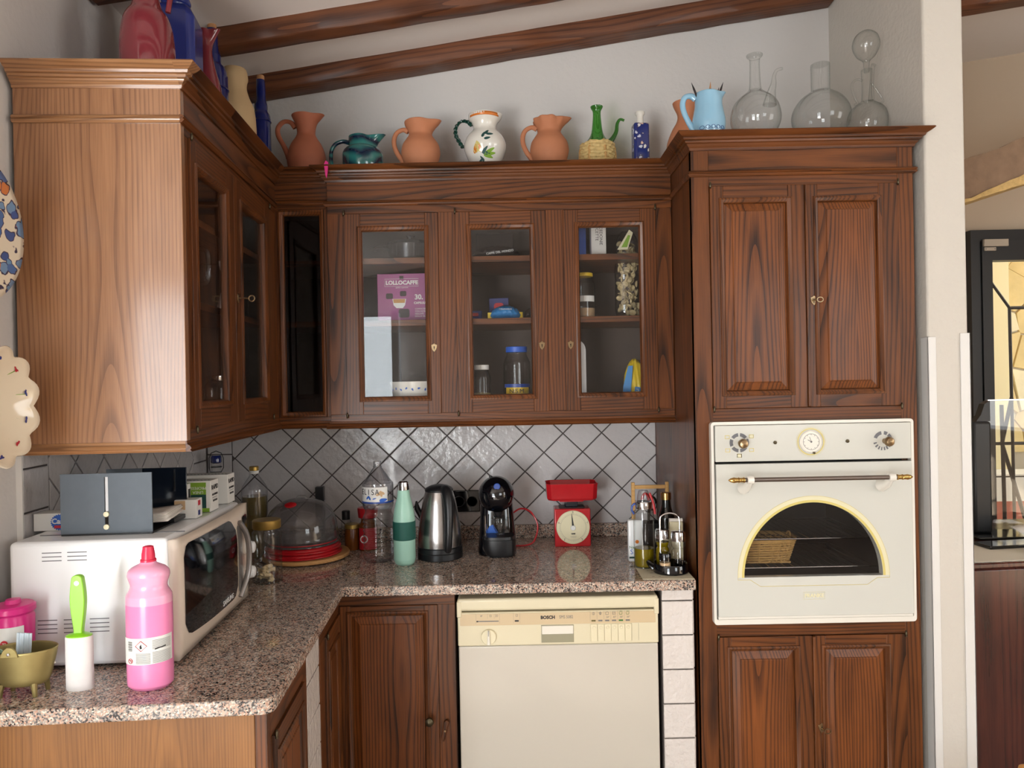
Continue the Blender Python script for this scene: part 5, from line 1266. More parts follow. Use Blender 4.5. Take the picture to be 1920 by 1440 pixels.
# film boxes
def film_box(label, u, w0, w1, d, h, green):
    t = lthing('foil_box', label, 'box', u, (w0+w1)/2, ZM+0.001, 'foil and film boxes on the microwave'); hw = (w1-w0)/2
    g = G(); g.box(-hw, 0, 0, hw, d, h)
    g.build('carton', 'box_white', t, bevel=0.0012)
    if green:
        G().box(-hw, -0.0006, 0.045, hw-0.012, 0.0002, h-0.004).build('green_print', 'box_green', t); G().box(-hw, -0.0006, 0.006, hw-0.012, 0.0002, 0.045).build('dark_print', 'box_dark_green', t)
        G().box(-hw, -0.0007, 0.0, hw-0.004, 0.0002, 0.010).build('green_print', 'box_green', t)
        text('lettering', 'PROFESSI', 0.010, (hw-0.032, -0.0009, 0.062), (PI/2, PI, 0), 'box_white', t); text('lettering', 'LINEA', 0.010, (hw-0.032, -0.0009, 0.051), (PI/2, PI, 0), 'box_white', t)
        text('lettering', 'R', 0.022, (hw-0.030, -0.0009, 0.028), (PI/2, PI, 0), 'box_green', t)
    ex = hw+0.0006; rt = (PI/2, 0, PI/2)
    text('lettering', 'RAPID', 0.0170, (ex, d*0.5, h*0.76), rt, 'ink', t, bold=0.0002)
    text('lettering', 'ALLUMINIO', 0.0078, (ex, d*0.5, h*0.53), rt, 'ink', t); text('lettering', '150 METRI', 0.0070, (ex, d*0.5, h*0.33), rt, 'ink', t)
    G().box(hw, d*0.2, h*0.43, hw+0.0006, d*0.8, h*0.44).build('print_line', 'ink', t)
    g = G()   # serrated cutter and torn flap
    for k in range(24): xk = -hw+2*hw*k/24; g.add([(xk, 0.003, h+0.0005), (xk+2*hw/24, 0.003, h+0.0005), (xk+hw/24, -0.002, h+0.004)], [(0, 1, 2)])
    g.build('cutter_teeth', 'chrome', t)
film_box('green and white foil box marked RAPID, in front of its twin', 0.925, 0.115, 0.335, 0.056, 0.080, True)
film_box('white foil box marked RAPID, farther back on the microwave', 0.800, 0.115, 0.337, 0.056, 0.080, False)
t = lthing('small_carton', 'small white carton with red round seal in front of the green foil box', 'box', 1.015, 0.309, ZM+0.001)
G().box(-0.030, 0, 0, 0.022, 0.040, 0.046).build('carton', 'box_white', t, bevel=0.001)
G().box(-0.030, -0.0006, 0.022, -0.004, 0.0002, 0.044).build('picture', 'spice', t)
G().box(0.0222, 0.012, 0.030, 0.0228, 0.026, 0.042).build('seal', 'ink_red', t); G().box(0.0222, 0.012, 0.006, 0.0228, 0.024, 0.018).build('print', 'blue_box', t)
t = lthing('small_carton', 'dark and cream carton end squeezed behind the napkin holder', 'box', 0.965, 0.28, ZM+0.001)
G().box(-0.050, 0, 0, 0.012, 0.020, 0.078).build('carton', 'box_white', t, bevel=0.001); G().box(0.0122, 0.004, 0.01, 0.0128, 0.016, 0.065).build('print', 'ink', t)

# ------------------------------------------------------------------ counter, left run
# magenta tub
p = (-1.035, -1.275, ZB)
t = thing('magenta_tub', 'magenta plastic tub with lid and white label, at the frame edge beside the microwave', 'tub', p)
G().lathe([(0.032, 0), (0.036, 0.01), (0.038, 0.13), (0.034, 0.14)], 32, capt=True).build('tub_body', 'magenta_plastic', t)
G().lathe([(0.037, 0.138), (0.040, 0.142), (0.040, 0.152), (0.036, 0.156), (0.015, 0.158), (0.013, 0.166), (0.001, 0.167)], 32, capt=True).build('lid', 'magenta_plastic', t)
wrap_label(G(), 0.0392, 0.060, 0.118, -2.2, -0.5).build('label', 'box_white', t)
g = G(); g.lathe([(0.0085, 0), (0.001, -0.0005)], 20, (0.008, -0.0395, 0.085), axis='Y'); g.build('badge', 'red_label', t)
text('lettering', '72', 0.010, (0.008, -0.0402, 0.085), FR, 'box_white', t)
# brass pot
t = thing('brass_pot', 'oval patinated brass pot on small feet at the front left of the worktop', 'pot', (-0.966, -1.345, ZB), 0.06)
prof = [(0.040, 0.022), (0.0470, 0.030), (0.0520, 0.047), (0.0580, 0.072), (0.0620, 0.090)]
body('pot_body', prof, 'pot_brass', t, sx=1.0, sy=0.62, th=0.003, seg=48, depth=0.95)
for x, y in ((-0.034, -0.014), (0.026, -0.016), (-0.030, 0.016), (0.030, 0.016)):
    G().tube([(x, y, 0.026), (x*1.08, y*1.1, 0.012), (x*1.12, y*1.1, 0.0)], [0.0065, 0.005, 0.0042], 8).build('foot', 'pot_brass', t)
G().prism([(-0.022, 0.085), (0.012, 0.085), (0.008, 0.097), (0.001, 0.104), (-0.008, 0.105), (-0.016, 0.099)], -0.0405, -0.0370).build('ear', 'pot_brass', t, bevel=0.001)
G().lathe([(0.003, 0), (0.003, -0.002), (0.001, -0.003)], 12, (-0.005, -0.0405, 0.092), axis='Y', capt=True).build('rivet', 'chrome', t)
for nm, lab, cat_, mm, x, y, a, w_, h_ in (('clear_comb', 'ribbed clear plastic clip standing up in the brass pot', 'clip', 'paper_blue', -0.008, 0.0, 0.1, 0.014, 0.105),
        ('white_sachet', 'pale folded sachet lying over the right rim of the brass pot', 'sachet', 'paper_white', 0.024, 0.0, 1.15, 0.012, 0.05),
        ('red_lighter', 'red plastic lighter leaning in the left of the brass pot', 'lighter', 'red_plastic', -0.040, -0.004, -1.0, 0.006, 0.06),
        ('green_strip', 'pale green plastic strip beside the red lighter in the pot', 'strip', 'mint', -0.034, 0.006, -0.85, 0.009, 0.06)):
    o = thing(nm, lab, cat_, (-0.966+x, -1.338+y, ZB+0.055), 0.06)
    g = G(); n_ = 6
    for k in range(n_): xk = -w_+2*w_*k/n_; g.box(xk, -0.002+0.001*(k % 2), 0, xk+2*w_/n_*0.96, 0.002, h_*0.6)
    ob = g.build('strip_body', mm, o, bevel=0.0006); ob.rotation_euler = (0.05, a, 0)
# lint roller
t = thing('lint_roller', 'lint roller with lime green handle standing on its patterned white roll', 'lint roller', (-0.870, -1.325, ZB), TH)
G().lathe([(0.0255, 0), (0.0262, 0.002), (0.0262, 0.103), (0.0255, 0.105)], 40, sx=1, sy=0.62, capt=True).build('paper_roll', 'roller_paper', t)
G().lathe([(0.0245, 0.1045), (0.0250, 0.107), (0.020, 0.109), (0.010, 0.112)], 36, sx=1, sy=0.62, capt=True).build('cap', 'lime_plastic', t)
hd = [(0.008, 0.108), (0.0085, 0.120), (0.0125, 0.150), (0.0145, 0.175), (0.0135, 0.195), (0.0115, 0.212), (0.0105, 0.219)]
g = G(); o = [( r, z) for r, z in spl(hd, 4)]; out_r = o+[(0.0105*math.cos(a), 0.219+0.0075*math.sin(a)) for a in [PI*i/10 for i in range(1, 10)]]+[(-r, z) for r, z in o[::-1]]
cx_, cz_ = 0, 0.213; inn = []
for x, z in out_r:   # hole outline with same count
    a = math.atan2(z-cz_, x-cx_); inn.append((0.0042*math.cos(a), cz_-0.001+0.0105*math.sin(a)))
g.prism([(x, z) for x, z in out_r if True], -0.006, 0.006)
g.build('handle', 'lime_plastic', t, bevel=0.003, seg=3)
G().lathe([(0.0048, -0.0063), (0.0048, 0.0063)], 20, (0, 0, 0.0), axis='Y', capt=True).build('hang_hole', 'white_enamel', t).location = (0, 0, 0.2105)
# pink bottle
t = thing('pink_bottle', 'translucent pink spirit bottle with red cap and white hazard label', 'bottle', (-0.733, -1.318, ZB), TH)
pb = [(0.036, 0.0), (0.0420, 0.006), (0.0435, 0.0127), (0.0440, 0.05), (0.0442, 0.097), (0.0441, 0.15), (0.0437, 0.1791), (0.0415, 0.1865), (0.0362, 0.196), (0.0352, 0.2045), (0.0385, 0.216), (0.0402, 0.2234), (0.0379, 0.2318), (0.0300, 0.2391), (0.0170, 0.2455), (0.0147, 0.2500)]
pbs = spl(pb, 4); pk = pbs.index(min(pbs, key=lambda q: abs(q[1]-0.165)))
G().lathe(pbs[:pk+1], 48, sy=0.78, capb=True).build('filled_body', 'pink_liquid', t, angle=1.0)
G().lathe(pbs[pk:], 48, sy=0.78, capb=False, capt=True).build('bottle_body', 'pink_plastic', t, angle=1.0)
G().lathe([(0.0150, 0.249), (0.0150, 0.253), (0.0128, 0.254), (0.0125, 0.264), (0.0108, 0.273), (0.0100, 0.2785), (0.006, 0.280)], 28, capt=True).build('cap', 'pink_cap', t)
g = G(); g.grid(lambda u, v: (0.0446*math.cos(-PI+0.12+(PI-0.24)*u), 0.0446*0.78*math.sin(-PI+0.12+(PI-0.24)*u)-0.0002, 0.052+0.004*u+(0.052)*v), 28, 2); lb = g.build('label', 'box_white', t)
def lab_pt(a, z): return (0.0450*math.cos(a), 0.0450*0.78*math.sin(a)-0.0006, z)
g = G()
for k in range(22):
    z = 0.101-0.0021*k
    if k in (9, 10): continue
    g.tube([lab_pt(a, z) for a in [(-1.15+0.9*i/8) for i in range(9)]], 0.00028, 4)
for k in range(10):
    z = 0.076-0.0021*k; g.tube([lab_pt(a, z) for a in [(-1.85+0.62*i/6) for i in range(7)]], 0.00028, 4)
for k in range(12): a = -2.16; z = 0.098-0.0016*k; g.tube([lab_pt(a-0.12, z), lab_pt(a+0.12, z)], 0.0003 if k % 3 else 0.0006, 4)
g.build('print_lines', 'ink_grey', lb)
g = G().tube([lab_pt(a, z) for a, z in ((-1.62, 0.101), (-1.37, 0.091), (-1.62, 0.081), (-1.87, 0.091), (-1.62, 0.101))], 0.0006, 5); g.build('hazard_diamond', 'red_label', lb)
g = G().tube([lab_pt(-1.62, 0.0865), lab_pt(-1.64, 0.091), lab_pt(-1.61, 0.0945)], [0.0022, 0.0016, 0.0002], 6); g.tube([lab_pt(-1.05+0.9*0, 0.0835), lab_pt(-0.55, 0.0865)], 0.0013, 5); g.build('hazard_flame', 'ink', lb)
g = G().tube([lab_pt(-2.16+0.13*math.cos(a), 0.061+0.0045*math.sin(a)) for a in [2*PI*i/16 for i in range(17)]]+[lab_pt(-2.25, 0.064), lab_pt(-2.07, 0.058)], 0.0005, 5); g.build('round_mark', 'red_label', lb)
# glass jar with gold lid
t = thing('glass_jar', 'tall clear jar with gold lid and a few biscuits, right of the microwave', 'jar', (-0.755, -0.565, ZB), 0)
body('glass', [(0.038, 0.0), (0.0430, 0.004), (0.0438, 0.0167), (0.0438, 0.14), (0.0415, 0.152), (0.0385, 0.158), (0.0385, 0.170)], 'clear_glass', t, hollow=False)
G().lathe([(0.0405, 0.163), (0.0418, 0.165), (0.0418, 0.1865), (0.040, 0.189), (0.001, 0.189)], 40, capt=True).build('lid', 'gold_lid', t)
bl_ = ['lowest biscuit at the left of the heap in the gold-lidded jar', 'lowest biscuit at the right of the heap in the gold-lidded jar', 'bone biscuit low at the front of the glass jar', 'middle biscuit leaning right in the glass jar', 'middle biscuit leaning left in the glass jar', 'topmost bone-shaped biscuit in the gold-lidded jar']
for k, (x, y, z, a, b_) in enumerate(((-0.010, 0.0, 0.013, 0.3, 0.2), (0.014, -0.008, 0.012, 2.0, -0.2), (0.0, -0.014, 0.022, 1.1, 0.5), (0.008, 0.004, 0.032, 0.5, -0.4), (-0.012, -0.012, 0.036, 2.5, 0.3), (0.004, -0.006, 0.046, 1.4, 0.1))):
    o = G().tube([(-0.013, 0, 0), (-0.006, 0.001, 0.002), (0.006, -0.001, 0.002), (0.013, 0, 0)], [0.008, 0.0055, 0.0055, 0.008], 10).lathe([(0.003, -0.004), (0.0075, 0), (0.003, 0.004)], 10, (-0.014, 0.005, 0)).build('biscuit', 'bone_biscuit', loc=(-0.755+x, -0.565+y, ZB+z))
    o.rotation_euler = (b_, b_*0.5, a); tag(o, bl_[k], 'biscuit', 'biscuits in the gold-lidded jar')
# swing-top bottle in the corner
t = thing('swing_top_bottle', 'clear bottle with blue stopper and wire bail, in the far corner', 'bottle', (-1.088, -0.12, ZB), 0)
body('bottle_glass', [(0.038, 0.0), (0.042, 0.02), (0.042, 0.17), (0.036, 0.21), (0.020, 0.255), (0.0170, 0.29), (0.0175, 0.318)], 'clear_glass', t, hollow=False)
G().lathe([(0.013, 0.316), (0.019, 0.320), (0.019, 0.338), (0.016, 0.345), (0.001, 0.346)], 20, capt=True).build('stopper', 'blue_glaze', t)
G().tube(arc(0, 0.335, 0.026, PI, 0, 5, -0.0)+[(0.026, 0, 0.30), (0.020, -0.006, 0.285), (-0.020, -0.006, 0.285), (-0.026, 0, 0.30), (-0.026, 0, 0.335)], 0.0016, 6).tube([(0.019*math.cos(a), 0.019*math.sin(a), 0.303) for a in [2*PI*i/20 for i in range(21)]], 0.0014, 5).build('wire_bail', 'black_iron', t)
# sunflower oil bottle
t = thing('oil_bottle', 'ribbed plastic oil bottle with yellow cap behind the microwave', 'bottle', (-0.900, -0.26, ZB), 0)
body('bottle_glass', [(0.038, 0.0), (0.0430, 0.008), (0.0405, 0.04), (0.0436, 0.06), (0.0405, 0.085), (0.0436, 0.11), (0.0410, 0.135), (0.0436, 0.16), (0.0436, 0.2298), (0.040, 0.248), (0.0291, 0.2662), (0.0145, 0.288), (0.0140, 0.300)], 'pet_plastic', t, hollow=False)
body('oil', [(0.036, 0.004), (0.0405, 0.010), (0.0385, 0.04), (0.0410, 0.06), (0.0385, 0.085), (0.0410, 0.11), (0.0390, 0.135), (0.0410, 0.16), (0.0410, 0.215)], 'seed_oil', t, hollow=False)
G().lathe([(0.0160, 0.293), (0.0160, 0.303)], 20, capt=True).build('cap_collar', 'box_white', t); G().lathe([(0.0158, 0.3035), (0.0158, 0.316), (0.014, 0.318)], 20, capt=True).build('cap', 'gold_lid', t)
# wooden board with stack of red plates and the microwave cover
o = G().lathe([(0.140, 0.004), (0.146, 0.007), (0.147, 0.013), (0.144, 0.018), (0.001, 0.018)], 64, (0, 0, 0)).lathe([(0.02, 0), (0.02, 0.005)], 16, (0.08, 0.0, 0)).lathe([(0.02, 0), (0.02, 0.005)], 16, (-0.06, 0.07, 0)).lathe([(0.02, 0), (0.02, 0.005)], 16, (-0.06, -0.07, 0)).build('round_board', 'beech', loc=(-0.722, -0.268, ZB)); tag(o, 'round wooden board under the stacked red dish covers', 'board')
zc_ = ZB+0.019; dl = ['lowest red flat cover with raised rings, on the wooden board', 'second red ringed cover, above the lowest one', 'clear grey ringed cover between the red ones and the dome']
for k, (r, m_) in enumerate(((0.130, 'red_plastic'), (0.127, 'red_plastic'), (0.121, 'dome_clear'))):
    t = thing('dish_cover', dl[k], 'dish cover', (-0.730, -0.275, zc_), 0, 'flat dish covers under the dome')
    G().lathe([(r*0.97, 0.0), (r, 0.002), (r, 0.005), (r*0.98, 0.007), (r*0.95, 0.008), (r*0.93, 0.014), (r*0.90, 0.0165), (r*0.6, 0.0168), (0.001, 0.0168)], 64).build('cover_disc', m_, t)
    G().lathe([(r*0.952, 0.008), (r*0.955, 0.0095), (r*0.95, 0.011)], 64, capb=False).build('ring', 'red_plastic', t); zc_ += 0.0175
t = thing('dome_cover', 'smoky clear plastic plate dome with red vent, on the stack of covers', 'dome cover', (-0.734, -0.28, zc_), 0)
body('dome', [(0.122, 0.0), (0.125, 0.004), (0.1235, 0.010), (0.122, 0.030), (0.118, 0.055), (0.1060, 0.088), (0.085, 0.112), (0.058, 0.127), (0.030, 0.134), (0.004, 0.136)], 'dome_clear', t, hollow=False, seg=64)
G().lathe([(0.020, 0.0), (0.020, 0.002), (0.016, 0.004), (0.001, 0.004)], 24, (0, 0, 0), capt=True, sy=0.7).build('vent', 'red_plastic', t).location = (-0.015, -0.066, 0.1225)
bpy.context.view_layer.update(); t.children[-1].rotation_euler = (0.55, 0, 0)
G().tube([(-0.010, -0.01, 0.134), (-0.004, -0.01, 0.142), (0.018, -0.01, 0.142), (0.024, -0.01, 0.134)], 0.006, 8).build('grip', 'clear_glass', t)
# small things behind
t = thing('black_bottle', 'narrow square black bottle standing behind the dome', 'bottle', (-0.720, -0.085, ZB), 0.1)
G().box(-0.016, -0.016, 0, 0.016, 0.016, 0.165).build('bottle_body', 'black_gloss', t, bevel=0.004); G().box(-0.0155, -0.0155, 0.166, 0.0155, 0.0155, 0.218).build('cap', 'black_plastic', t, bevel=0.002)
t = thing('black_capped_bottle', 'small bottle with black cap between the dome and the honey jar', 'bottle', (-0.622, -0.10, ZB), 0)
G().lathe([(0.017, 0), (0.018, 0.003), (0.018, 0.09), (0.012, 0.1)], 20, capt=True).build('bottle_body', 'clear_glass', t); G().lathe([(0.015, 0.098), (0.015, 0.128), (0.013, 0.130)], 20, capt=True).build('cap', 'black_plastic', t)
t = thing('honey_jar', 'small brown honey jar with pale metal lid beside the wooden board', 'jar', (-0.588, -0.155, ZB), 0)
G().lathe([(0.024, 0), (0.0265, 0.004), (0.0265, 0.068), (0.024, 0.076)], 28, capt=True).build('jar_body', 'honey', t); G().lathe([(0.0262, 0.077), (0.0262, 0.090), (0.024, 0.092), (0.001, 0.092)], 28, capt=True).build('lid', 'gold_lid', t)
t = thing('red_labelled_jar', 'jar with red label and red lid half behind the water bottle', 'jar', (-0.528, -0.165, ZB), 0)
G().lathe([(0.030, 0), (0.033, 0.005), (0.033, 0.085), (0.026, 0.10), (0.024, 0.112)], 32, capt=True).build('jar_body', 'honey', t)
wrap_label(G(), 0.0336, 0.006, 0.082, -2.6, -0.3).build('label', 'red_label', t)
G().lathe([(0.014, 0), (0.001, -0.0006)], 24, (-0.008, -0.0345, 0.044), axis='Y').build('badge', 'box_white', t); G().lathe([(0.010, 0), (0.001, -0.0006)], 24, (-0.008, -0.0353, 0.044), axis='Y').build('badge_centre', 'red_label', t)
G().lathe([(0.026, 0.113), (0.034, 0.118), (0.037, 0.148), (0.035, 0.152), (0.001, 0.152)], 32, capt=True).build('lid', 'red_plastic', t)
# water bottle
t = thing('water_bottle', 'large clear plastic water bottle without cap, blue and white label', 'bottle', (-0.457, -0.34, ZB), 0)
wp = [(0.030, 0.0), (0.040, 0.004), (0.0490, 0.012), (0.0519, 0.0307)]
z = 0.04
while z < 0.155: wp += [(0.0478, z), (0.0520, z+0.007)]; z += 0.0145
wp += [(0.0450, 0.163), (0.0440, 0.172), (0.0500, 0.185), (0.0519, 0.199), (0.0519, 0.2581), (0.0483, 0.2655), (0.0358, 0.2834), (0.0233, 0.3021), (0.0135, 0.316), (0.0150, 0.3165), (0.0150, 0.319), (0.0125, 0.3195), (0.0132, 0.335)]
body('bottle_plastic', wp, 'pet_plastic', t, hollow=True, th=0.0012, smooth_k=3, seg=48, depth=0.35)
lb = wrap_label(G(), 0.0524, 0.2010, 0.2545, -PI+0.15, -0.75, 24).build('label', 'box_white', t)
wrap_label(G(), 0.0527, 0.2010, 0.2065, -PI+0.15, 0.1, 28).build('label_band', 'blue_plastic', lb)
g = G()
def wtext(s_, a0, z, h):   # letters set one by one round the bottle
    for k, ch in enumerate(s_):
        a = a0+0.27*k; text('lettering', ch, h, (0.0533*math.cos(a), 0.0531*math.sin(a), z), (PI/2, 0, a+PI/2), 'ink', lb, sx=0.85)
wtext('ELISA', -2.52, 0.238, 0.026)
petal(g, -2.05, 0.2215, 0.008, 0.003, 0.9, r_at=lambda z: 0.0529); petal(g, -1.93, 0.2205, 0.008, 0.003, 2.0, r_at=lambda z: 0.0529); petal(g, -1.60, 0.2180, 0.007, 0.002, 0.3, r_at=lambda z: 0.0529); petal(g, -1.05, 0.212, 0.014, 0.006, 0.1, r_at=lambda z: 0.0529)
g.build('printed_waves', 'box_blue', lb)
g = G()
for k in range(4): petal(g, -1.35+0.08*k, 0.232+0.004*(k % 2), 0.009, 0.004, 0.4+0.7*k, r_at=lambda z: 0.0528)
g.build('printed_flower', 'spice', lb)
# mint bottle
t = thing('mint_bottle', 'mint green steel drinking bottle with chrome cap and dark green grip band', 'bottle', (-0.364, -0.385, ZB), 0)
body('bottle_body', [(0.0263, 0.0), (0.0320, 0.006), (0.0352, 0.018), (0.0356, 0.0307), (0.0356, 0.1362), (0.0342, 0.1625), (0.0298, 0.1889), (0.0225, 0.219), (0.0196, 0.2380), (0.0190, 0.2445)], 'mint', t, hollow=False)
G().lathe([(0.0186, 0.245), (0.0186, 0.262), (0.0172, 0.270), (0.012, 0.274), (0.001, 0.2745)], 32, capt=True).build('cap', 'chrome', t)
G().lathe([(0.0358, 0.083), (0.0374, 0.085), (0.0374, 0.140), (0.0372, 0.1425), (0.0345, 0.143)], 40, capb=False).build('grip_band', 'dark_green_rubber', t)
# kettle
t = thing('electric_kettle', 'brushed steel electric kettle with black handle, lid and base', 'kettle', (-0.256, -0.30, ZB), 0)
G().lathe([(0.072, 0.0), (0.0765, 0.003), (0.0765, 0.022), (0.075, 0.024), (0.0765, 0.026), (0.0760, 0.040), (0.074, 0.042)], 56, capt=True).build('base', 'black_plastic', t)
body('kettle_body', [(0.0740, 0.043), (0.0745, 0.0694), (0.071, 0.1053), (0.0638, 0.1503), (0.0557, 0.1952), (0.0480, 0.222), (0.0460, 0.2290)], 'brushed_steel', t, hollow=False, seg=56)
G().lathe([(0.0475, 0.226), (0.0485, 0.232), (0.044, 0.238), (0.030, 0.245), (0.012, 0.249), (0.001, 0.2495)], 48, capt=True).build('lid', 'black_plastic', t)
hd = [(0.020, -0.030, 0.238), (0.030, -0.052, 0.232), (0.037, -0.072, 0.208), (0.040, -0.085, 0.160), (0.039, -0.092, 0.105), (0.036, -0.090, 0.055), (0.034, -0.080, 0.042)]
handle(t, hd, [0.014, 0.0175, 0.0175, 0.0150, 0.0135, 0.013, 0.012], 'black_plastic', seg=14)
G().tube([(-0.060, 0.012, 0.135), (-0.078, 0.016, 0.165), (-0.080, 0.016, 0.19)], [0.012, 0.010, 0.003], 10).build('spout', 'black_plastic', t)
# socket
t = thing('wall_socket', 'black double wall socket on the tiles behind the kettle and coffee machine', 'socket', (-0.186, -0.008, 1.030), 0)
G().box(-0.060, -0.013, -0.040, 0.056, 0.0, 0.042).build('plate', 'black_gloss', t, bevel=0.003)
for x in (-0.024, 0.026):
    s_ = G().lathe([(0.0205, 0), (0.0205, -0.002), (0.018, -0.002), (0.018, 0.004), (0.001, 0.004)], 28, (x, -0.013, 0), axis='Y').build('socket_face', 'black_plastic', t)
    for dx_ in (-0.0095, 0.0095): G().lathe([(0.0024, 0), (0.001, -0.0005)], 10, (x+dx_, -0.0095, 0), axis='Y').build('contact_hole', 'dark_gap', s_)
# capsule coffee machine
t = thing('coffee_machine', 'glossy black capsule coffee machine with round head and small glass cup space', 'coffee machine', (-0.062, -0.25, ZB), 0)
def loft(secs, n=28):
    """super-elliptic sections (cx, cy, z, rx, ry)"""
    vs = []; fs = []
    for cx, cy, z, rx, ry in secs:
        for i in range(n):
            a = 2*PI*i/n; ca, sa = math.cos(a), math.sin(a)
            vs.append((cx+rx*math.copysign(abs(ca)**0.6, ca), cy+ry*math.copysign(abs(sa)**0.6, sa), z))
    for k in range(len(secs)-1):
        for i in range(n): j = (i+1) % n; fs.append((k*n+i, k*n+j, (k+1)*n+j, (k+1)*n+i))
    fs.append(tuple(range(n))[::-1]); fs.append(tuple((len(secs)-1)*n+i for i in range(n)))
    return G().add(vs, fs)
loft([(0, 0.02, 0, 0.066, 0.075), (0, 0.02, 0.01, 0.067, 0.076), (0, 0.04, 0.05, 0.065, 0.055), (0, 0.045, 0.11, 0.060, 0.048), (0, 0.045, 0.165, 0.056, 0.046), (0, 0.045, 0.20, 0.045, 0.042)]).build('body', 'black_gloss', t, angle=1.0)
loft([(0.012, -0.045, 0.0, 0.040, 0.032), (0.012, -0.045, 0.006, 0.041, 0.033), (0.012, -0.045, 0.008, 0.050, 0.045), (0.008, -0.042, 0.03, 0.056, 0.050), (0.008, -0.042, 0.060, 0.056, 0.050)]).build('drip_tray_base', 'black_plastic', t, angle=1.0)
loft([(0.006, -0.040, 0.061, 0.055, 0.050), (0.006, -0.040, 0.070, 0.053, 0.048)]).build('drip_tray', 'black_plastic', t, angle=1.0)
hd_ = G(); hd_.lathe([(0.001, -0.062), (0.022, -0.059), (0.040, -0.048), (0.054, -0.030), (0.0615, -0.010), (0.0625, 0.01), (0.060, 0.035), (0.050, 0.055), (0.03, 0.065), (0.001, 0.066)], 40, (0, 0, 0), axis='Y'); h_ = hd_.build('brew_head', 'black_gloss', t, angle=1.3); h_.location = (0, -0.010, 0.205)
G().lathe([(0.0112, -0.0525), (0.0115, -0.055), (0.010, -0.0570), (0.0095, -0.056), (0.001, -0.056)], 28, (0.004, 0, 0.0), axis='Y').build('head_badge', 'blue_plastic', h_).location = (0, -0.0005, 0.034)
G().lathe([(0.006, 0), (0.006, 0.004), (0.003, 0.006)], 14, (-0.018, 0.0, 0.0585), capt=True).build('lever', 'black_plastic', h_)
G().lathe([(0.010, 0.134), (0.014, 0.142), (0.016, 0.150)], 20, (0.006, -0.040, 0), capt=True).build('nozzle', 'black_plastic', t)
G().tube([(-0.040, -0.030, 0.070), (-0.040, -0.030, 0.135)], 0.004, 8).build('side_post', 'chrome', t)
text('lettering', 'KRUPS', 0.0105, (0.014, -0.0905, 0.055), FR, 'chrome', t, bold=0.0004)
t = thing('blue_capsule_card', 'blue card scrap behind the glass cup in the coffee machine', 'card', (-0.085, -0.262, ZB+0.0705), 0)
G().prism([(-0.020, 0.0), (0.028, 0.0), (0.010, 0.030), (-0.002, 0.024)], 0, 0.001).build('card_sheet', 'box_blue', t)
t = thing('glass_cup', 'small double-walled espresso glass on the drip tray of the coffee machine', 'cup', (-0.050, -0.300, ZB+0.0705), 0)
body('glass', [(0.013, 0.0), (0.016, 0.004), (0.0140, 0.010), (0.0210, 0.022), (0.0260, 0.038), (0.0280, 0.052), (0.0320, 0.058)], 'clear_glass', t, th=0.003, depth=0.95)
# red cable
o = G().tube(spl([(-0.02, -0.20, ZB+0.115), (0.02, -0.16, ZB+0.135), (0.060, -0.14, ZB+0.118), (0.083, -0.145, ZB+0.070), (0.070, -0.16, ZB+0.020), (0.045, -0.165, ZB+0.005), (0.010, -0.17, ZB+0.004), (-0.03, -0.16, ZB+0.004)], 6), 0.0032, 8).build('red_cable', 'red_plastic'); tag(o, 'red power cable looping out to the right of the coffee machine', 'cable')
# kitchen scale
t = thing('kitchen_scale', 'red kitchen scale with round cream dial and shallow red pan on top', 'scale', (0.207, -0.14, ZB), 0)
G().box(-0.0645, -0.045, 0.0, 0.0645, 0.040, 0.135).build('housing', 'red_enamel', t, bevel=0.004, seg=3)
G().box(-0.045, -0.030, 0.135, 0.045, 0.030, 0.138).build('black_top_plate', 'black_plastic', t)
G().box(-0.024, -0.020, 0.138, 0.022, 0.020, 0.162).build('pan_support', 'navy_black', t, bevel=0.002)
G().prism([(-0.043, 0.158), (0.040, 0.158), (0.044, 0.164), (-0.047, 0.164)], -0.03, 0.03).build('pan_bracket', 'red_enamel', t)
g = G(); secs = [(0.084, 0.050, 0.165), (0.089, 0.055, 0.172), (0.092, 0.058, 0.222), (0.0945, 0.0605, 0.226), (0.091, 0.057, 0.226), (0.0885, 0.0545, 0.215), (0.083, 0.049, 0.170)]
vs = []; fs = []
for k, (a, b_, z) in enumerate(secs):
    c_ = 0.016; vs += [(a, -b_+c_, z), (a, b_-c_, z), (a-c_, b_, z), (-a+c_, b_, z), (-a, b_-c_, z), (-a, -b_+c_, z), (-a+c_, -b_, z), (a-c_, -b_, z)]
for k in range(len(secs)-1):
    for i in range(8): j = (i+1) % 8; fs.append((k*8+i, k*8+j, (k+1)*8+j, (k+1)*8+i))
fs.append(tuple(range(8))[::-1]); fs.append(tuple((len(secs)-1)*8+i for i in range(8)))
g.add(vs, fs).build('pan', 'red_enamel', t, bevel=0.0025, seg=2)
dl_ = G().lathe([(0.0595, 0), (0.0595, -0.003), (0.058, -0.0042), (0.001, -0.0042)], 64, (0.001, -0.045, 0.070), axis='Y').build('dial', 'dial_cream', t)
yd_ = -0.0496; cz_ = 0.070
g = G().prism([(0.0015, cz_-0.002), (0.0045, cz_+0.004), (-0.0032, cz_+0.050), (-0.0042, cz_+0.050), (-0.0030, cz_+0.004)], yd_-0.0014, yd_-0.0006); g.build('needle', 'ink', dl_)
G().lathe([(0.0095, 0), (0.008, -0.003), (0.001, -0.0035)], 24, (0.001, yd_, cz_-0.002), axis='Y').build('hub', 'box_white', dl_)
g = G(); g2 = G()
for k in range(50):
    a = PI/2-2*PI*k/50; r0_ = 0.0475 if k % 10 else 0.045
    (g if k % 5 else g2).tube([(0.001+r0_*math.cos(a), yd_+0.0002, cz_+r0_*math.sin(a)), (0.001+0.0500*math.cos(a), yd_+0.0002, cz_+0.0500*math.sin(a))], 0.00035, 4)
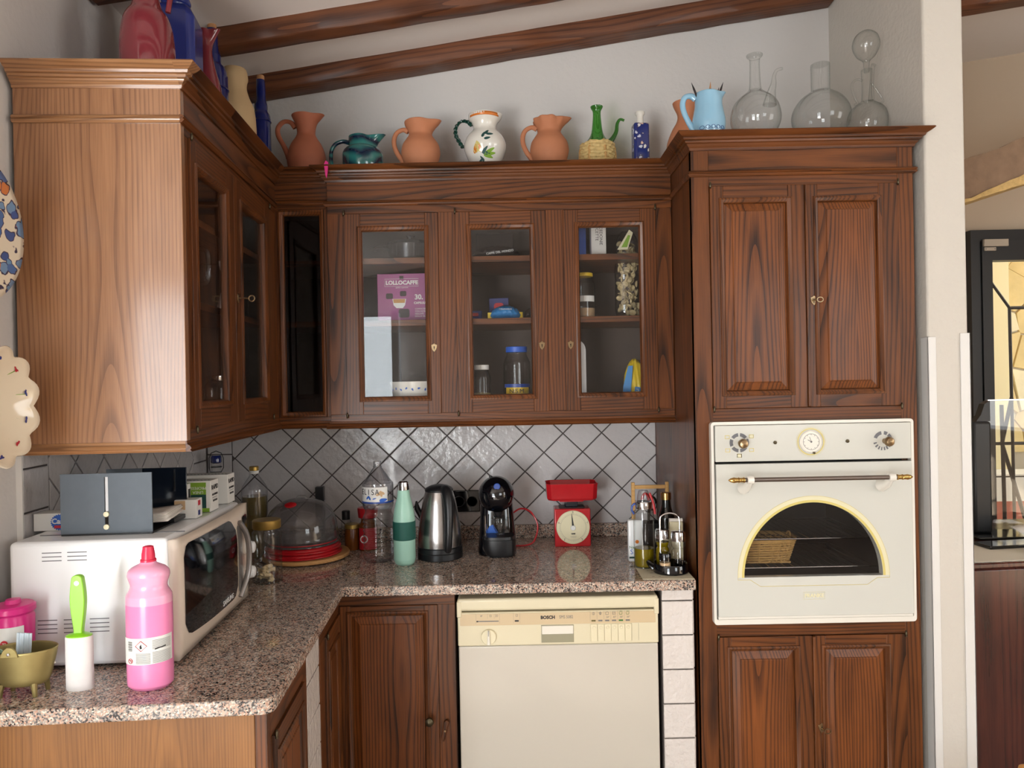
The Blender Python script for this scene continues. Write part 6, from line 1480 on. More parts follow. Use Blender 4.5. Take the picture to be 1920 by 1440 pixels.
g.tube(arc(0.001, cz_, 0.0455, 0, 2*PI, 49, yd_+0.0002), 0.00025, 4)
g.build('scale_marks', 'ink_grey', dl_); g2.build('scale_marks', 'ink', dl_)
for k, ch in enumerate('01234'):
    a = PI/2-2*PI*k/5; text('lettering', ch, 0.010, (0.001+0.0535*math.cos(a), yd_, cz_+0.0535*math.sin(a)), FR, 'ink', dl_)
text('lettering', 'GIME', 0.0065, (0.001, yd_, cz_-0.023), FR, 'ink', dl_, bold=0.0003)
g = G().box(-0.010, yd_-0.0001, cz_-0.0325, 0.013, yd_+0.0002, cz_-0.032).box(-0.007, yd_-0.0001, cz_-0.0355, 0.010, yd_+0.0002, cz_-0.035); g.build('print_lines', 'ink_grey', dl_)

# ------------------------------------------------------------------ right end group
poly = [(0.376, -0.625), (0.527, -0.636), (0.527, -0.40), (0.378, -0.41)]
t = start('cloth_mat', 'thin beige patterned mat under the oil and condiment things', 'mat', (0.45, -0.52, ZB))
G().prism(poly, ZB+0.0003, ZB+0.0020, 'XY').build('mat_sheet', 'cloth_mat', t)
g = G()
for k in range(14):
    x, y = random.uniform(0.39, 0.50), random.uniform(-0.61, -0.47); a = random.uniform(0, 3); l = random.uniform(0.006, 0.016)
    g.tube([(x, y, ZB+0.0022), (x+l*math.cos(a), y+l*0.4*math.sin(a), ZB+0.0022)], 0.0014, 5, flat=0.2)
g.build('leaf_print', 'cloth_pattern', t)
done()
ZA = ZB+0.0022
t = thing('white_bottle', 'white flat detergent bottle with coloured print, behind the clear oil bottle', 'bottle', (0.392, -0.405, ZB), 0)
G().box(-0.024, -0.014, 0.0, 0.024, 0.014, 0.136).build('bottle_body', 'white_enamel', t, bevel=0.006, seg=3)
text('lettering', 'Napisan', 0.0130, (-0.001, -0.0146, 0.048), FR, 'green_led', t); text('lettering', 'S', 0.022, (-0.014, -0.0146, 0.033), FR, 'box_blue', t); G().box(-0.022, -0.0147, 0.012, 0.020, -0.014, 0.018).build('print_bar', 'box_dark_green', t)
G().lathe([(0.006, 0), (0.001, -0.0006)], 16, (0.004, -0.0146, 0.066), axis='Y').build('print_dot', 'orange_glaze', t)
t = thing('oil_bottle', 'tall clear bottle a third full of olive oil, steel collar and clear cap', 'bottle', (0.407, -0.485, ZA), 0)
body('glass', [(0.028, 0.0), (0.0318, 0.004), (0.0325, 0.012), (0.0322, 0.160), (0.0305, 0.172), (0.0262, 0.180), (0.0255, 0.186)], 'clear_glass', t, hollow=False)
G().lathe([(0.027, 0.003), (0.0300, 0.006), (0.0306, 0.014), (0.0304, 0.060)], 36, capt=True).build('oil', 'olive_oil', t)
G().lathe([(0.0262, 0.184), (0.0266, 0.186), (0.0266, 0.204), (0.0255, 0.206)], 36, capt=True).build('collar', 'chrome', t)
body('cap', [(0.0200, 0.206), (0.0190, 0.220), (0.0160, 0.236), (0.0145, 0.240)], 'pet_plastic', t, hollow=False)
G().tube([(-0.027, 0.0, 0.200), (-0.036, 0, 0.192), (-0.037, 0, 0.178), (-0.030, 0, 0.166)], 0.0035, 8).build('blue_strap', 'blue_plastic', t)
G().tube([(0.020, 0.0, 0.232), (0.028, 0, 0.210), (0.033, 0, 0.190), (0.036, 0, 0.165)], 0.0038, 8).build('red_strap', 'red_plastic', t)
# wooden-handled caddy
t = thing('utensil_caddy', 'utensil caddy with light wooden bar handle behind the oil bottles', 'caddy', (0.472, -0.27, ZB), 0)
g = G().box(-0.066, -0.035, 0, 0.060, 0.035, 0.004).box(-0.066, -0.035, 0.004, 0.060, -0.032, 0.10).box(-0.066, 0.032, 0.004, 0.060, 0.035, 0.10).box(-0.066, -0.032, 0.004, -0.063, 0.032, 0.10).box(0.057, -0.032, 0.004, 0.060, 0.032, 0.10)
g.build('box_body', 'black_plastic', t)
for x in (-0.0615, 0.0555): G().box(x-0.006, -0.006, 0.02, x+0.006, 0.006, 0.238).build('handle_post', 'bamboo', t, bevel=0.002)
G().box(-0.056, -0.005, 0.215, 0.050, 0.005, 0.228).build('handle_bar', 'bamboo', t, bevel=0.002)
t = thing('scissors', 'kitchen scissors with red and dark handles standing in the caddy', 'scissors', (0.462, -0.27, ZB+0.09), 0)
G().tube([(-0.010+0.012*math.cos(a), -0.005, 0.085+0.024*math.sin(a)) for a in [2*PI*i/20 for i in range(21)]], 0.0045, 8).build('handle', 'red_plastic', t); G().tube([(0.014+0.012*math.cos(a), -0.005, 0.075+0.022*math.sin(a)) for a in [2*PI*i/20 for i in range(21)]], 0.004, 8).build('handle', 'wine_dark', t)
G().prism([(-0.006, -0.07), (0.008, 0.055), (-0.004, 0.062)], -0.006, -0.004).build('blade', 'chrome', t)
t = thing('dark_bottle', 'dark glass bottle with gold cap behind the condiment stand', 'bottle', (0.497, -0.395, ZB), 0)
body('bottle_glass', [(0.024, 0.0), (0.0270, 0.005), (0.0270, 0.125), (0.0255, 0.145), (0.0170, 0.170), (0.0145, 0.190), (0.0145, 0.205)], 'wine_dark', t, hollow=False)
G().lathe([(0.0162, 0.198), (0.0165, 0.200), (0.0165, 0.219), (0.0150, 0.221)], 24, capt=True).build('cap', 'gold', t)
wrap_label(G(), 0.0275, 0.02, 0.105, -2.8, -0.4).build('label', 'cloth_mat', t)
t = thing('cream_carton', 'cream paper packet with rolled top standing behind the front shaker', 'packet', (0.512, -0.470, ZA), 0)
G().box(-0.022, -0.012, 0, 0.020, 0.012, 0.138).build('packet_body', 'dial_cream', t, bevel=0.003); G().tube([(-0.022, 0, 0.142), (0.020, 0, 0.142)], 0.006, 10).build('rolled_top', 'paper_white', t)
t = thing('condiment_tray', 'round black condiment tray with a chrome wire carrying loop', 'tray', (0.474, -0.553, ZA), 0)
G().lathe([(0.046, 0.0), (0.052, 0.002), (0.052, 0.026), (0.050, 0.029), (0.047, 0.026), (0.047, 0.010), (0.001, 0.010)], 48).build('tray_body', 'black_gloss', t)
g = G(); g.tube(spl([(-0.030, 0, 0.012), (-0.030, 0, 0.100), (-0.030, 0, 0.155), (-0.024, 0, 0.172), (0, 0, 0.180), (0.024, 0, 0.172), (0.030, 0, 0.155), (0.030, 0, 0.10), (0.030, 0, 0.012)], 5), 0.0024, 8)
g.build('carrying_loop', 'chrome', t)
g = G().tube(spl([(-0.050, 0.01, 0.02), (-0.066, 0.015, 0.030), (-0.062, 0.02, 0.018), (-0.050, 0.015, 0.006)], 4), 0.005, 8); g.build('side_grip', 'black_gloss', t)
def dispenser(label, x, y, oil, h=0.0):
    t = thing('glass_dispenser', label, 'dispenser', (x, y, ZA+0.0105), 0, 'dispensers on the condiment tray')
    body('glass', [(0.0195, 0.0), (0.0212, 0.004), (0.0212, 0.050), (0.0200, 0.058), (0.0165, 0.064), (0.0200, 0.070), (0.0220, 0.082), (0.0215, 0.090)], 'clear_glass', t, hollow=False, seg=32)
    if oil: G().lathe([(0.018, 0.002), (0.0200, 0.005), (0.0200, 0.050), (0.019, 0.057), (0.0155, 0.064), (0.0185, 0.071), (0.0195, 0.078)], 28, capt=True).build('oil', 'olive_oil', t)
    G().lathe([(0.0222, 0.088), (0.0226, 0.090), (0.0215, 0.112), (0.020, 0.116), (0.001, 0.117)], 32, capt=True).build('lid', 'chrome', t)
    return t
dispenser('glass cruet filled with olive oil, chrome lid, at the back of the tray', 0.4555, -0.531, True)
dispenser('empty glass shaker with chrome lid, front right of the tray', 0.496, -0.567, False)
t = thing('salt_pot', 'low glass salt pot with black lid at the front left of the tray', 'salt pot', (0.4520, -0.580, ZA+0.0105), 0)
body('glass', [(0.016, 0.0), (0.0175, 0.003), (0.0178, 0.030), (0.0165, 0.034)], 'clear_glass', t, hollow=False, seg=28)
G().lathe([(0.014, 0.002), (0.0160, 0.004), (0.0160, 0.026)], 24, capt=True).build('spice', 'spice', t); G().lathe([(0.0182, 0.034), (0.0182, 0.052), (0.0165, 0.055), (0.001, 0.055)], 28, capt=True).build('lid', 'black_gloss', t)

# ------------------------------------------------------------------ inside the glazed cabinet
Z0, Z1, Z2 = 1.3785, 1.6975, 1.9075
t = thing('capsule_box', 'purple coffee capsule box on the middle shelf behind the left glass door', 'box', (-0.385, -0.215, Z1), 0)
G().box(-0.078, -0.03, 0, 0.095, 0.09, 0.168).build('carton', 'purple_box', t, bevel=0.0015)
ff = -0.0305
text('lettering', 'LOLLOCAFFE', 0.0190, (0.008, ff, 0.136), FR, 'box_white', t, bold=0.0008)
G().tube([(a, ff, b) for a, b in ((-0.052, 0.124), (0.066, 0.124), (0.066, 0.150), (-0.052, 0.150), (-0.052, 0.124))], 0.0006, 4).build('print_frame', 'box_white', t)
G().box(0.000, ff-0.0003, 0.148, 0.014, ff, 0.160).build('print_crest', 'dark_brown_print', t)
text('lettering', 'qualita e passione', 0.0062, (0.008, ff, 0.1195), FR, 'box_white', t)
text('lettering', '30.', 0.024, (0.066, ff, 0.085), FR, 'box_white', t, bold=0.0008); text('lettering', 'CAPSULE', 0.0105, (0.070, ff, 0.065), FR, 'box_white', t, bold=0.0004)
for k, s_ in enumerate(('COMPATIBILI', 'CON SISTEMI', 'NESCAFE', 'DOLCE GUSTO')): text('lettering', s_, 0.0075, (0.052, ff, 0.044-0.0085*k), FR, 'box_white', t, align='LEFT')
G().prism([(-0.026, 0.080), (0.022, 0.080), (0.018, 0.058), (0.010, 0.048), (-0.012, 0.048), (-0.022, 0.058)], ff-0.0006, ff).build('printed_cup', 'box_white', t)
G().prism([(-0.023, 0.079), (0.019, 0.079), (0.017, 0.066), (-0.021, 0.066)], ff-0.0009, ff-0.0006).build('printed_coffee', 'coffee', t)
for x, z, r in ((-0.036, 0.090, 0.012), (0.012, 0.098, 0.011), (0.014, 0.030, 0.019)):
    G().prism(rrect(x-r, z-r*0.8, x+r, z+r*0.8, r*0.4), ff-0.0007, ff-0.0001).build('printed_capsule', 'dark_brown_print', t)
t = thing('cooking_pot', 'dark cooking pot on the top shelf behind the left glass door', 'pot', (-0.350, -0.20, Z2), 0)
body('pot_body', [(0.070, 0.0), (0.075, 0.004), (0.078, 0.055), (0.082, 0.060)], 'black_pan', t, smooth_k=2); G().lathe([(0.084, 0.060), (0.080, 0.070), (0.040, 0.080), (0.012, 0.082), (0.012, 0.092), (0.016, 0.098), (0.001, 0.1)], 40, capt=True).build('lid', 'black_pan', t)
handle(t, [(-0.075, -0.02, 0.050), (-0.10, -0.03, 0.052), (-0.125, -0.035, 0.045)], 0.009, 'black_pan')
t = thing('serving_bowls', 'white porcelain bowl with small blue flowers at the bottom left of the cabinet', 'bowl', (-0.335, -0.215, Z0), 0)
body('bowl_body', [(0.040, 0.0), (0.045, 0.006), (0.075, 0.012), (0.080, 0.045), (0.085, 0.060), (0.096, 0.110)], 'white_glaze', t, depth=0.9)
g = G()
for k in range(9): petal(g, A0-1.0+0.24*k, 0.083+0.004*(k % 2), 0.005, 0.003, k*1.3, r_at=lambda z: 0.0905+(z-0.083)*0.22, off=0.001)
g.build('painted_flower', 'box_blue', t)
t = thing('dark_mug', 'dark pot standing in the shadow left of the porcelain bowl', 'pot', (-0.49, -0.15, Z0), 0)
body('mug_body', [(0.036, 0.0), (0.040, 0.005), (0.045, 0.06), (0.045, 0.10)], 'dark_brown_print', t, smooth_k=2)
def small_box(label, x, y, z, w, d, h, m, txt=None, band=None, rz=0, grp=None):
    t = thing('carton_box', label, 'box', (x, y, z), rz, grp); G().box(-w/2, 0, 0, w/2, d, h).build('carton', m, t, bevel=0.001)
    if band: G().prism(rrect(-w*0.25, h*0.50, w*0.25, h*0.80, h*0.12), -0.0008, 0.0002).build('print_oval', band, t)
    if txt: text('lettering', txt, h*0.22, (0, -0.0012, h*0.65), FR, 'box_white', t)
    return t
small_box('blue pasta box with red oval, standing upright on the middle shelf', -0.042, -0.16, Z1, 0.070, 0.03, 0.086, 'blue_box', None, 'red_label')
text('lettering', 'LASAGNE', 0.009, (-0.042, -0.1613, Z1+0.030), FR, 'box_white', bpy.data.objects['carton_box']).location = (0, -0.0013, 0.030)
small_box('small blue box with red oval at the left end behind the middle door', -0.125, -0.20, Z1, 0.045, 0.03, 0.038, 'blue_box', None, 'red_label')
t = thing('snack_bag', 'bright blue and yellow crinkled pasta bag lying on the middle shelf', 'bag', (-0.018, -0.245, Z1), 0)
def bagfn(w, h, d):
    return lambda u, v: ((u-0.5)*w*(1-0.1*math.cos(v*PI)**2), -d*math.sin(PI*v)*math.sin(PI*min(max(u, 0.0), 1.0))**0.5+0.0015*math.sin(u*37+v*9), h*v*(0.55+0.45*math.sin(PI*u)**0.6)+0.001*math.sin(u*50))
G().grid(bagfn(0.108, 0.050, 0.030), 30, 10).build('bag_front', 'sky_blue_bag', t, solid=0.001, angle=0.5)
G().box(-0.062, -0.004, 0, -0.044, 0.0, 0.026).box(0.042, -0.004, 0, 0.060, 0.0, 0.026).build('bag_ends', 'yellow_bag', t, bevel=0.001)
text('lettering', 'CONCHIGLIE', 0.0075, (0, -0.030, 0.034), FR, 'box_white', t)
t = thing('dark_packet', 'folded dark packet right of the blue pasta bag', 'packet', (0.075, -0.22, Z1), 0.3)
G().grid(bagfn(0.06, 0.042, 0.02), 20, 8).build('packet_body', 'dark_bag', t, solid=0.001)
t = thing('coffee_bags', 'dark crinkled coffee bag lying on the top shelf behind the middle door', 'bag', (-0.045, -0.235, Z2), 0)
G().grid(bagfn(0.17, 0.050, 0.035), 36, 12).build('bag_front', 'dark_bag', t, solid=0.001, angle=0.4)
text('lettering', 'CAFFE DEL MONDO', 0.0105, (0.012, -0.036, 0.022), (PI/2, -0.12, 0), 'box_white', t)
t = thing('dark_box', 'dark box behind the coffee bag on the top shelf', 'box', (-0.06, -0.15, Z2), 0); G().box(-0.06, 0, 0, 0.075, 0.08, 0.11).build('carton', 'dark_bag', t, bevel=0.002)
def jar(label, x, y, z, r, h, lid, fill=None, fh=0.5, lab=None, group='storage jars in the glazed cabinets', lidh=0.014):
    t = thing('storage_jar', label, 'jar', (x, y, z), 0, group)
    body('glass', [(r*0.9, 0.0), (r, 0.004), (r, h*0.72), (r*0.93, h*0.82), (r*0.72, h*0.92), (r*0.72, h)], 'clear_glass', t, hollow=False, seg=32)
    G().lathe([(r*0.78, h-lidh*0.6), (r*0.80, h-lidh*0.5), (r*0.80, h+lidh*0.5), (r*0.76, h+lidh*0.6), (0.001, h+lidh*0.6)], 32, capt=True).build('lid', lid, t)
    if fill: G().lathe([(r*0.86, 0.003), (r*0.94, 0.006), (r*0.94, h*fh), (0.001, h*fh+0.004)], 28).build('contents', fill, t)
    if lab: wrap_label(G(), r*1.01, lab[0], lab[1], -2.5, -0.6).build('label', lab[2], t)
    return t
jar('squat glass jar with white lid and green contents, lower left of the middle door', -0.105, -0.24, Z0, 0.032, 0.155, 'box_white', 'lentils', 0.42)
t = jar('large glass jar with bright blue screw lid and yellow and blue label', 0.018, -0.235, Z0, 0.047, 0.215, 'blue_lid', None, 0, (0.055, 0.085, 'yellow_lid'), lidh=0.016)
wrap_label(G(), 0.0478, 0.083, 0.095, -2.7, -0.4).build('label_band', 'blue_plastic', t); text('lettering', 'N.S.M.', 0.021, (0.0, -0.0485, 0.070), FR, 'ink', t)
jar('tall glass jar with yellow lid on the middle shelf behind the right door', 0.258, -0.245, Z1, 0.038, 0.150, 'yellow_lid', 'spice', 0.22, (0.055, 0.075, 'box_white'), lidh=0.010)
small_box('blue box on the top shelf behind the right glass door', 0.247, -0.24, Z2, 0.042, 0.05, 0.115, 'blue_lid')
t = small_box('white printed carton on the top shelf behind the right glass door', 0.312, -0.24, Z2, 0.052, 0.05, 0.125, 'paper_white')
for k, s_ in enumerate(('RICETTE', 'MACEDONIE')): text('lettering', s_, 0.015, (-0.006+0.014*k, -0.0006, 0.088), (PI/2, PI/2, 0), 'dark_brown_print', t)
g = G()
for k in range(25):
    if (k*7) % 3: g.box(-0.008+0.003*(k % 5), -0.0006, 0.012+0.003*(k//5), -0.0055+0.003*(k % 5), 0.0001, 0.0145+0.003*(k//5))
# bag of dried pasta nests
t = thing('pasta_bag', 'tall clear bag of pale dried orecchiette on the middle shelf', 'bag', (0.412, -0.235, Z1), 0)
rnd = random.Random(3); proto = None
g = G()
def shell_piece(cx, cy, cz, r, rot):
    n = 10; vs = []; R_ = Matrix.Rotation(rot[0], 3, 'X') @ Matrix.Rotation(rot[1], 3, 'Y') @ Matrix.Rotation(rot[2], 3, 'Z')
    for k, (rr, zz) in enumerate(((1.0, 0.35), (0.9, 0.1), (0.5, -0.12), (0.02, -0.2))):
        for i in range(n): a = 2*PI*i/n; v = R_ @ Vector((r*rr*math.cos(a), r*rr*0.8*math.sin(a), r*zz)); vs.append((cx+v.x, cy+v.y, cz+v.z))
    return vs, [(k*n+i, k*n+(i+1) % n, (k+1)*n+(i+1) % n, (k+1)*n+i) for k in range(3) for i in range(n)]
for k in range(120):
    z = rnd.uniform(0.012, 0.265); w_ = 0.040-0.012*(z/0.27); a = rnd.uniform(0, 2*PI); rr = rnd.uniform(0.5, 1)
    g.add(*shell_piece(w_*rr*math.cos(a), 0.024*rr*math.sin(a), z, 0.013, (rnd.uniform(0, 6), rnd.uniform(0, 6), rnd.uniform(0, 6))))
g.build('pasta_pieces', 'pasta', t, kind='stuff', solid=0.0012)
body('bag_film', [(0.038, 0.0), (0.046, 0.03), (0.044, 0.12), (0.046, 0.16), (0.040, 0.22), (0.037, 0.27), (0.02, 0.30)], 'pet_plastic', t, hollow=False, sy=0.68)
G().prism([(-0.040, 0.232), (-0.004, 0.232), (0.015, 0.290), (0.002, 0.300)], -0.036, -0.035).build('bag_label', 'dial_cream', t); G().prism([(-0.026, 0.240), (-0.006, 0.240), (0.006, 0.280), (-0.002, 0.282)], -0.0367, -0.036).build('label_picture', 'box_green', t)
t = thing('snack_bag', 'blue and yellow glossy snack bag at the lower right behind the right door', 'bag', (0.428, -0.245, Z0), -0.15)
G().grid(bagfn(0.085, 0.175, 0.030), 24, 16).build('bag_front', 'yellow_bag', t, solid=0.001, angle=0.5)
G().prism([(-0.045, 0.0), (-0.020, 0.0), (-0.006, 0.150), (-0.022, 0.150), (-0.040, 0.08)], -0.034, -0.032).build('blue_panel', 'sky_blue_bag', t); G().prism([(-0.008, 0.0), (0.020, 0.0), (0.018, 0.075), (0.0, 0.078)], -0.036, -0.034).build('blue_panel', 'sky_blue_bag', t)
text('lettering', 'PIZZOLI', 0.014, (0.006, -0.0365, 0.045), (PI/2, -PI/2+0.1, 0), 'box_white', t)
t = thing('white_tray', 'edge of a white tray standing against the partition between middle and right doors', 'tray', (0.154, -0.30, Z0), 0)
G().prism(rrect(-0.060, 0.004, 0.100, 0.245, 0.04, 6), 0, 0.006).build('tray_sheet', 'white_enamel', t, bevel=0.002)
t = thing('glass_bowl', 'small glass bowl beside the snack bag at the bottom of the right door', 'bowl', (0.345, -0.22, Z0), 0); body('bowl_body', [(0.02, 0), (0.03, 0.01), (0.042, 0.04), (0.046, 0.060)], 'clear_glass', t, th=0.002, depth=0.9)
# left cabinet
for lab, u, w, z, r, h, lid, fill in (('glass jar with yellowish lid low behind the nearest left glass door', 1.02, 0.27, Z0, 0.036, 0.115, 'gold_lid', 'spice'), ('glass jar low behind the far left glass door', 0.62, 0.25, Z0, 0.035, 0.13, 'chrome', 'dark_brown_print')):
    p = L(u, w, z); jar(lab, p.x, p.y, p.z, r, h, lid, fill, 0.5)
p = L(0.98, 0.27, Z1); t = thing('glass_jug', 'clear glass measuring jug on the middle shelf of the left cabinet', 'jug', tuple(p), 0)
body('glass', [(0.05, 0), (0.06, 0.01), (0.064, 0.10), (0.066, 0.15)], 'clear_glass', t, th=0.003, depth=0.9, smooth_k=2); handle(t, [(0.064, 0, 0.13), (0.09, 0, 0.12), (0.09, 0, 0.05), (0.062, 0, 0.04)], 0.006, 'clear_glass')
p = L(0.60, 0.26, Z1+0.0); t = thing('white_ladle', 'pale plastic ladle leaning inside the left cabinet', 'ladle', tuple(p), 0)
handle(t, [(0, 0, 0.01), (0.01, 0.01, 0.10), (0.0, 0.0, 0.165)], [0.014, 0.006, 0.006], 'roller_paper', 'ladle_body')
# basket in the oven
t = thing('wicker_basket', 'shallow wicker basket standing inside the oven', 'basket', (0.757, -0.46, 0.9005), 0)
def bp(a, k, R0=0.105, R1=0.125): s_ = R0+(R1-R0)*k; ca, sa = math.cos(a), math.sin(a); return (s_*math.copysign(abs(ca)**0.6, ca), 0.55*s_*math.copysign(abs(sa)**0.6, sa), 0.004+0.062*k)
g = G()
for k in range(9):
    pts = []
    for i in range(73):
        a = 2*PI*i/72; q = bp(a, k/8); o_ = 0.0022*(1 if (i+k) % 2 else -1); pts.append((q[0]+o_*math.cos(a), q[1]+o_*math.sin(a), q[2]))
    g.tube(pts, 0.0032, 5)
g.build('woven_wall', 'basket_wicker', t)
g = G()
for i in range(36): a = 2*PI*i/36; g.tube([bp(a, 0), bp(a, 1.0)], 0.002, 5)
g.build('stakes', 'basket_wicker', t)
G().tube([bp(2*PI*i/48, 1.08) for i in range(49)], 0.0055, 7).build('rim', 'basket_wicker', t); G().box(-0.10, -0.055, 0, 0.10, 0.055, 0.005).build('basket_floor', 'basket_wicker', t)
G().tube(spl([(0.112, -0.02, 0.066), (0.116, -0.01, 0.084), (0.116, 0.01, 0.084), (0.112, 0.02, 0.066)], 4), 0.003, 6).build('handle', 'basket_wicker', t)

# ------------------------------------------------------------------ next room, right of the pier
g = G()
yb = 1.05
for a0, a1, b0, b1 in ((1.0, 2.395, 0.0, 3.6), (2.395, 3.6, 2.225, 3.6), (3.6, XR, 0, 3.6), (2.395, 3.6, 0.0, 0.45)): g.box(a0, yb, b0, a1, yb+0.2, b1)
structure(g.build('wall_back_next_room', 'wall_paint_beige', smooth=False))
# plastered wooden lintel with ragged straw edge
t = start('old_lintel', 'rough daub-covered lintel beam sloping up above the black window', 'beam', (2.3, 0.2, 2.2)); ORG[:] = [0, 0, 0]
ORG[:] = [2.3, 0.2, 2.2]
g = G(); n = 30; rnd = random.Random(5); vs = []; fs = []
for i in range(n+1):
    x = 1.33+1.9*i/n; zb_ = 2.1929+0.31*(x-1.869)+rnd.uniform(-0.005, 0.005); zt_ = 2.352+0.37*(x-1.872)+rnd.uniform(-0.006, 0.006)
    vs += [(x, 0.2+rnd.uniform(-0.004, 0.004), zb_), (x, 0.2+rnd.uniform(-0.004, 0.004), zt_), (x, 0.42, zt_), (x, 0.42, zb_)]
for i in range(n):
    for k in range(4): fs.append((i*4+k, (i+1)*4+k, (i+1)*4+(k+1) % 4, i*4+(k+1) % 4))
fs += [(0, 1, 2, 3), (n*4+3, n*4+2, n*4+1, n*4)]
g.add(vs, fs); g.build('lintel_body', 'daub', t, angle=0.9)
g = G(); vs = []; fs = []
for i in range(n*2+1):
    x = 1.33+1.9*i/(n*2); z0_ = 2.176+0.31*(x-1.869); th_ = 0.010+0.10*(x-1.84) if x > 1.84 else 0.010; th_ = min(th_, 0.05)
    vs += [(x, 0.188+rnd.uniform(-0.003, 0.003), z0_+rnd.uniform(-0.003, 0.003)), (x, 0.192, z0_+th_+rnd.uniform(-0.005, 0.005)), (x, 0.42, z0_+th_), (x, 0.42, z0_)]
for i in range(n*2):
    for k in range(4): fs.append((i*4+k, (i+1)*4+k, (i+1)*4+(k+1) % 4, i*4+(k+1) % 4))
g.add(vs, fs); g.build('straw_edge', 'straw_edge', t, angle=0.9)
done()
# black window
t = start('black_window', 'tall black framed window beyond the white pier, with an iron grille outside', 'window', (3.0, 1.0, 0.45)); t['kind'] = 'structure'; t.name = 'window_2'
ring_face(G(), rrect(2.395, 0.45, 3.58, 2.222, 0.001, 1), rrect(2.445, 0.50, 3.53, 2.165, 0.001, 1), 0.985, 1.06).build('window_frame', 'window_black', t)
ring_face(G(), rrect(2.447, 0.502, 3.528, 2.163, 0.001, 1), rrect(2.500, 0.56, 3.475, 2.062, 0.001, 1), 0.975, 1.04).build('sash', 'window_black', t)
G().box(2.498, 1.005, 0.558, 3.477, 1.010, 2.064).build('pane', 'window_glass', t, smooth=False)
done()
t = thing('alarm_sensor', 'pale two-part alarm contact screwed to the top of the black window frame', 'sensor', (2.515, 0.975, 2.125), 0)
G().box(-0.065, -0.014, 0.008, 0.062, 0, 0.045).build('sensor_body', 'alarm_beige', t, bevel=0.002); G().box(-0.060, -0.010, -0.014, 0.0, 0, 0.004).build('magnet', 'alarm_beige', t, bevel=0.002)
for x in (-0.053, -0.007): G().lathe([(0.003, 0), (0.001, -0.001)], 10, (x, -0.010, -0.005), axis='Y').build('screw', 'grey_print', t)
t = thing('iron_grille', 'dark iron grille outside the window with diagonal corner bars', 'grille', (2.9, 1.26, 0.5), 0)
def bar(pts, r=0.009): return G().tube([(x-2.9, 0, z-0.5) for x, z in pts], r, 4).build('bar', 'black_iron', t)
bar([(2.60, 2.10), (2.781, 1.840)]); bar([(2.781, 1.840), (3.35, 1.836)]); bar([(2.781, 1.840), (2.790, 0.50)], 0.010); bar([(3.35, 1.836), (3.35, 0.5)]); bar([(2.60, 2.30), (2.60, 0.3)])
bar([(2.60, 1.085), (3.5, 1.08)]); bar([(2.727, 1.30), (2.736, 0.55)], 0.012); bar([(2.785, 1.34), (2.726, 1.085)], 0.012); bar([(2.726, 1.085), (2.86, 0.62)], 0.012); bar([(2.60, 0.90), (3.5, 0.895)], 0.004)
# stone wall outside
sw = structure(G().box(2.0, 2.45, -0.5, 6.5, 2.6, 3.6).build('wall_outside_stone', 'mortar', smooth=False))
rnd = random.Random(11); sites = [(3.25+0.26*(i % 5)+rnd.uniform(-0.09, 0.09), 0.95+0.23*(i//5)+rnd.uniform(-0.08, 0.08)) for i in range(35)]
for i, (sx_, sz_) in enumerate(sites):
    poly = rect(3.10, 0.9, 4.4, 2.6)
    for j, (qx, qz) in enumerate(sites):
        if i == j or len(poly) < 3: continue
        nx_, nz_ = qx-sx_, qz-sz_; c_ = (nx_*(qx+sx_)+nz_*(qz+sz_))/2; poly = clip(poly, nx_, nz_, c_)
    if len(poly) > 2: tile_obj(poly, lambda a, b, d: (a, 2.45-d, b), sw, 'stone_yellow' if i % 3 else 'stone_pale', t=0.03, name='stone', gap=0.008, tilt=0.006)
structure(G().box(2.0, 2.30, -0.5, 3.50, 2.44, 3.6).build('wall_outside_render', 'render_cream', smooth=False))
structure(G().box(1.2, 1.3, -0.6, 6.5, 2.45, 0.30).build('ground_outside', 'paving_pale', smooth=False))
o = structure(G().box(2.4, 2.10, 0.30, 6.0, 2.30, 0.62).build('wall_outside_low', 'brick_red', smooth=False)); structure(G().box(2.4, 2.05, 0.62, 6.0, 2.30, 0.80).build('ledge_outside', 'paving_pale', smooth=False))
# dark sideboard
t = thing('mahogany_sideboard', 'dark polished mahogany sideboard with rounded front beyond the pier', 'sideboard', (1.886, 0.303, 0), 0)
pts = [(-0.75, 0.33), (0.9, 0.33), (0.9, -0.35)] + [(0.9*math.cos(a)-0.0, -0.35-0.22*math.sin(a)) for a in [PI*i/16 for i in range(1, 16)]] + [(-0.75, -0.35)]
pts = [(-0.53, 0.30), (0.9, 0.30), (0.9, -0.32), (0.54, -0.395), (0.18, -0.44), (-0.18, -0.476), (-0.53, -0.50)]
G().prism(pts, 0.0, 0.778, 'XY').build('body', 'mahogany', t, bevel=0.01)
G().prism([(x*1.01, y-0.01) for x, y in pts], 0.778, 0.7995, 'XY').build('top', 'mahogany', t, bevel=0.006)
t = thing('lace_runner', 'cream lace runner with scalloped edge on the dark sideboard', 'runner', (1.8858, 0.3027, 0.7998), 0)
g = G(); top = []; 
base = [(-0.59, -0.540), (-0.2, -0.520), (0.2, -0.480), (0.6, -0.43), (0.98, -0.36)]
edge = []
for i in range(len(base)-1):
    for k in range(12): u = k/12; edge.append((base[i][0]*(1-u)+base[i+1][0]*u, base[i][1]*(1-u)+base[i+1][1]*u-0.004*(k % 2)))
g.prism(edge+[(0.98, -0.05), (-0.59, -0.25)], 0, 0.002, 'XY'); g.build('lace_sheet', 'lace', t)
t = thing('clear_display_stand', 'clear acrylic stand with black side panel in front of the window', 'stand', (2.0474, 0.2758, 0.8002), 0)
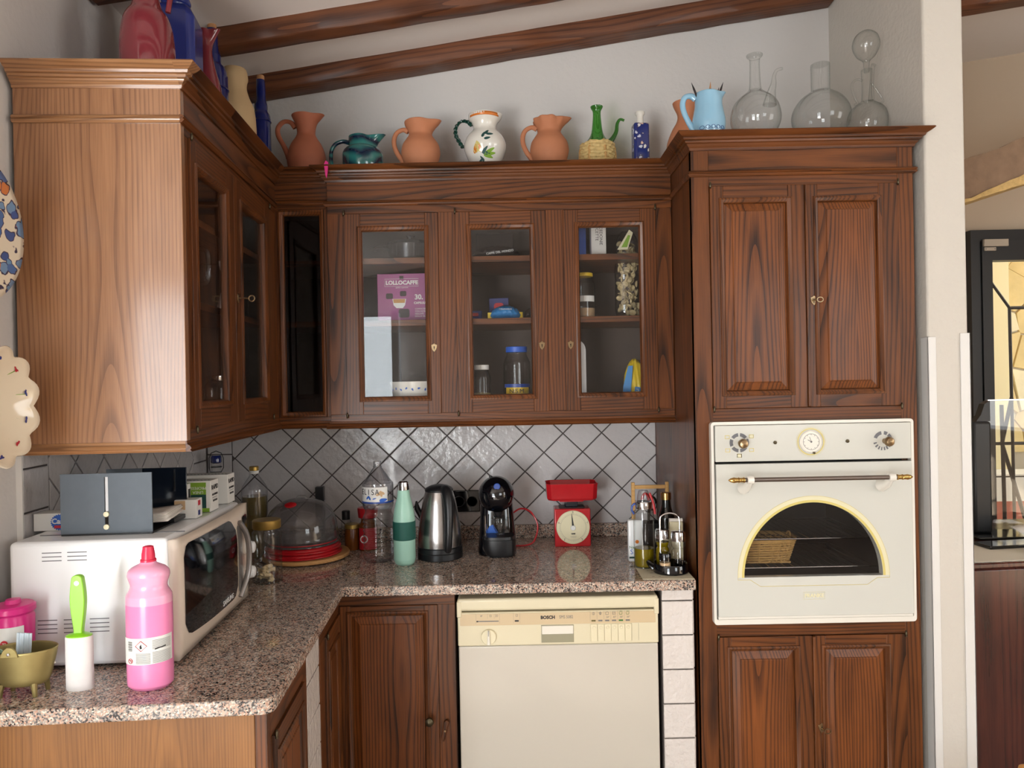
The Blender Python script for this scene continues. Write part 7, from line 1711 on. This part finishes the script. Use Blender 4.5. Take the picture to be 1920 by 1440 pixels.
G().box(-0.14, -0.03, 0.01, -0.055, 0.03, 0.53).build('side_panel', 'window_black', t, bevel=0.012); G().prism([(-0.12, 0.53), (-0.055, 0.53), (-0.055, 0.625), (-0.080, 0.61), (-0.098, 0.56)], -0.02, 0.02).build('side_bracket', 'window_black', t)
G().box(-0.055, -0.004, 0.0, 0.50, 0.004, 0.625).build('acrylic_sheet', 'clear_glass', t, smooth=False); G().box(-0.055, -0.006, 0.6255, 0.50, 0.006, 0.630).build('top_edge', 'chrome', t); G().box(-0.18, -0.12, 0.0, 0.45, 0.05, 0.012).build('base', 'black_gloss', t, bevel=0.003)
t = thing('black_tray', 'low black tray edge on the lace runner below the acrylic stand', 'tray', (1.9936, 0.0782, 0.802), 0.12); G().box(-0.20, -0.06, 0, 0.28, 0.04, 0.014).build('tray_body', 'black_gloss', t, bevel=0.003)
z_ = (0.8175, 0.8265)
for k, (x, y, a) in enumerate(((2.065, 0.105, 0.4), (2.155, 0.132, -0.2))):
    t = thing('newspaper', ['folded newspaper lying on the black tray, nearer the pier', 'newspaper page behind the white bowl'][k], 'newspaper', (x, y, z_[k]), a, 'papers on the sideboard')
    G().grid(lambda u, v: (-0.07+0.14*u, -0.05+0.10*v, 0.05*v+0.006*math.sin(u*5)), 8, 5).build('page', 'paper_white', t, solid=0.002)
    g = G()
    for i in range(3): g.box(-0.055+0.042*i, -0.03, 0.0145, -0.022+0.042*i, 0.004, 0.0155)
    g.build('printed_block', 'ink_grey', t).rotation_euler = (0.46, 0, 0)
t = thing('chrome_rod', 'slanted chrome rod resting on the papers before the window', 'rod', (2.0923, 0.0423, 0.8245), 0); G().tube([(-0.07, 0, 0.0), (0.12, 0.02, 0.11)], 0.006, 8).build('rod', 'chrome', t); G().tube([(-0.085, 0, -0.008), (-0.06, 0.0, 0.006)], 0.012, 8).build('rod_end', 'black_plastic', t)
t = thing('white_bowl', 'white porcelain bowl cut by the right edge of the picture, on the lace', 'bowl', (1.9531, -0.079, 0.8025), 0); body('bowl_body', [(0.022, 0), (0.026, 0.006), (0.042, 0.028), (0.055, 0.062)], 'white_glaze', t, th=0.003, depth=0.95)
for o in [o for o in COL.objects if o.name in ('lace_runner', 'clear_display_stand', 'black_tray', 'newspaper', 'newspaper.001', 'chrome_rod') or (o.get('label') or '').startswith('white porcelain bowl cut')]: o.scale = (0.9, 0.9, 0.9)
t = thing('wooden_chair', 'orange-toned wooden chair top corner at the lower right edge', 'chair', (1.50, -0.91, 0), 0)
for xa, ya, h in ((-0.215, 0.0, 0.470), (0.20, 0.0, 0.470), (-0.215, -0.38, 0.43), (0.20, -0.38, 0.43)): G().box(xa, ya-0.016, 0, xa+0.034, ya+0.016, h).build('leg', 'orange_wood', t, bevel=0.010, seg=3)
G().box(-0.18, -0.012, 0.38, 0.20, 0.012, 0.450).build('back_rail', 'orange_wood', t, bevel=0.006); G().box(-0.18, -0.39, 0.40, 0.20, -0.02, 0.43).build('seat', 'orange_wood', t, bevel=0.006)

# ------------------------------------------------------------------ lettering becomes plain meshes
dg = bpy.context.evaluated_depsgraph_get(); dg.update()
for o in [o for o in COL.objects if o.type == 'FONT']:
    me = bpy.data.meshes.new_from_object(o.evaluated_get(dg)); me.name = o.name
    n = bpy.data.objects.new('tmp', me); COL.objects.link(n); n.parent = o.parent
    n.location = o.location; n.rotation_euler = o.rotation_euler; n.scale = o.scale
    if not me.materials: me.materials.append(o.data.materials[0])
    nm = o.name; c = o.data; bpy.data.objects.remove(o); bpy.data.curves.remove(c); n.name = nm
